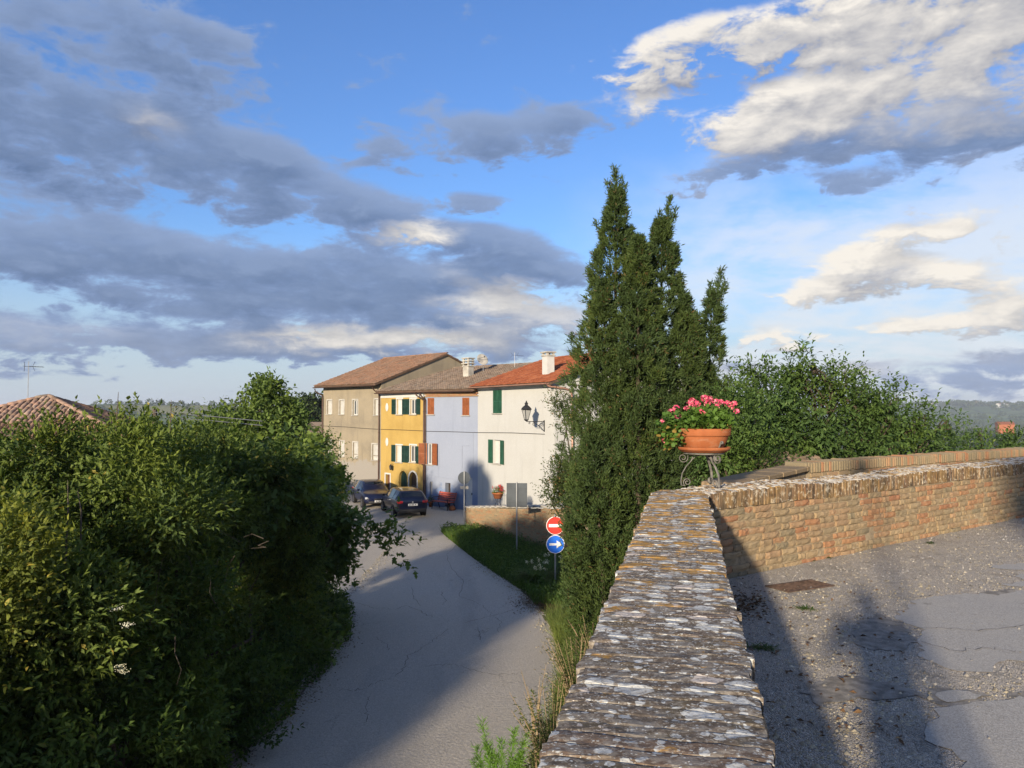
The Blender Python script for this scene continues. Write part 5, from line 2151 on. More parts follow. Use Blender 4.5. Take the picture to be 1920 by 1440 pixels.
def leaf_mesh(name, Pb, D, N, L, W, mat, var, shape='kite', fold=.25, droop=.15):
    """Pb base points, D directions, N upward-ish normals; arrays of n"""
    n = len(Pb)
    D = unit(D)
    S = unit(np.cross(D, N))
    N = unit(np.cross(S, D))
    L = np.asarray(L)[:, None] * np.ones((n, 1))
    W = np.asarray(W)[:, None] * np.ones((n, 1))
    if shape == 'kite':
        mid = Pb + D * L * .45
        tip = Pb + D * L - N * L * droop
        l = mid + S * W * .5 + N * W * fold
        r = mid - S * W * .5 + N * W * fold
        V = np.stack([Pb, r, tip, l], 1)
        F = np.array([(0, 1, 2), (0, 2, 3)])
    elif shape == 'leaf':
        a = Pb + D * L * .30
        b = Pb + D * L * .68 - N * L * droop * .4
        tip = Pb + D * L - N * L * droop
        V = np.stack([Pb, a - S * W * .46 + N * W * fold, b - S * W * .38 + N * W * fold * .7, tip, b + S * W * .38 + N * W * fold * .7, a + S * W * .46 + N * W * fold], 1)
        F = np.array([(0, 1, 5), (1, 2, 4), (1, 4, 5), (2, 3, 4)])
    elif shape == 'lobed':                                      # fig: three broad lobes
        V = np.stack([Pb, Pb + D * L * .35 - S * W * .55 + N * W * .1, Pb + D * L * .45 - S * W * .18, Pb + D * L * .72 - S * W * .30 - N * L * .05,
                      Pb + D * L - N * L * droop, Pb + D * L * .72 + S * W * .30 - N * L * .05, Pb + D * L * .45 + S * W * .18, Pb + D * L * .35 + S * W * .55 + N * W * .1], 1)
        F = np.array([(0, 1, 2), (2, 3, 4), (4, 5, 6), (6, 7, 0), (0, 2, 6), (2, 4, 6)])
    elif shape == 'round':
        k = 6
        V = [Pb]
        for i in range(k):
            t = -2.4 + 4.8 * i / (k - 1)
            V.append(Pb + D * L * (.45 + .55 * math.cos(t)) * .9 + S * W * .5 * math.sin(t) + N * W * .16 * (1 if i % 2 else .4))
        V = np.stack(V, 1)
        F = np.array([(0, i, i + 1) for i in range(1, k)])
    elif shape == 'blade':
        V = np.stack([Pb - S * W * .5, Pb + S * W * .5, Pb + D * L * .6 + S * W * .35, Pb + D * L * .6 - S * W * .35, Pb + D * L - N * L * droop], 1)
        F = np.array([(0, 1, 2), (0, 2, 3), (3, 2, 4)])
    k = V.shape[1]
    fs = (F[None] + k * np.arange(n)[:, None, None]).reshape(-1, 3)
    return np_mesh(name, V.reshape(-1, 3), fs, mat, np.repeat(np.clip(var, 0, 1), k))


def join_pts(*a):
    return [np.concatenate(x) for x in zip(*a)]


def lobes_sample(lobes, n, rng, shell=(.80, 1.04), clump=.35, per=26, lump=.12):
    """clumped points near the surface of a union of ellipsoids; returns points and outward normals"""
    C = np.array([l[:3] for l in lobes])
    Rr = np.array([l[3:6] for l in lobes])
    area = (Rr[:, 0] * Rr[:, 1] + Rr[:, 1] * Rr[:, 2] + Rr[:, 0] * Rr[:, 2])
    nc = max(6, n // per)
    pts, nrm, kk = [], [], []
    need = nc
    while need > 0:
        k = rng.choice(len(lobes), need * 2, p=area / area.sum())
        d = unit(rng.normal(size=(need * 2, 3)))
        rr = rng.uniform(*shell, need * 2)
        p = C[k] + d * Rr[k] * rr[:, None]
        p += unit(d) * (sines(p, 2.2, 9) * lump * Rr[k].mean(1))[:, None]
        q = (((p[:, None] - C[None]) / Rr[None]) ** 2).sum(2)
        q[np.arange(len(p)), k] = 9
        ok = (q.min(1) > .52) if len(lobes) > 1 else np.ones(len(p), bool)
        pts.append(p[ok])
        nrm.append(unit(d[ok] / Rr[k][ok]))
        kk.append(k[ok])
        need -= ok.sum()
    cp, cn = np.concatenate(pts)[:nc], np.concatenate(nrm)[:nc]
    lv = rng.normal(0, .17, len(lobes))
    cv = rng.normal(0, .10, nc) + lv[np.concatenate(kk)[:nc]]
    i = rng.integers(0, nc, n)
    off = rng.normal(size=(n, 3)) * clump * .5
    off -= cn[i] * np.abs(rng.normal(size=(n, 1))) * clump * .35
    return cp[i] + off, unit(cn[i] + off * .9 / clump), cv[i]


def twig_leaves(p, nrm, rng, k=5, tl=.22, up=.45, spread=.9):
    """k leaves along a short shoot from each point"""
    n = len(p)
    d = unit(nrm + rng.normal(size=(n, 3)) * .45 + np.array([0, 0, up]))
    P_, D_, N_ = [], [], []
    for j in range(k):
        f = (j + .5) / k
        a = unit(rng.normal(size=(n, 3)))
        side = unit(a - d * (a * d).sum(1, keepdims=True))
        P_.append(p + d * (tl * f) * rng.uniform(.7, 1.2, (n, 1)))
        D_.append(unit(side * spread * (1.15 - f * .6) + d * (.4 + f * .7)))
        N_.append(unit(d * .6 + np.array([0, 0, .9]) + rng.normal(size=(n, 3)) * .35))
    return np.concatenate(P_), np.concatenate(D_), np.concatenate(N_)


def branches(mb, base, lobes, r0, rng, n=None, fork=.45, tw=3):
    """trunk from base to the middle, limbs to the lobes, twigs"""
    base = Vector(base)
    cen = Vector(np.mean([l[:3] for l in lobes], 0))
    knee = base.lerp(cen, fork)
    mb.tube([base, base.lerp(knee, .5) + Vector((rng.normal() * .05, rng.normal() * .05, 0)), knee], [r0 * 1.25, r0, r0 * .8], 8)
    for l in (lobes if n is None else lobes[:n]):
        c = Vector(l[:3])
        b = knee.lerp(c, .5) + Vector(rng.normal(size=3) * .12 * (c - knee).length)
        mb.tube([knee, b, c], [r0 * .6, r0 * .4, r0 * .2], 6)
        for _ in range(tw):
            d = Vector(unit(rng.normal(size=3))) * float(np.mean(l[3:6])) * rng.uniform(.6, .95)
            d.z = abs(d.z)
            st = b.lerp(c, rng.uniform(.3, 1))
            mb.tube([st, st.lerp(c + d, .5) + Vector(rng.normal(size=3) * .08), c + d], [r0 * .2, r0 * .13, r0 * .05], 5)


def tree(name, label, cat, base, lobes, n_tw, mat, leaf=(.07, .03), k=5, shape='kite', clump=.4, per=26, tl=.24, up=.45, r0=.09,
         seed=1, droop=.18, inner=.18, shell=(.8, 1.04), spread=.9, fold=.25, lump=.12, yellow=.02, group=None, fork=.45, extra=None, tw=3, nsub=0, fsub=(.28, .54)):
    main = lobes
    if nsub:
        lobes = sub(lobes, nsub, fsub, seed)
    rng = np.random.default_rng(seed)
    o = thing(name, label, cat, base, 0, group)
    B = np.array(base, float)
    p, nr, cv = lobes_sample(lobes, n_tw, rng, shell, clump, per, lump)
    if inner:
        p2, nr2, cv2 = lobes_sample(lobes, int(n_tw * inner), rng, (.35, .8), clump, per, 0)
        p, nr, cv = np.concatenate([p, p2]), np.concatenate([nr, nr2]), np.concatenate([cv, cv2 - .1])  # inner leaves take a darker tone, interior shade put into the colour
    if extra is not None:
        p, nr, cv = np.concatenate([p, extra[0]]), np.concatenate([nr, extra[1]]), np.concatenate([cv, np.zeros(len(extra[0]))])
    keep = p[:, 2] > ZLOW + .05
    p, nr, cv = p[keep], nr[keep], cv[keep]
    Pb, D, N = twig_leaves(p, nr, rng, k, tl, up, spread)
    n = len(Pb)
    var = np.tile(cv, k) + rng.normal(.48, .17, n)
    var = np.clip(var, 0, .92)
    var[rng.random(n) < yellow] = 1.0
    L = leaf[0] * rng.uniform(.6, 1.25, n)
    W = leaf[1] * rng.uniform(.7, 1.2, n)
    me = leaf_mesh('crown', Pb - B, D, N, L, W, mat, var, shape, fold, droop)
    part('crown', me, o)
    mb = MB()
    branches(mb, (0, 0, 0), [(*(np.array(l[:3]) - B), *l[3:6]) for l in (main or lobes)], r0, rng, None, fork, tw)
    mb.build('trunk', MAT['bark'], o, True)
    return o


def sub(lobes, k=9, f=(.30, .50), seed=0, core=.60, at_=.92):
    """breaks big lobes up into many uneven smaller ones over a core"""
    rng = np.random.default_rng(seed)
    out = []
    for l in lobes:
        c, r = np.array(l[:3]), np.array(l[3:6])
        out.append((*c, *(r * core)))
        for j in range(k):
            d = unit(rng.normal(size=3) + np.array([0, -.35, .3]))
            q = r.mean() * rng.uniform(*f)
            out.append((*(c + d * r * at_ * rng.uniform(.85, 1.15)), q * rng.uniform(.8, 1.2), q * rng.uniform(.8, 1.2), q * rng.uniform(.75, 1.1)))
    return out


def LB(px, py, d, r, rz=None, ry=None, road=False):
    """lobe: centre seen at px,py at distance d; radius in metres; road: kept left of the road edge"""
    if road:
        a, q = (960 - px) / FPX, r / d
        if a - q > .05:
            d2 = 4.35 / (a - q)
            if d2 > d:
                r, rz, ry = r * d2 / d, (rz or r) * d2 / d, (ry or r)
                d = d2
    p = P(px, py, d)
    return (p.x, p.y, p.z, r, ry or r, rz or r)


# ---- hedge on the left: several bushes, each its own
tree('privet_bush', 'big yellow-green privet bush with sunlit top, nearest on the left', 'bush', (*P(210, 900, 10.6)[:2], ZLOW + .2),
     [LB(70, 1000, 10.4, 1.0, road=True), LB(250, 975, 10.8, 1.0, .9, road=True), LB(420, 975, 11.6, .95, road=True), LB(150, 1130, 9.8, 1.0, road=True), LB(330, 1100, 10.3, 1.0, road=True), LB(465, 1080, 11.2, .9, road=True),
      LB(505, 1190, 12.0, .75, road=True), LB(500, 1000, 12.6, .8, road=True), LB(30, 960, 11.5, .8, road=True), LB(180, 935, 11.8, .7, road=True), LB(330, 930, 12.2, .75, road=True)],
     16500, MAT['l_privet'], (.102, .044), 6, 'kite', .30, 44, .26, .55, .07, 21, .15, .22, (.82, 1.08), .8, .22, .16, .006, nsub=8)
tree('elder_bush', 'dark elder bush with a few white flower heads at the lower left', 'bush', (*P(170, 1300, 9.6)[:2], ZLOW + .2),
     [LB(60, 1280, 9.6, .95, road=True), LB(230, 1260, 9.9, .95, road=True), LB(350, 1240, 10.5, .9, road=True), LB(130, 1400, 9.3, .9, road=True), LB(300, 1380, 10.0, .85, road=True), LB(420, 1330, 11.0, .75, road=True), LB(460, 1240, 11.6, .75, road=True),
      LB(-60, 1330, 9.2, 1.0, road=True), LB(380, 1410, 10.6, .65, road=True)],
     8500, MAT['l_elder'], (.108, .047), 5, 'kite', .28, 36, .26, .3, .06, 22, .2, .22, (.82, 1.06), .9, .22, .16, .01, nsub=8)
tree('laurel_bush', 'pale sunlit laurel sprig bush at the left edge of the picture', 'bush', (*P(-40, 1100, 8.2)[:2], ZLOW + .2),
     [LB(-20, 1060, 8.2, .42, .5), LB(10, 1020, 8.4, .25, .3), LB(-60, 1150, 8.1, .5)],
     1300, MAT['l_laurel'], (.085, .034), 6, 'leaf', .3, 22, .26, .8, .04, 23, .1, .2, yellow=.04)
tree('fig_tree', 'dark fig tree leaning over the road, behind the privet hedge', 'tree', (*P(560, 1050, 20)[:2], ZLOW + .2),
     [LB(560, 985, 15.2, 1.0, road=True), LB(530, 1090, 14.6, 1.0, road=True), LB(585, 1060, 15.8, .8, .8, road=True), LB(530, 910, 16.2, .85, road=True), LB(570, 1150, 15.6, .8, .75, road=True), LB(525, 1195, 14.0, .75, road=True),
      LB(610, 985, 16.6, .5, .5, road=True), LB(560, 1235, 14.8, .5, road=True), LB(480, 930, 15.0, .75, road=True)],
     6000, MAT['l_fig'], (.19, .15), 4, 'lobed', .34, 20, .26, .4, .10, 24, .25, .2, (.82, 1.08), .9, .2, .16, .01, nsub=7,
     extra=(lambda q: (np.array([P(*a)[:] for a in q]) + np.random.default_rng(5).normal(0, .15, (len(q), 3)), unit(np.random.default_rng(6).normal(size=(len(q), 3)) + [.4, -.3, .5])))(
         [(690 + 62 * f + g, 985 + 55 * f * (h) + 10 * g / 9, 21.6) for f in (0, .2, .4, .6, .8, 1.0) for g in (-12, -5, 2, 9) for h in (.2, .7, 1.25)] +
         [(620 + 9 * k, 1005 + 3 * k, 21.0) for k in range(9)] * 2 + [(640 - k, 1090 + 10 * k, 20.0) for k in range(7)] * 2))
K_ = 27 / 19.5
tree('young_walnut_tree', 'taller open-crowned young tree rising above the hedge before the houses', 'tree', (*P(470, 800, 27)[:2], ZLOW + .1),
     [LB(px, py, d * K_, r * K_, (rz or r) * K_) for px, py, d, r, rz in ((480, 805, 19.5, .95, 0), (490, 755, 19.8, .45, .5), (425, 800, 19.4, .6, 0), (545, 825, 19.8, .62, 0), (395, 840, 19.0, .7, 0), (585, 860, 19.5, .42, 0), (470, 890, 19.0, 1.2, 0), (500, 732, 19.9, .18, .28), (452, 752, 19.7, .22, 0), (522, 768, 19.6, .38, 0), (385, 792, 19.4, .2, 0))],
     3600, MAT['l_fig'], (.17, .09), 5, 'leaf', .32, 14, .36, .6, .09, 25, .2, .12, (.75, 1.12), .9, .2, .2, .01, nsub=5)
tree('hazel_bush', 'light green bush between the fig tree and the grey house', 'bush', (*P(585, 860, 37)[:2], ZLOW),
     [LB(600, 872, 37, 1.1), LB(565, 855, 38, 1.2), LB(622, 905, 36, .8), LB(580, 920, 36, 1.5)],
     2200, MAT['l_privet'], (.14, .075), 5, 'kite', .4, 18, .38, .5, .08, 26, .2, .2, nsub=6)
tree('vine_bush', 'yellow-green leafy bush top in front of the cottage roof', 'bush', (*P(250, 830, 15)[:2], ZLOW + .2),
     [LB(245, 880, 15, .75), LB(320, 870, 15.5, .7), LB(390, 875, 16.0, .75), LB(110, 895, 14.5, .7), LB(20, 905, 14.0, .7), LB(170, 885, 15.5, .65), LB(300, 920, 14.5, 1.0), LB(90, 950, 14.0, .9), LB(430, 930, 15, .9)],
     6000, MAT['l_privet'], (.098, .042), 6, 'kite', .28, 30, .26, .6, .08, 27, .15, .2, (.82, 1.08), .8, .22, .16, .03, nsub=7)
# bare shoots standing out of the hedge
for k, (px, py0, py1, d, lean) in enumerate(((214, 800, 735, 13.5, .08), (316, 800, 750, 13.8, .05), (122, 1010, 900, 9.0, .05), (152, 1000, 920, 9.1, -.06))):
    a, b = P(px, py0, d), P(px + lean * 100, py1, d)
    m = MB()
    m.tube([a - UP * .5, a.lerp(b, .5) + Vector((.02, 0, 0)), b], [.014, .010, .004], 5)
    lab = ('bare vine cane standing up above the hedge beside the cottage roof', 'thin bare cane standing above the hedge near the wooden post',
           'grey dead stem inside the privet bush at left', 'second dead stem leaning inside the privet bush at left')[k]
    tag(m.build('bare_cane', MAT['twig']), lab, 'cane')
# tangle of dead twigs in the hedge
rng = np.random.default_rng(3)
for (px, py, d, n, w, lab) in ((430, 1015, 10.9, 9, .35, 'tangle of dead grey twigs in the sunlit hedge'), (125, 1140, 9.1, 14, .25, 'thicket of bare brown stems low in the left hedge'), (330, 1140, 10.0, 5, .5, 'bare fallen branches in the dark hollow of the hedge')):
    m = MB()
    c = P(px, py, d)
    for i in range(n):
        a = c + Vector(rng.normal(size=3) * np.array([w, .2, .22]))
        dr = Vector((rng.normal() * .35, -.1 + rng.normal() * .2, rng.normal() * .35))
        m.tube([a, a + dr * .3 + Vector(rng.normal(size=3) * .03), a + dr * .65 + Vector(rng.normal(size=3) * .04), a + dr * .9], [.0055, .0045, .0035, .002], 4)
    tag(m.build('dead_twigs', MAT['twig']), lab, 'twigs', kind='stuff')
# elder flower heads
for k, (px, py, d) in enumerate(((222, 1250, 8.75), (229, 1258, 8.75), (218, 1141, 8.9), (238, 1172, 8.85))):
    p = P(px, py, d)
    n = 60
    off = rng.normal(size=(n, 3)) * np.array([.035, .03, .012])
    me = leaf_mesh('flower_head', off, rng.normal(size=(n, 3)) + [0, -.4, .6], np.tile([0, -.6, .8], (n, 1)) + rng.normal(size=(n, 3)) * .2, np.full(n, .013), np.full(n, .013), MAT['whitefl'], rng.random(n))
    o = part('flower_head', me, [x for x in bpy.data.objects if x.name == 'elder_bush'][0])
    o.location = p - o.parent.location
# leaf litter and ivy at the foot of the hedge
n = 9000
y = rng.uniform(8, 24, n)
xl = np.array([interp(LE[:9], q) for q in y])
x = xl - np.abs(rng.normal(0, .45, n)) + .12 + .12 * np.sin(y * 2.3)
zb = ZLOW + .02 + np.clip(xl - x, 0, 1.2) * .25
me = leaf_mesh('ivy', np.stack([x, y, zb + rng.random(n) * .28], 1), unit(rng.normal(size=(n, 3)) + [.6, -.2, .4]), unit(rng.normal(size=(n, 3)) * .4 + [.2, -.3, 1]), np.full(n, .075) * rng.uniform(.6, 1.2, n), np.full(n, .05), MAT['l_elder'], rng.random(n), 'kite')
tag(link(bpy.data.objects.new('ground_ivy', me)), 'low dark ivy and weeds along the foot of the hedge by the road', 'ground cover', kind='stuff')

# ---- cypress with three spires
CYP = Vector((*P(1190, 768, 16)[:2], -3.55))


def cypress():
    rng = np.random.default_rng(41)
    o = thing('cypress_tree', 'tall dark cypress with three ragged spires behind the wall corner', 'tree', CYP)
    # axis foot, top, max radius, exponent
    S = []
    for (pxb, dyb, pxt, pyt, dt, rm, w, cap) in ((1150, 16.0, 1155, 362, 16.0, 1.75, 1.0, .84), (1238, 16.1, 1240, 418, 16.1, 1.65, 1.0, .90), (1305, 16.4, 1335, 552, 16.4, 1.0, .55, .50),
                                                 (1156, 15.6, 1130, 530, 15.6, 1.2, .5, .44), (1138, 15.3, 1112, 800, 15.2, 1.2, .45, .68), (1195, 15.4, 1196, 450, 15.4, 1.3, .75, .72),
                                                 (1280, 15.8, 1285, 560, 15.8, 1.3, .6, .74), (1330, 16.4, 1325, 690, 16.4, 1.1, .4, .50)):
        t = P(pxt, pyt, dt)
        b = P(pxb, 768, dyb)
        S.append((np.array([b.x, b.y, -3.5]), np.array(t), rm, w, cap))
    pts, out, cv = [], [], []
    tot = sum(s[4] * (s[1][2] - s[0][2]) for s in S)
    for (b, t, rm, w, cap) in S:
        n = int(88000 * cap * (t[2] - b[2]) / tot)
        nc = n // 16
        f = rng.random(nc) ** .92
        prof = np.minimum(cap, rm * np.clip(1 - f, 0, 1) ** .80) * np.clip(.55 + f * 3.2, 0, 1)
        prof = prof * (1 + .10 * np.sin(f * 31 + b[0] * 9) + .07 * np.sin(f * 77)) + .015
        a = rng.uniform(0, 2 * np.pi, nc)
        prof = prof * (1 + .14 * np.sin(a * 3 + f * 9) + .10 * np.sin(a * 7 + f * 23)) * rng.uniform(.78, 1.08, nc)
        cdir = np.stack([np.cos(a), np.sin(a), np.zeros(nc)], 1)
        c = b + (t - b) * f[:, None] + cdir * prof[:, None]
        v = rng.normal(0, .16, nc)
        i = rng.integers(0, nc, n)
        fade = (1 - f[i])[:, None] * .8 + .2
        off = rng.normal(size=(n, 3)) * np.array([.065, .065, .11]) * fade
        pts.append(c[i] + off)
        out.append(unit(cdir[i] * .75 + np.array([0, 0, .8]) + rng.normal(size=(n, 3)) * .34))
        cv.append(v[i])
        # inner sprays, their shade put into a darker leaf tone
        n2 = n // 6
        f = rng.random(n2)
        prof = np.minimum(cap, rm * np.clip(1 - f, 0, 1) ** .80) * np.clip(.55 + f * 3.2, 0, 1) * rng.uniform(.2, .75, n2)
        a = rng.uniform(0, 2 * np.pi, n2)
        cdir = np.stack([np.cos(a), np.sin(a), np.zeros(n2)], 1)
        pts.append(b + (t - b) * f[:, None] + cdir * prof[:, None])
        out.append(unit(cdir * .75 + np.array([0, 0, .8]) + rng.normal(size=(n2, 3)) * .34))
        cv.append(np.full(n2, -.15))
    # plumes at the very tops
    for (b, t, rm, w, cap) in S[:3]:
        lean = np.array([-.02, 0, 1]) if t is S[0][1] else np.array([.22, 0, 1])
        for (x0, h, m_) in ((0, .62, 130), (.06, .38, 70), (-.07, .30, 60), (.10, .22, 50)):
            f = rng.random(m_)
            pts.append(t + np.array([x0, 0, -.35]) + (lean + [x0 * 2.2, 0, 0]) * f[:, None] * (h + .25) + rng.normal(size=(m_, 3)) * .028 * (1.25 - f[:, None]))
            out.append(unit(lean + rng.normal(size=(m_, 3)) * .40))
            cv.append(np.full(m_, -.03))
    # loose side sprays that break the outline
    for (b, t, rm, w, cap) in S:
        for _ in range(26):
            f0 = rng.uniform(.25, .93)
            a = rng.uniform(0, 6.28)
            r0 = min(cap, rm * (1 - f0) ** .8)
            o0 = b + (t - b) * f0 + np.array([math.cos(a), math.sin(a), 0]) * r0 * .9
            dr = np.array([math.cos(a) * .6, math.sin(a) * .6, .9])
            f = rng.random(26)
            pts.append(o0 + dr * f[:, None] * rng.uniform(.18, .34) + rng.normal(size=(26, 3)) * .02)
            out.append(unit(dr + rng.normal(size=(26, 3)) * .35))
            cv.append(np.full(26, .08))
    p, d, v = np.concatenate(pts), np.concatenate(out), np.concatenate(cv)
    ok = ~((p[:, 0] < 1.02) & (p[:, 2] > -2.0) & (p[:, 2] < .1))      # clipped back beside the road signs
    p, d, v = p[ok], d[ok], v[ok]
    n = len(p)
    Pb, D, N, V = [], [], [], []
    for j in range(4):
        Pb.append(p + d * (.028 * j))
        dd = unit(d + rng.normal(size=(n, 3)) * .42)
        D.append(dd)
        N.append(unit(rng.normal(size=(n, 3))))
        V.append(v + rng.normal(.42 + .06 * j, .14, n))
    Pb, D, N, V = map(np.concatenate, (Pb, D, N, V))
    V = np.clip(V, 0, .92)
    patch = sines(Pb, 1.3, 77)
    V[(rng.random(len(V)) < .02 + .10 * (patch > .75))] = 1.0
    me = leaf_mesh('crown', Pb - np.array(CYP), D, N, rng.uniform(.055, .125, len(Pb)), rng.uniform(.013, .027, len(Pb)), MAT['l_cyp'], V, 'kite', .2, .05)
    part('crown', me, o)
    m = MB()
    for (b, t, rm, w, cap) in S:
        b0, t0 = Vector(b) - CYP, Vector(t) - CYP
        m.tube([b0, b0.lerp(t0, .5), t0], [.11 * w + .02, .06 * w + .01, .006], 7)
    m.build('trunk', MAT['bark'], o, True)


cypress()

# leafy shrub left of the cypress
tree('photinia_shrub', 'loose leafy shrub left of the cypress, in front of the white house', 'shrub', (*P(1140, 900, 18.4)[:2], -4.0),
     [LB(1080, 905, 18.4, .40), LB(1058, 890, 18.4, .22), LB(1040, 918, 18.5, .13), LB(1074, 930, 18.3, .36), LB(1052, 752, 18.6, .14, .08), LB(1068, 772, 18.5, .14, .16)],
     2300, MAT['l_shrub'], (.07, .03), 5, 'kite', .28, 16, .22, .5, .05, 31, .15, .2, (.7, 1.12), .9, .2, .2, .06, tw=0)

# ---- cherry tree behind the far parapet
def cherry_shoots():
    rng = np.random.default_rng(61)
    p, n = [], []
    for (px, y0, y1, d) in ((1385, 760, 690, 16.8), (1412, 740, 700, 16.8), (1440, 740, 690, 16.9), (1470, 730, 672, 17), (1497, 730, 655, 17), (1520, 720, 665, 17), (1552, 730, 672, 17.2), (1585, 735, 690, 17.3), (1612, 745, 705, 17.4),
                            (1640, 755, 715, 17.5), (1672, 765, 728, 17.6), (1705, 780, 738, 17.7), (1742, 790, 760, 17.8), (1775, 800, 772, 18), (1800, 805, 785, 18), (1425, 800, 770, 16.2), (1640, 790, 765, 17.2)):
        a, b = np.array(P(px + rng.normal() * 4, y0, d)), np.array(P(px + rng.normal() * 12, y1, d))
        for f in np.linspace(0, 1, 8):
            p.append(a + (b - a) * f + rng.normal(size=3) * .035)
            n.append(unit(np.array([rng.normal() * .5, rng.normal() * .5, .4])))
    return np.array(p), np.array(n)


tree('cherry_tree', 'spreading cherry tree with drooping leaves behind the parapet on the right', 'tree', (*P(1530, 900, 17.5)[:2], ZLOW),
     [LB(1440, 790, 16.5, .75, .7), LB(1530, 765, 17.2, .80, .75), LB(1620, 790, 17.8, .72, .55), LB(1480, 840, 16.5, .85, .6), LB(1590, 845, 17.0, .9, .5), LB(1690, 825, 18.0, .6, .38),
      LB(1395, 730, 16.8, .24, .36), LB(1490, 705, 17.0, .16, .40), LB(1560, 715, 17.2, .17, .34), LB(1620, 730, 17.5, .15, .28), LB(1675, 752, 17.6, .18, .24), LB(1730, 780, 17.8, .2, .2), LB(1775, 790, 18.0, .14, .14),
      LB(1430, 710, 16.8, .13, .28), LB(1515, 685, 17.0, .09, .34), LB(1585, 700, 17.2, .09, .26), LB(1650, 735, 17.5, .09, .18), LB(1415, 840, 16.2, .5, .4)],
     4300, MAT['l_cherry'], (.118, .048), 5, 'leaf', .22, 12, .34, .75, .11, 33, .40, .12, (.74, 1.15), .8, .18, .2, .01, tw=5, nsub=6, fsub=(.25, .45), extra=cherry_shoots())
tree('plum_tree', 'low dark leafy tree trailing along the parapet at the right edge', 'tree', (*P(1770, 860, 20)[:2], ZLOW),
     [LB(1750, 845, 19.5, .55, .30), LB(1820, 838, 20.5, .45, .22), LB(1880, 838, 21.5, .40, .20), LB(1690, 850, 19.0, .6, .36), LB(1835, 806, 20.6, .14, .14), LB(1895, 822, 21.6, .12, .10)],
     1100, MAT['l_cherry'], (.10, .046), 5, 'leaf', .22, 14, .3, .6, .08, 34, .3, .12, (.75, 1.1), .8, .18, .18, .01, nsub=5)
tree('laurel_shrub', 'dark green shrub between the cypress and the flower pot stand', 'shrub', (*P(1400, 830, 14.5)[:2], -4.0),
     [LB(1350, 850, 14.6, .5), LB(1400, 800, 14.8, .45), LB(1370, 780, 15.0, .5), LB(1440, 880, 14.5, .3)],
     1700, MAT['l_cherry'], (.08, .036), 5, 'leaf', .3, 18, .24, .5, .06, 35, .25, .25)

# ---- grass and weeds
def grass(name, label, X, Y, Z, hmin, hmax, w, mat, rng, lean=.35, cat='grass'):
    n = len(X)
    p = np.stack([X, Y, Z], 1)
    d = unit(rng.normal(size=(n, 3)) * [lean, lean, .1] + [0, 0, 1])
    nn = unit(rng.normal(size=(n, 3)) * [1, 1, .2])
    me = leaf_mesh(name, p, d, nn, rng.uniform(hmin, hmax, n), np.full(n, w), mat, rng.random(n) * .93 + (rng.random(n) < .08) * .1, 'blade', 0, .25)
    return tag(link(bpy.data.objects.new(name, me)), label, cat, kind='stuff')


rng = np.random.default_rng(8)
# verge in front of the garden wall: fill between road edge and wall
va = [Vector((*p, 0)) for p in RE if 22 < p[1] < 38]
n = 30000
f = rng.random(n)
ys = 23 + (36.6 - 23) * f
xr = np.array([interp([p for p in RE if p[1] > 15 and p[1] < 37.5], q) for q in ys])
wl = lb - la
xw = np.array([la.x + wl.x * ((q - la.y) / wl.y) for q in ys])
xw = np.maximum(np.minimum(xw, xr + 5), xr + .4)
g = rng.random(n)
X = xr + (xw - xr) * g
grass('verge_grass', 'dark green grass verge between road and brick garden wall', X, ys, np.full(n, ZLOW - .03), .12, .55, .014, MAT['l_grass'], rng)
i = rng.integers(0, n, 17000)
pv_ = np.stack([X[i], ys[i], ZLOW + rng.uniform(.02, .52, 17000) * (.5 + .5 * np.sin(X[i] * 3 + ys[i] * 2.1) ** 2)], 1)
me = leaf_mesh('verge_plants', pv_, rng.normal(size=(17000, 3)) + [0, -.3, .4], np.tile([0, 0, 1.], (17000, 1)) + rng.normal(size=(17000, 3)) * .4, rng.uniform(.05, .13, 17000), rng.uniform(.03, .07, 17000), MAT['l_shrubby'], rng.random(17000) * .9, 'kite')
tag(link(bpy.data.objects.new('verge_plants', me)), 'broad-leaved weeds among the grass before the garden wall', 'weeds', kind='stuff')
n = 16000
s = rng.uniform(-1, 14, n)
ys = 4.5 + rng.random(n) * 17
xr = np.array([interp(RE_S, q) for q in ys])
a = np.abs(rng.normal(0, .55, n)) * (.5 + .5 * (np.sin(ys * 1.9) + 1) / 2)
X = xr + .02 + a
zb = ZLOW + np.clip(a, 0, 2.2) * .55
grass('bank_weeds', 'sunlit weeds and dry grass on the bank below the near wall', X, ys, zb - .03, .10, .55, .010, MAT['l_dry'], rng, .5)


def herb(name, label, foot, h, n_st, spread, mat, leaf, rng, top=1.0, shape='kite', nleaf=26, flower=None, stem='drystem', low=.15):
    """upright many-stemmed plant"""
    o = thing(name, label, 'plant', foot)
    m = MB()
    Pb, D = [], []
    for i in range(n_st):
        a = rng.uniform(0, 6.28)
        tip = Vector((math.cos(a) * spread * rng.uniform(.2, 1), math.sin(a) * spread * rng.uniform(.2, 1), h * rng.uniform(.6, 1.0)))
        mid = tip * .55 + Vector((-tip.x * .15, -tip.y * .15, h * .08))
        m.tube([(0, 0, 0), mid, tip], [.008, .005, .002], 4)
        f = rng.uniform(low, 1, nleaf)
        for q in f:
            p = mid * (q / .55) if q < .55 else mid.lerp(tip, (q - .55) / .45)
            Pb.append(p)
            b = rng.uniform(0, 6.28)
            D.append((math.cos(b), math.sin(b), .45))
    m.build('stems', MAT[stem], o)
    Pb, D = np.array(Pb), np.array(D) + rng.normal(size=(len(Pb), 3)) * .2
    n = len(Pb)
    part('leaves', leaf_mesh('leaves', Pb, D, np.tile([0, 0, 1.], (n, 1)) + rng.normal(size=(n, 3)) * .3, leaf[0] * rng.uniform(.5, 1.2, n), leaf[1] * np.ones(n), mat, rng.random(n) * .95, shape), o)
    return o


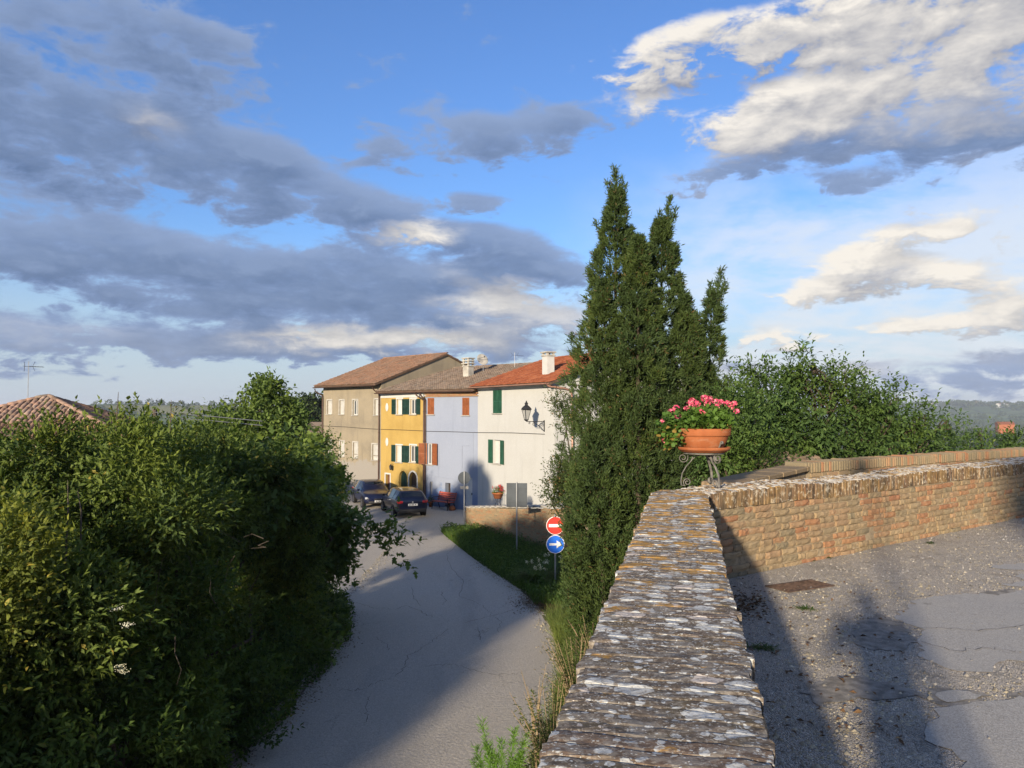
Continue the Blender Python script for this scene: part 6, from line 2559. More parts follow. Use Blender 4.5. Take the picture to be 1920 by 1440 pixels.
# plants growing on and beside the near wall's outer foot
herb('wormwood_plant', 'grey-green straggling weed at the outer side of the wall, lower middle', P(1035, 1330, 7.6) - UP * 1.0, 1.25, 60, .46, MAT['l_dry'], (.055, .014), rng, nleaf=46)
herb('wall_weed', 'tuft of yellowing weeds against the wall below the cypress', P(1080, 1230, 9.2) - UP * .9, 1.15, 50, .42, MAT['l_dry'], (.055, .014), rng, nleaf=40)
herb('wall_weed', 'fine green weeds just left of the wall below the cypress foot', P(1115, 1180, 9.6) - UP * .8, 1.0, 44, .38, MAT['l_grass'], (.06, .014), rng, nleaf=38)
herb('tall_weed', 'thin dead flower stalks rising before the road, left of the wall', P(1005, 1300, 8.6) - UP * .7, 1.15, 7, .30, MAT['l_dry'], (.02, .006), rng, nleaf=14, low=.5)
herb('wall_weed', 'dry weeds at the bottom of the wall near the lower edge of the picture', P(1012, 1420, 6.6) - UP * .75, .9, 40, .28, MAT['l_dry'], (.045, .012), rng, nleaf=34)
# fennel: bright feathery fronds
fo = thing('fennel_plant', 'bright green feathery fennel at the bottom edge beside the wall', 'plant', P(940, 1500, 6.2) - UP * .6)
m = MB()
Pb, D = [], []
for i, (px, py) in enumerate(((905, 1362), (918, 1400), (965, 1372), (985, 1385), (895, 1408), (940, 1395), (930, 1420), (975, 1420), (890, 1432), (960, 1440))):
    tip = P(px, py, 6.2) - fo.location
    mid = Vector((tip.x * .4, tip.y * .4 + rng.normal() * .04, tip.z * .6))
    m.tube([(0, 0, 0), mid, tip], [.008, .005, .002], 4)
    for q in rng.uniform(.35, 1.04, 150):
        p = mid.lerp(tip, (q - .3) / .7)
        Pb.append(p)
        Pb.append(p)
        a = rng.uniform(0, 6.28)
        dd = (tip - mid).normalized() * .6
        for sg in (0, 1):
            D.append((math.cos(a + sg * 3.1) + dd.x, math.sin(a + sg * 3.1) * .6 + dd.y, .25 + dd.z + rng.normal() * .4))
m.build('stems', MAT['l_fennel'], fo)
Pb, D = np.array(Pb), np.array(D)
n = len(Pb)
part('leaves', leaf_mesh('leaves', Pb + rng.normal(size=Pb.shape) * .012, D, rng.normal(size=(n, 3)), rng.uniform(.02, .075, n), np.full(n, .006), MAT['l_fennel'], rng.random(n) * .95, 'kite', .1, .1), fo)
# strap-leaved plants with white flowers by the signs
for k, (px, py, d, lab) in enumerate(((1005, 1082, 25.6, 'clump of strap-leaved lilies with white flowers beside the blue arrow sign'), (1030, 1075, 26.6, 'second clump of white-flowered lilies half behind the arrow sign'))):
    g0 = P(px, py, d)
    t = thing('lily_plant', lab, 'plant', (g0.x, g0.y, ZLOW))
    n = 420
    a = rng.uniform(0, 6.28, n)
    Dv = np.stack([np.cos(a) * .7, np.sin(a) * .7, rng.uniform(.5, 1.4, n)], 1)
    part('leaves', leaf_mesh('leaves', np.stack([np.cos(a) * .12, np.sin(a) * .12, np.zeros(n)], 1), Dv, np.tile([0, 0, 1.], (n, 1)), rng.uniform(.45, .95, n), np.full(n, .03), MAT['l_grass'], rng.random(n) * .9, 'blade', 0, .45), t)
    for i in range(7):
        aa, rr = rng.uniform(0, 6.28), rng.uniform(.15, .55)
        p = Vector((rr * math.cos(aa), rr * math.sin(aa) - .15, rng.uniform(.55, .95)))
        m = MB()
        m.tube([(0, 0, 0), p * .6 + UP * .15, p], .006, 4)
        m.build('stem', MAT['l_grass'], t)
        n = 26
        o = part('flower', leaf_mesh('flower', rng.normal(size=(n, 3)) * .03, rng.normal(size=(n, 3)) + [0, -.3, .6], rng.normal(size=(n, 3)), np.full(n, .04), np.full(n, .02), MAT['whitefl'], rng.random(n)), t, p)
# little weeds and dry leaves on the terrace
for k, (px, py, s, lab) in enumerate(((1848, 980, .16, 'small grass tuft at the foot of the sunlit wall'), (1520, 1052, .06, 'tiny weed at the wall foot near the drain'), (1550, 1046, .07, 'tiny yellowish weed along the foot of the sunlit wall'),
                                      (1430, 1215, .10, 'flat weed in the shade beside the near wall'), (1510, 1142, .09, 'low weed in the crack beyond the drain grate'), (1745, 1019, .07, 'dark little weed by the wall foot, right of centre'))):
    g0 = G(px, py, 0)
    n = 60 if s > .08 else 34
    a = rng.uniform(0, 6.28, n)
    Dv = np.stack([np.cos(a), np.sin(a), rng.uniform(.1, 1.2 if s > .12 else .5, n)], 1)
    me = leaf_mesh('weed_tuft', rng.normal(size=(n, 3)) * [s * .35, s * .2, 0], Dv, np.tile([0, 0, 1.], (n, 1)), s * rng.uniform(.4, 1.1, n), np.full(n, .008 + s * .03), MAT['l_grass'], rng.random(n) * .95, 'blade', 0, .3)
    o = link(bpy.data.objects.new('weed_tuft', me))
    o.location = (g0.x, g0.y, .003)
    tag(o, lab, 'weed')
n = 420
pp = [G(rng.normal(1395, 24), rng.normal(1135, 14), 0) for _ in range(260)] + [G(rng.uniform(1400, 1700), rng.uniform(1090, 1400), 0) for _ in range(160)]
pp = np.array([(p.x, p.y, .004 + rng.random() * .02) for p in pp])
ok = ((pp[:, 0] - C0.x) * A1.x + (pp[:, 1] - C0.y) * A1.y > .03) & ((pp[:, 0] - C0.x) * IN2.x + (pp[:, 1] - C0.y) * IN2.y > .03)
pp = pp[ok]
n = len(pp)
me = leaf_mesh('fallen_leaves', pp, rng.normal(size=(n, 3)) * [1, 1, .15], np.tile([0, 0, 1.], (n, 1)) + rng.normal(size=(n, 3)) * .3, rng.uniform(.02, .055, n), rng.uniform(.012, .028, n), MAT['litter'], rng.random(n), 'kite', .3, .1)
tag(link(bpy.data.objects.new('fallen_leaves', me)), 'dry brown leaves blown against the near wall on the terrace', 'leaves', kind='stuff')
n = 1500
pp = [G(rng.normal(1010, 22), rng.normal(1128, 10)) for _ in range(n)]
pp = np.array([(p.x, p.y, ZLOW + .01 + rng.random() * .02) for p in pp])
me = leaf_mesh('leaf_litter', pp, rng.normal(size=(n, 3)) * [1, 1, .15], np.tile([0, 0, 1.], (n, 1)) + rng.normal(size=(n, 3)) * .3, rng.uniform(.03, .08, n), rng.uniform(.015, .04, n), MAT['litter'], rng.random(n), 'kite', .3, .1)
tag(link(bpy.data.objects.new('leaf_litter', me)), 'brown leaf litter at the road edge left of the cypress', 'leaves', kind='stuff')

# grit and small stones washed to the edges of the lower road
n = 5200
ys = rng.uniform(10, 33, n)
sd_ = rng.random(n) < .5
xe = np.where(sd_, [interp(RE_S, q) for q in ys], [interp(LE[:9], q) for q in ys])
X = xe + np.where(sd_, -1, 1) * (np.abs(rng.normal(0, .22, n)) - .05)
sz = rng.gamma(3.0, .0035, n) + .004
V = oct_v[None] * (1 + rng.uniform(-.4, .5, (n, 5, 1))) * sz[:, None, None]
V = V + np.stack([X, ys, np.full(n, ZLOW + .001)], 1)[:, None]
me = np_mesh('road_grit', V.reshape(-1, 3), (oct_f[None] + 5 * np.arange(n)[:, None, None]).reshape(-1, 3), MAT['stone'], np.repeat(rng.random(n) * .8, 5))
tag(link(bpy.data.objects.new('road_grit', me)), 'grit and small stones along both edges of the lower road', 'grit', kind='stuff')
n = 700
ys = rng.uniform(10.5, 22, n)
xe = np.array([interp(LE[:9], q) for q in ys])
pp = np.stack([xe + np.abs(rng.normal(0, .2, n)) - .06, ys, ZLOW + .006 + rng.random(n) * .015], 1)
me = leaf_mesh('gutter_leaves', pp, rng.normal(size=(n, 3)) * [1, 1, .15], np.tile([0, 0, 1.], (n, 1)) + rng.normal(size=(n, 3)) * .3, rng.uniform(.03, .07, n), rng.uniform(.015, .035, n), MAT['litter'], rng.random(n), 'kite', .3, .1)
tag(link(bpy.data.objects.new('gutter_leaves', me)), 'dead leaves gathered along the kerb below the hedge', 'leaves', kind='stuff')

# ---- distant trees
def far_trees(name, label, items, mat, seed, group=None):
    """one joined mass of small leafy crowns"""
    rng = np.random.default_rng(seed)
    Pb, D, N, L, V = [], [], [], [], []
    for (x, y, z, r, h) in items:
        n = 90
        d = unit(rng.normal(size=(n, 3)))
        p = np.array([x, y, z + h * .55]) + d * np.array([r, r, h * .5]) * rng.uniform(.55, 1.05, (n, 1))
        Pb.append(p); D.append(unit(d + rng.normal(size=(n, 3)) * .6)); N.append(unit(d + [0, 0, .5]))
        L.append(np.full(n, r * .55)); V.append(np.clip(rng.normal(.45, .2, n) + rng.normal() * .15, 0, 1))
    Pb, D, N, L, V = map(np.concatenate, (Pb, D, N, L, V))
    me = leaf_mesh(name, Pb, D, N, L, L * .7, mat, V, 'kite', .2, .1)
    return tag(link(bpy.data.objects.new(name, me)), label, 'trees', group, 'stuff')


rng = np.random.default_rng(91)
def land1(x, y):
    return float(land_z(np.array([x]), np.array([y]))[0])
it = []
for k in range(60):                                          # on the vineyard hill
    d = rng.uniform(1380, 1560)
    u = rng.uniform(-.56, -.36)
    x, y = u * d, d
    r = rng.uniform(3, 7)
    it.append((x, y, land1(x, y) - 1, r, r * rng.uniform(1.2, 1.9)))
for k in range(160):
    d = rng.uniform(500, 2600)
    u = rng.uniform(-.62, -.20)
    x, y = u * d, d
    r = rng.uniform(3, 6)
    it.append((x, y, land1(x, y) - 1, r, r * 1.5))
far_trees('hill_wood', 'dark tree rows on the vineyard hill beyond the hedge', it, MAT['l_far'], 5)
it = []
for k in range(260):
    d = rng.uniform(250, 3600)
    u = rng.uniform(.50, .72)
    x, y = u * d, d
    r = rng.uniform(3, 7) * (1 + d / 3000)
    it.append((x, y, land1(x, y) - 1, r, r * 1.4))
for k in range(120):
    a = R(31.5) + rng.normal() * .12
    d = 3500 + rng.normal() * 150
    x, y = d * math.sin(a), d * math.cos(a)
    r = rng.uniform(8, 16)
    it.append((x, y, land1(x, y) - 1, r, r * 1.1))
far_trees('valley_wood', 'scattered trees and hedgerows in the valley at the right', it, MAT['l_far'], 6)
tree('roadside_tree', 'round dark tree clump on the skyline left of the grey house', 'tree', (*P(580, 800, 120)[:2], land1(*P(580, 800, 120)[:2])),
     [LB(575, 785, 120, 3.2, 2.4), LB(592, 778, 121, 2.6, 2.2), LB(560, 795, 119, 3, 2), LB(605, 785, 122, 3, 2.5)],
     900, MAT['l_far'], (.8, .5), 4, 'kite', 1.4, 16, .9, .4, .3, 71, .2, .3)
# village on the right ridge and the orange farmhouse
for k in range(16):
    a = R(31.5) + rng.normal() * .05 + .02
    d = 3450 + rng.normal() * 90
    x, y = d * math.sin(a), d * math.cos(a)
    small_house('village_house', 'tiny pale house in the far hilltop village on the right', (x, y, land1(x, y)), rng.uniform(-.6, .6), rng.uniform(14, 26), 12, rng.uniform(8, 12), 3, 'white', 'tile_mid', 'houses of the far hilltop village')
q = P(1872, 796, 900)
zq = land1(q.x, q.y)
small_house('orange_farmhouse', 'orange-red farmhouse among fields at the right edge', (q.x, q.y, q.z - 2.5), R(-12), 17, 9, 3.0, 2.6, 'terracotta', 'rust')

# ================================================================== STREET OBJECTS
# ---- road signs
def pole(t, h, r=.03, mat='steel'):
    m = MB()
    m.tube([(0, 0, -.3), (0, 0, h)], r, 10)
    m.lathe([(r + .004, h - .01), (r + .004, h + .012), (0, h + .018)], 10)
    return m.build('pole', MAT[mat], t)


def disc(r, th, n=36):
    m = MB()
    m.lathe([(0, 0), (r - .004, 0), (r, .004), (r, th - .004), (r - .004, th), (0, th)], n, Matrix.Rotation(math.pi / 2, 4, 'X'))
    return m


g0 = P(1041, 1000, 25.4)
t = thing('road_sign', 'no-entry disc above a blue arrow disc on one pole, half hidden by the cypress', 'road sign', (g0.x, g0.y, ZLOW), R(3))
pole(t, P(1041, 965, 25.4).z - ZLOW)
for kind, py in (('red', 985), ('blue', 1020)):
    z = P(1041, py, 25.4).z - ZLOW
    o = disc(.300, .02).build('sign_disc', MAT['signwhite'], t)
    o.location = (0, -.04, z)
    e = disc(.282, .004).build('sign_face', MAT['sign' + kind], o)
    e.location = (0, -.0205, 0)
    m = MB()
    if kind == 'red':
        m.bbox((-.215, -.004, -.048), (.215, 0, .048))
    else:
        m.add([(x, y_, zz) for y_ in (-.004, 0) for x, zz in ((-.2, -.035), (.04, -.035), (.04, -.13), (.22, 0), (.04, .13), (.04, .035), (-.2, .035))],
              [tuple(range(7)), tuple(range(13, 6, -1))] + [(i, 7 + i, 7 + (i + 1) % 7, (i + 1) % 7) for i in range(7)])
    k = m.build('sign_symbol', MAT['signwhite'], o)
    k.location = (0, -.0255, 0)
    b = MB()
    b.bbox((-.06, .02, -.015), (.06, .055, .015))
    b.build('clamp', MAT['steel'], o)

g0 = G(969, 1046)
t = thing('road_sign', 'back of a grey rectangular road sign on a thin pole before the garden wall', 'road sign', (g0.x, g0.y, ZLOW), R(-4))
zt, zb = P(968, 906, g0.y).z - ZLOW, P(968, 951, g0.y).z - ZLOW
pole(t, zt + .02)
m = MB()
for sx in (-1, 1):
    m.bev((sx * .205, .05, (zt + zb) / 2), (.40, .02, zt - zb), .006)
o = m.build('sign_panel', MAT['signback'], t)
for z in (zb + .2, zt - .2):
    m = MB()
    m.bbox((-.38, .02, z - .02), (.38, .04, z + .02))
    m.build('sign_rail', MAT['signback'], o)

g0 = G(871, 992)
t = thing('road_sign', 'back of a round grey road sign with small plate beside the garden wall end', 'road sign', (g0.x, g0.y - .3, ZLOW), R(6))
z = P(868, 895, g0.y).z - ZLOW
pole(t, z + .32)
o = disc(.30, .02).build('sign_disc', MAT['signback'], t)
o.location = (0, .055, z)
for dz in (-.05, .05):
    m = MB()
    m.bbox((-.26, .03, z + dz), (.26, .046, z + dz + .02))
    m.build('sign_rail', MAT['signback'], t)
z = P(868, 913.5, g0.y).z - ZLOW
m = MB()
m.bev((0, .05, z), (.40, .015, .14), .004)
m.build('sign_plate', MAT['concrete'], t)


# ---- cars
def car(name, label, loc, rz, paint, kind='estate', L=4.55, W=1.79, Hh=1.49):
    """front towards +y, built round the middle of the ground line"""
    t = thing(name, label, 'car', loc, rz)
    hl = L / 2
    # stations from tail to nose: y, lower edge, belt height, belt half width, roof height, roof half width
    if kind == 'estate':
        S = [(-hl, .42, .80, .66, .82, .60), (-hl + .04, .30, .93, .78, 1.00, .68), (-hl + .10, .27, .97, .83, 1.10, .70), (-hl + .28, .25, .97, .865, 1.38, .62), (-hl + .55, .24, .96, .885, 1.455, .60),
             (-1.0, .22, .95, .893, 1.485, .60), (-.2, .22, .93, .895, 1.49, .60), (.35, .22, .915, .893, 1.45, .585), (.85, .22, .90, .89, 1.20, .66), (1.22, .22, .885, .885, .93, .74),
             (1.6, .23, .84, .87, .885, .72), (1.95, .24, .77, .82, .80, .66), (hl - .12, .26, .66, .72, .68, .58), (hl, .34, .55, .58, .56, .46)]
    else:
        S = [(-hl, .42, .80, .66, .82, .60), (-hl + .05, .30, .93, .78, .98, .68), (-hl + .14, .27, .95, .83, 1.06, .70), (-hl + .5, .25, .95, .865, 1.33, .62), (-1.0, .24, .95, .885, 1.47, .60),
             (-.7, .22, .95, .893, 1.49, .60), (-.1, .22, .93, .895, 1.50, .60), (.3, .22, .915, .893, 1.46, .59), (.8, .22, .90, .89, 1.19, .66), (1.15, .22, .89, .885, .94, .74),
             (1.5, .23, .86, .87, .90, .72), (1.85, .24, .78, .82, .82, .66), (hl - .12, .26, .68, .72, .70, .58), (hl, .34, .58, .58, .59, .46)]
    m = MB()
    vs = []
    for (y, zl, zb, wb, zr, wr) in S:
        half = [(0, zl), (wb * .82, zl), (wb * .97, zl + .10), (wb * 1.005, zl + (zb - zl) * .55), (wb * .985, zb - .03), (wb * .965, zb), (wr + (wb * .965 - wr) * .06, zr - .035 if zr > zb + .1 else zr - .01), (wr * .86, zr), (0, zr + .012)]
        ring = half + [(-x, z) for x, z in half[-2:0:-1]]
        vs += [(x, y, z) for x, z in ring]
    k = 16
    fs = [(i * k + j, i * k + (j + 1) % k, (i + 1) * k + (j + 1) % k, (i + 1) * k + j) for i in range(len(S) - 1) for j in range(k)]
    fs += [tuple(range(k))[::-1], tuple((len(S) - 1) * k + j for j in range(k))]
    m.add(vs, [f[::-1] for f in fs])
    body = m.build('body', MAT[paint], t, True)
    sb = body.modifiers.new('round', 'SUBSURF')
    sb.levels = sb.render_levels = 2

    def surf(y):
        for a, b in zip(S[:-1], S[1:]):
            if a[0] <= y <= b[0]:
                f = (y - a[0]) / (b[0] - a[0])
                return [a[q] + (b[q] - a[q]) * f for q in range(6)]
    # side glass
    for sg in (-1, 1):
        for (ya, yb) in ((-1.85, -1.18), (-1.10, -.22), (-.14, .86)):
            a, b = surf(ya), surf(yb)
            def pt(s, f, e=.012):
                x0, z0 = s[3] * .965, s[2] + .03
                x1, z1_ = s[5] + .02, s[4] - .07
                return (sg * (x0 + (x1 - x0) * f + e), s[0], z0 + max(.02, z1_ - z0) * f)
            g = MB()
            n = 5
            cols = [surf(ya + (yb - ya) * i / n) for i in range(n + 1)]
            for i in range(n):
                for f0, f1 in ((0, .5), (.5, 1)):
                    q = [pt(cols[i], f0), pt(cols[i + 1], f0), pt(cols[i + 1], f1), pt(cols[i], f1)]
                    g.quad(*(q if sg > 0 else q[::-1]))
            g.build('side_window', MAT['carglass'], t, True)
        m = MB()
        m.tube([(sg * .865, -1.95, .975), (sg * .885, -.5, .965), (sg * .878, .85, .945)], .012, 5)
        m.build('window_trim', MAT['steel'], t)
        m = MB()
        m.bev((sg * .97, .72, .99), (.17, .10, .13), .03)
        m.tube([(sg * .87, .76, .95), (sg * .93, .74, .97)], .02, 5)
        m.build('mirror', MAT[paint], t)
        for y_ in (-.62, .28):
            m = MB()
            m.bev((sg * .905, y_, .80), (.03, .18, .03), .008)
            m.build('door_handle', MAT[paint], t)
        # wheels
        for wy in (-1.30, 1.40):
            wm = MB()
            M = Matrix.Translation((sg * .79, wy, .315)) @ Matrix.Rotation(math.pi / 2 * sg, 4, 'Y')
            wm.lathe([(.20, -.10), (.29, -.11), (.315, -.08), (.315, .08), (.29, .115), (.215, .11), (.20, .09)], 24, M, closed=True)
            wh = wm.build('wheel', MAT['rubber'], t, True)
            rm = MB()
            for q in range(7):
                rm.bbox((.03, -.022, .085), (.205, .022, .105), M @ rot_z(q * 2 * math.pi / 7))
            rm.lathe([(0, .085), (.05, .085), (.05, .112), (0, .115)], 12, M)
            rm.lathe([(.19, .08), (.212, .08), (.212, .115), (.19, .105)], 24, M, closed=True)
            rm.build('rim', MAT['rim'], wh)
            am = MB()
            am.lathe([(.0, .02), (.355, .02), (.372, .112), (.352, .116), (.335, .03), (0, .025)], 24, M)
            am.build('wheel_arch', MAT['plastic'], t)
    # windscreen and rear window
    def cross(y0, y1_, f0, f1, name_):
        a, b = surf(y0), surf(y1_)
        g = MB()
        n = 4
        for i in range(n):
            u0, u1 = -1 + 2 * i / n, -1 + 2 * (i + 1) / n
            q = []
            for s, u, wq in ((a, u0, f0), (a, u1, f0), (b, u1, f1), (b, u0, f1)):
                q.append((u * wq, s[0], s[4] + .022 - .03 * abs(u) ** 2))
            q = q if y0 > 0 else q
            g.quad(*(q if y0 < y1_ else q[::-1]))
        g.build(name_, MAT['carglass'], t, True)
    cross(1.12, .42, .66, .53, 'windscreen')
    if kind == 'estate':
        cross(-hl + .115, -hl + .27, .60, .55, 'rear_window')
    else:
        cross(-hl + .2, -hl + .5, .60, .55, 'rear_window')
    # rear: lamps, plate, bumper, badge
    for sg in (-1, 1):
        m = MB()
        m.bev((sg * .665, -hl + .055, .865), (.30, .10, .15), .03, Matrix.Translation((0, 0, 0)))
        m.bev((sg * .80, -hl + .14, .875), (.09, .22, .14), .03)
        m.build('tail_light', MAT['taillight'], t, True)
        m = MB()
        m.bev((sg * .62, hl - .17, .60), (.34, .14, .13), .03, Matrix.Rotation(0, 4, 'Z'))
        m.build('headlight', MAT['headlight'], t, True)
    m = MB()
    m.bev((0, -hl + .04, .40), (1.50, .16, .20), .04)
    m.build('rear_bumper', MAT['plastic'], t, True)
    m = MB()
    m.bev((0, hl - .05, .36), (1.22, .12, .16), .04)
    m.bev((0, hl - .01, .54), (.56, .05, .07), .015)
    m.build('front_grille', MAT['plastic'], t, True)
    for y_, z_, s_ in ((-hl - .015, .72, -1), (hl + .03, .42, 1)):
        m = MB()
        m.bev((0, 0, 0), (.52, .016, .112), .003)
        pl_ = m.build('number_plate', MAT['plate'], t)
        pl_.location = (0, y_, z_)
        m = MB()
        for x_ in (-.19, -.145, -.06, -.015, .03, .115, .16):
            m.bbox((x_ - .015, -.010, -.036), (x_ + .015, .010, .036))
        o_ = m.build('plate_characters', MAT['plastic'], pl_)
        o_['kind'] = 'stuff'
    m = MB()
    m.lathe([(0, 0), (.045, 0), (.05, .012), (0, .016)], 14, Matrix.Translation((0, -hl + .012, .86)) @ Matrix.Rotation(math.pi / 2, 4, 'X'))
    m.build('badge', MAT['steel'], t, True)
    if kind == 'estate':
        for sg in (-1, 1):
            m = MB()
            m.tube([(sg * .54, -1.75, 1.48), (sg * .56, -1.0, 1.525), (sg * .56, .1, 1.50)], .018, 6)
            m.build('roof_rail', MAT['plastic'], t)
    return t


g0 = P(770, 940, 42.4)
car('parked_car', 'dark navy estate car parked with its tail lights towards the viewer', (g0.x - .55, g0.y + 1.0, ZLOW), R(21), 'navy')
g0 = P(692, 940, 46.4)
car('parked_car', 'dark blue hatchback facing the viewer beside the grey house', (g0.x, g0.y + .9, ZLOW), R(180 + 22), 'navy2', 'hatch', 4.1, 1.78, 1.5)

# ---- red bench by the blue house
def bench():
    p = HB.a + HB.t * HB.uz(845, 930)[0] + HB.n * .55
    t = thing('bench', 'red slatted bench with black iron ends against the blue house', 'bench', (p.x, p.y, ZLOW), math.atan2(HB.t.y, HB.t.x))
    for k in range(4):
        m = MB()
        m.bev((0, -.28 + k * .125, .44 + .01 * (k == 0)), (1.5, .105, .032), .008)
        m.build('seat_slat', MAT['redwood'], t)
    for k in range(4):
        m = MB()
        m.bev((0, 0, 0), (1.5, .03, .10), .008, Matrix.Translation((0, .20 + k * .045, .55 + k * .118)) @ Matrix.Rotation(R(-18), 4, 'X'))
        m.build('back_slat', MAT['redwood'], t)
    for sx in (-.66, .66):
        m = MB()
        m.tube([(sx, -.34, 0), (sx, -.30, .18), (sx, -.26, .34), (sx, -.30, .42)], .026, 6)
        m.tube([(sx, .30, 0), (sx, .22, .2), (sx, .14, .42)], .026, 6)
        m.tube([(sx, -.30, .42), (sx, .16, .42), (sx, .20, .55), (sx, .37, 1.0)], .022, 6)
        m.tube([(sx, -.30, .42), (sx, -.36, .55), (sx, -.30, .66), (sx, -.1, .67), (sx, .24, .66)], .022, 6)
        m.tube([(sx, -.30 + .07 * math.cos(a), .25 + .07 * math.sin(a)) for a in np.linspace(0, 6.28, 12)], .014, 5)
        m.build('iron_end', MAT['iron'], t)
    return t


bt = bench()
# things below and beside the bench
for k, (du, dn, s, mt, lab) in enumerate(((.35, .75, .14, 'concrete', 'pale rounded stone lying under the red bench'), (.75, .6, .2, 'terracotta', 'brownish stone block at the right end of the red bench'))):
    p = HB.a + HB.t * (HB.uz(845, 930)[0] + du) + HB.n * dn
    m = MB()
    m.lathe([(s * .8, -.02), (s, s * .4), (s * .8, s * 1.0), (s * .35, s * 1.3), (0, s * 1.35)], 9)
    o = m.build('stone', MAT[mt], None, True)
    o.location = (p.x, p.y, ZLOW)
    tag(o, lab, 'stone')


def potted(name, label, loc, r, h, lmat, fmat, n_leaf, n_fl, spread, ph, seed, leaf=.06):
    """round pot with plant; far ones only"""
    rng = np.random.default_rng(seed)
    t = thing(name, label, 'potted plant', loc)
    m = MB()
    m.lathe([(r * .62, 0), (r * .9, h * .78), (r, h * .78), (r, h), (r * .86, h), (r * .84, h * .9), (0, h * .9)], 18)
    m.build('pot', MAT['terracotta'], t, True)
    d = unit(rng.normal(size=(n_leaf, 3)))
    d[:, 2] = np.abs(d[:, 2])
    p = d * np.array([spread, spread, ph]) * rng.uniform(.4, 1, (n_leaf, 1)) + [0, 0, h * .9]
    part('leaves', leaf_mesh('leaves', p, d + rng.normal(size=(n_leaf, 3)) * .5, np.tile([0, 0, 1.], (n_leaf, 1)) + rng.normal(size=(n_leaf, 3)) * .4, leaf * rng.uniform(.7, 1.2, n_leaf), np.full(n_leaf, leaf * .8), lmat, rng.random(n_leaf) * .95, 'kite'), t)
    if n_fl:
        d = unit(rng.normal(size=(n_fl, 3)))
        d[:, 2] = np.abs(d[:, 2]) + .2
        c = d * np.array([spread, spread, ph]) * 1.02 + [0, 0, h * .9]
        i = rng.integers(0, n_fl, n_fl * 16)
        p = c[i] + rng.normal(size=(n_fl * 16, 3)) * .03
        n = len(p)
        part('flowers', leaf_mesh('flowers', p, rng.normal(size=(n, 3)), rng.normal(size=(n, 3)), np.full(n, .035), np.full(n, .03), fmat, rng.random(n), 'kite'), t)
    return t


p = HB.a + HB.t * HB.uz(816, 935)[0] + HB.n * .35
potted('potted_plant', 'green potted plant by the blue wall behind the navy car', (p.x, p.y, ZLOW), .17, .3, MAT['l_shrub'], None, 260, 0, .24, .45, 3)
# pot with red geraniums on the garden wall
gd = (lb - la).normalized()
sg_ = 2.75
pp = la + gd * sg_ + Vector((-gd.y, gd.x, 0)) * .2
ztop = ZLOW + gtop(sg_) + .01
t = thing('plant_stand', 'small iron stand under the red geranium pot on the garden wall', 'stand', (pp.x, pp.y, ztop))
m = MB()
for k in range(3):
    a = k * 2.09 + .5
    m.tube([(.17 * math.cos(a), .17 * math.sin(a), 0), (.07 * math.cos(a), .07 * math.sin(a), .18), (.15 * math.cos(a), .15 * math.sin(a), .34)], .012, 5)
m.lathe([(.15, .33), (.165, .34), (.15, .35)], 14, closed=True)
m.build('legs', MAT['iron'], t)
potted('potted_geranium', 'red geraniums in a terracotta bowl on the brick garden wall', (pp.x, pp.y, ztop + .345), .27, .26, MAT['l_ger'], MAT['redfl'], 240, 16, .30, .30, 4)
t = thing('garden_railing', 'low grey iron railing on the garden wall before the white house', 'railing', (pp.x, pp.y, ztop), math.atan2(gd.y, gd.x))
m = MB()
for k in range(9):
    x = -.3 + k * .16
    m.tube([(x, .25, -.1), (x, .25, .55 + .06 * (k % 2))], .010, 5)
m.tube([(-.35, .25, .06), (1.05, .25, .06)], .012, 5)
m.tube([(-.35, .25, .48), (1.05, .25, .48)], .012, 5)
m.build('bars', MAT['steel'], t)

# ---- near flower bowl on its scrolled stand
PC = P(1320, 905, 7.72)
PC = Vector((PC.x, PC.y, WT + .012))
PX = 7.72 / FPX                                                # metres per picture pixel there
st = thing('plant_stand', 'weathered grey iron stand with scrolled legs on the wall corner', 'stand', PC)
zs = 1.6 - (848 - 768) * PX - PC.z                            # underside of the saucer
HS = zs


def spiral(c, r0, r1, a0, turns, n=22):
    return [(c[0] + (r0 + (r1 - r0) * k / n) * math.cos(a0 + turns * 2 * math.pi * k / n), c[1] + (r0 + (r1 - r0) * k / n) * math.sin(a0 + turns * 2 * math.pi * k / n)) for k in range(n + 1)]


for k in range(3):
    a = R(176 + 120 * k)
    ca, sa = math.cos(a), math.sin(a)
    m = MB()
    def T(pts):
        return [(x * ca, x * sa, z) for x, z in pts]
    # leg: foot scroll, S-curve, upper scroll
    foot = spiral((.145, .045), .012, .042, R(90), 1.15)[::-1]
    leg = [(.205, .05), (.222, .0 + .02), (.205, .012), (.19, .05)]
    curve = [(.225, .010), (.228, .06), (.215, .13), (.175, .20), (.125, .255), (.105, .31), (.13, HS - .03), (.175, HS + .01)]
    up_s = spiral((.205, HS - .055), .052, .012, R(125), 1.6)
    m.tube(T(curve + [(.19, HS + .0)]), .015, 6, flat=.36)
    m.tube(T([(.125, .26)] + [(.08, .30), (.03, HS - .01)]), .013, 6, flat=.36)
    m.tube(T(up_s), .013, 6, flat=.36)
    m.tube(T([(.225, .012)] + spiral((.165, .042), .042, .010, R(-60), 1.5)), .013, 6, flat=.36)
    m.tube(T([(.185, HS - .005), (.225, HS + .05), (.25, HS + .10)] + spiral((.268, HS + .105), .018, .006, R(180), -1.2, 12)), .011, 6, flat=.4)
    m.build('leg', MAT['greyiron'], st, True)
m = MB()
m.tube([(.19 * math.cos(q), .19 * math.sin(q), HS - .008) for q in np.linspace(0, 2 * math.pi, 33)], .009, 6)
m.build('ring', MAT['greyiron'], st, True)
sc = MB()
zb = PC.z + HS + .004
sc.lathe([(.20, 0), (.225, .004), (.240, .022), (.252, .024), (.256, .034), (.262, .052), (.252, .054), (.245, .036), (.21, .014), (0, .012)], 40)
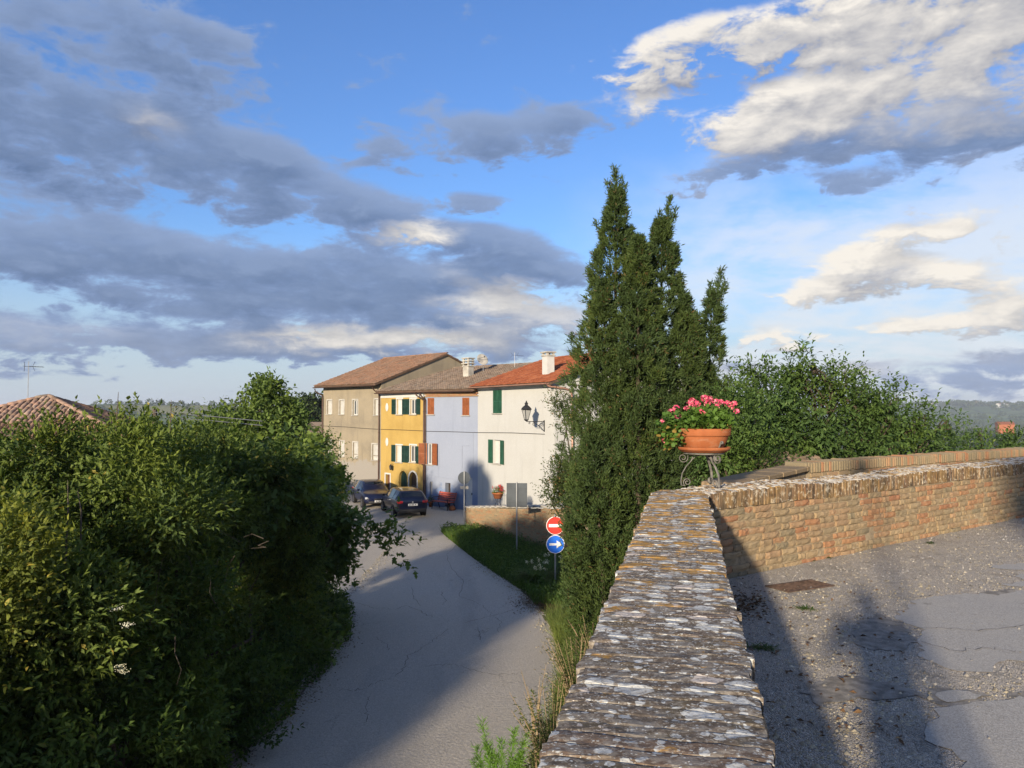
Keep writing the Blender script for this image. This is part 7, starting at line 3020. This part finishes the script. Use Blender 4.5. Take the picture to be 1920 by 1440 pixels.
o = sc.build('plant_saucer', MAT['terracotta'], None, True)
o.location = (PC.x, PC.y, zb)
tag(o, 'terracotta saucer beneath the pink geranium bowl', 'saucer')
bw = thing('flower_bowl', 'wide terracotta bowl with a banded rim on the iron stand', 'flower pot', (PC.x, PC.y, zb + .018))
H_ = 1.6 - (803 - 768) * PX - (zb + .018)
m = MB()
m.lathe([(.17, 0), (.178, .004), (.205, .05), (.228, .10), (.240, .135), (.242, H_ - .075), (.258, H_ - .072), (.262, H_ - .064), (.268, H_ - .01), (.262, H_), (.250, H_), (.238, H_ - .03), (.22, H_ - .04)], 48)
m.build('bowl', MAT['terracotta'], bw, True)
m = MB()
m.lathe([(.236, H_ - .036), (.12, H_ - .02), (0, H_ - .015)], 24)
m.build('soil', MAT['earth'], bw)
ge = thing('geranium_plant', 'pink-flowered geranium filling and trailing over the terracotta bowl', 'plant', (PC.x, PC.y, zb + .018 + H_ - .03))
rng = np.random.default_rng(51)
GZ = ge.location.z


def gp(px, py, dy=0.0):
    q = P(px, py, 7.72 + dy)
    return np.array([q.x - ge.location.x, q.y - ge.location.y, q.z - GZ])


cl_ = []
for _ in range(330):
    a, r_ = rng.uniform(0, 6.28), math.sqrt(rng.random()) * .27
    cl_.append((r_ * math.cos(a), r_ * math.sin(a) * .9, rng.uniform(.02, .17) * (1.15 - (r_ / .3) ** 2 * .6) + .02))
for _ in range(95):                                            # trailing shoots on the left
    q = gp(rng.normal(1262, 12), rng.uniform(780, 838), rng.normal(-.05, .08))
    cl_.append(tuple(q))
cl_ = np.array(cl_)
Pb = np.repeat(cl_, 4, 0) + rng.normal(size=(len(cl_) * 4, 3)) * .022
n = len(Pb)
out_ = unit(Pb * [1, 1, .4] + [0, -.02, .06])
D = unit(out_ + rng.normal(size=(n, 3)) * .6)
N = unit(out_ * .7 + [0, 0, .8] + rng.normal(size=(n, 3)) * .4)
var = np.clip(rng.normal(.5, .2, n), 0, .92)
var[(Pb[:, 2] < .06) & (rng.random(n) < .22)] = 1.0
part('leaves', leaf_mesh('leaves', Pb, D, N, rng.uniform(.028, .058, n), rng.uniform(.03, .055, n), MAT['l_ger'], var, 'round'), ge)
heads = [(1298, 752, .034), (1307, 757, .03), (1321, 747, .036), (1330, 748, .032), (1326, 757, .028), (1342, 753, .026), (1352, 754, .024), (1364, 757, .03), (1376, 757, .026), (1268, 765, .03), (1258, 772, .028), (1271, 781, .028), (1243, 789, .020),
         (1287, 766, .022), (1334, 772, .028), (1313, 771, .022), (1319, 775, .018), (1381, 771, .022), (1247, 826, .026), (1302, 763, .022), (1292, 757, .022), (1371, 763, .022), (1345, 762, .018)]
sm = MB()
for (px, py, rr) in heads:
    c = gp(px, py, rng.normal(-.02, .07))
    b = Vector((c[0] * .6, c[1] * .6, max(.03, c[2] - .12)))
    sm.tube([b, b.lerp(Vector(c), .6) + Vector((0, 0, .01)), Vector(c)], .0028, 4)
    nf = max(10, int(rr * 750))
    fd = unit(rng.normal(size=(nf, 3)) + [0, -.15, .45])
    fp = c + fd * rr * np.array([1, 1, .8])
    Pb = np.repeat(fp, 5, 0)
    n = len(Pb)
    fdr = np.repeat(fd, 5, 0)
    tg = unit(np.cross(fdr, rng.normal(size=(n, 3))))
    v = np.clip(np.repeat(rng.normal(.45, .22, nf), 5) + rng.normal(0, .12, n), 0, .93)
    v[rng.random(n) < .16] = 1
    part('flower_head', leaf_mesh('flower_head', Pb, unit(tg + fdr * .35), fdr, rng.uniform(.014, .021, n), rng.uniform(.012, .017, n), MAT['pink'], v, 'kite', .1, .05), ge)
sm.build('flower_stems', MAT['l_ger'], ge)

# ---- drain grate on the terrace
ga, gb = G(1500, 1100, 0), G(1545, 1097, 0)
t = thing('drain_grate', 'rusty slotted drain grate set in the terrace by the wall', 'drain grate', (ga.x, ga.y, 0), math.atan2(E2.y, E2.x) - .18)
t.scale = (.8, .8, 1)
m = MB()
m.bbox((-.36, -.17, .0045), (.36, -.14, .014))
m.bbox((-.36, .14, .0045), (.36, .17, .014))
m.build('frame', MAT['rustiron'], t)
for k in range(15):
    m = MB()
    m.bev((-.34 + k * .0486, 0, .009), (.024, .276, .010), .003)
    m.build('bar', MAT['rustiron'], t)
m = MB()
m.bbox((-.355, -.139, .0042), (.355, .139, .0052))
m.build('pit_shade_sheet', MAT['plastic'], t)  # dark sheet standing in for the shaded hole under the bars

# ================================================================== BEHIND THE VIEWER: unseen things added to cast shadows into view
t = thing('street_lamp', 'street lamp post standing behind the viewer at the wall', 'street lamp', (.16, -1.35, 0))
m = MB()
m.lathe([(.06, 0), (.06, .1), (.045, .2), (.038, 1.2), (.034, 3.6)], 12)
m.build('post', MAT['iron'], t, True)
m = MB()
m.lathe([(.05, 3.6), (.15, 3.7), (.2, 4.1), (.22, 4.12), (.08, 4.3), (0, 4.35)], 8)
m.build('lantern', MAT['iron'], t)

# the photographer, whose shadow lies on the gravel
def person():
    o = thing('person', 'person in dark jacket holding up a phone, behind the viewer', 'person', (.33, -.20, 0), R(-4))
    J = dict(pel=(0, 0, .95), che=(0, .01, 1.25), nec=(0, .02, 1.47), hea=(0, .05, 1.60), top=(0, .05, 1.72), ls=(-.19, .02, 1.41), rs=(.19, .02, 1.41), le=(-.27, .17, 1.20), re=(.27, .17, 1.20), lh=(-.10, .36, 1.42), rh=(.10, .36, 1.42),
             lp=(-.1, 0, .9), rp=(.1, 0, .9), lk=(-.12, .03, .50), rk=(.12, .03, .50), lf=(-.13, 0, .08), rf=(.13, 0, .08), lt=(-.15, .17, .04), rt=(.15, .17, .04))
    rad_ = dict(pel=.155, che=.165, nec=.062, hea=.098, top=.07, ls=.075, rs=.075, le=.05, re=.05, lh=.034, rh=.034, lp=.095, rp=.095, lk=.065, rk=.065, lf=.05, rf=.05, lt=.04, rt=.04)
    E = [('pel', 'che'), ('che', 'nec'), ('nec', 'hea'), ('hea', 'top'), ('che', 'ls'), ('che', 'rs'), ('ls', 'le'), ('rs', 're'), ('le', 'lh'), ('re', 'rh'), ('pel', 'lp'), ('pel', 'rp'), ('lp', 'lk'), ('rp', 'rk'), ('lk', 'lf'), ('rk', 'rf'), ('lf', 'lt'), ('rf', 'rt')]
    ks = list(J)
    me = bpy.data.meshes.new('body')
    me.from_pydata([J[k] for k in ks], [(ks.index(a), ks.index(b)) for a, b in E], [])
    b = part('body', me, o)
    b.scale = (1.05, 1.05, 1.06)
    me.materials.append(MAT['dkwood'])
    b.modifiers.new('skin', 'SKIN')
    for i, k in enumerate(ks):
        v = me.skin_vertices[0].data[i]
        v.radius = (rad_[k] * (1.1 if k in ('pel', 'che') else 1), rad_[k])
        v.use_root = (k == 'pel')
    s = b.modifiers.new('soft', 'SUBSURF')
    s.levels = s.render_levels = 2
    m = MB()
    m.bev((0, .40, 1.44), (.15, .012, .075), .004)
    ph = m.build('phone', MAT['plastic'])
    ph.location = o.location
    tag(ph, 'phone held up in both hands behind the viewer', 'phone')


person()

# unseen house added so its corner shades the far end of the wall
e0 = w2(6.5, 0)
back = Vector((-math.sin(SUN_AZ), -math.cos(SUN_AZ), 0))
c = e0 + back * 24
t = thing('unseen_house', 'unseen house added behind the viewer to shade the wall end', 'house', (c.x, c.y, 0), R(-8))
m = MB()
m.bbox((0, -9, -.2), (11, 0, 6.4))
m.build('wall', MAT['w_back'], t)
m = MB()
m.quad((-.4, .4, 6.35), (11.4, .4, 6.35), (11.4, -4.5, 8.2), (-.4, -4.5, 8.2))
m.quad((11.4, -9.4, 6.35), (-.4, -9.4, 6.35), (-.4, -4.5, 8.2), (11.4, -4.5, 8.2))
m.build('roof', MAT['tile_old'], t)
# unseen trees added and sized to shade the hedge
for k, (x, y, zt_, r_) in enumerate(((-10.9, -2.0, 1.7, 2.1), (-13.8, 1.0, 1.5, 2.4), (-15.2, -8.5, 2.6, 2.4), (-16.0, -4.0, 2.4, 2.4), (-17.8, 2.0, 2.0, 2.4))):
    tree('roadside_tree', ('unseen leafy tree added behind the viewer for shade, nearest the wall', 'unseen leafy tree added behind the viewer for shade, beside the hedge', 'taller unseen tree added behind the viewer for shade', 'unseen leafy tree added for shade, away from the road', 'farthest unseen tree added for shade, left of the viewer')[k],
         'tree', (x, y, ZLOW), [(x, y, zt_ - r_ * .8, r_, r_, r_ * .8), (x + .5, y - .4, zt_ - 2.6, r_ * 1.05, r_ * 1.05, 1.6), (x - .4, y + .5, zt_ - 3.6, r_, r_, 1.4)],
         3400, MAT['l_elder'], (.18, .12), 5, 'kite', .6, 24, .3, .3, .14, 80 + k, .2, .3, group='unseen trees added behind the viewer for shade')

# ================================================================== AIR
m = MB()
m.bbox((-7000, -6800, -120), (7000, 7000, 70))
hz = m.build('haze', None)
hz.data.materials.clear()
hm = bpy.data.materials.new('haze_air')
hm.use_nodes = True
hm.node_tree.nodes.remove(hm.node_tree.nodes['Principled BSDF'])
pv = hm.node_tree.nodes.new('ShaderNodeVolumePrincipled')
pv.inputs['Color'].default_value = (.80, .88, 1.0, 1)
pv.inputs['Density'].default_value = .00016
pv.inputs['Anisotropy'].default_value = .1
hm.node_tree.links.new(pv.outputs[0], hm.node_tree.nodes['Material Output'].inputs['Volume'])
hz.data.materials.append(hm)
hz['kind'] = 'stuff'
hz['label'] = 'thin blue haze over the distant hills'
hz['category'] = 'haze'
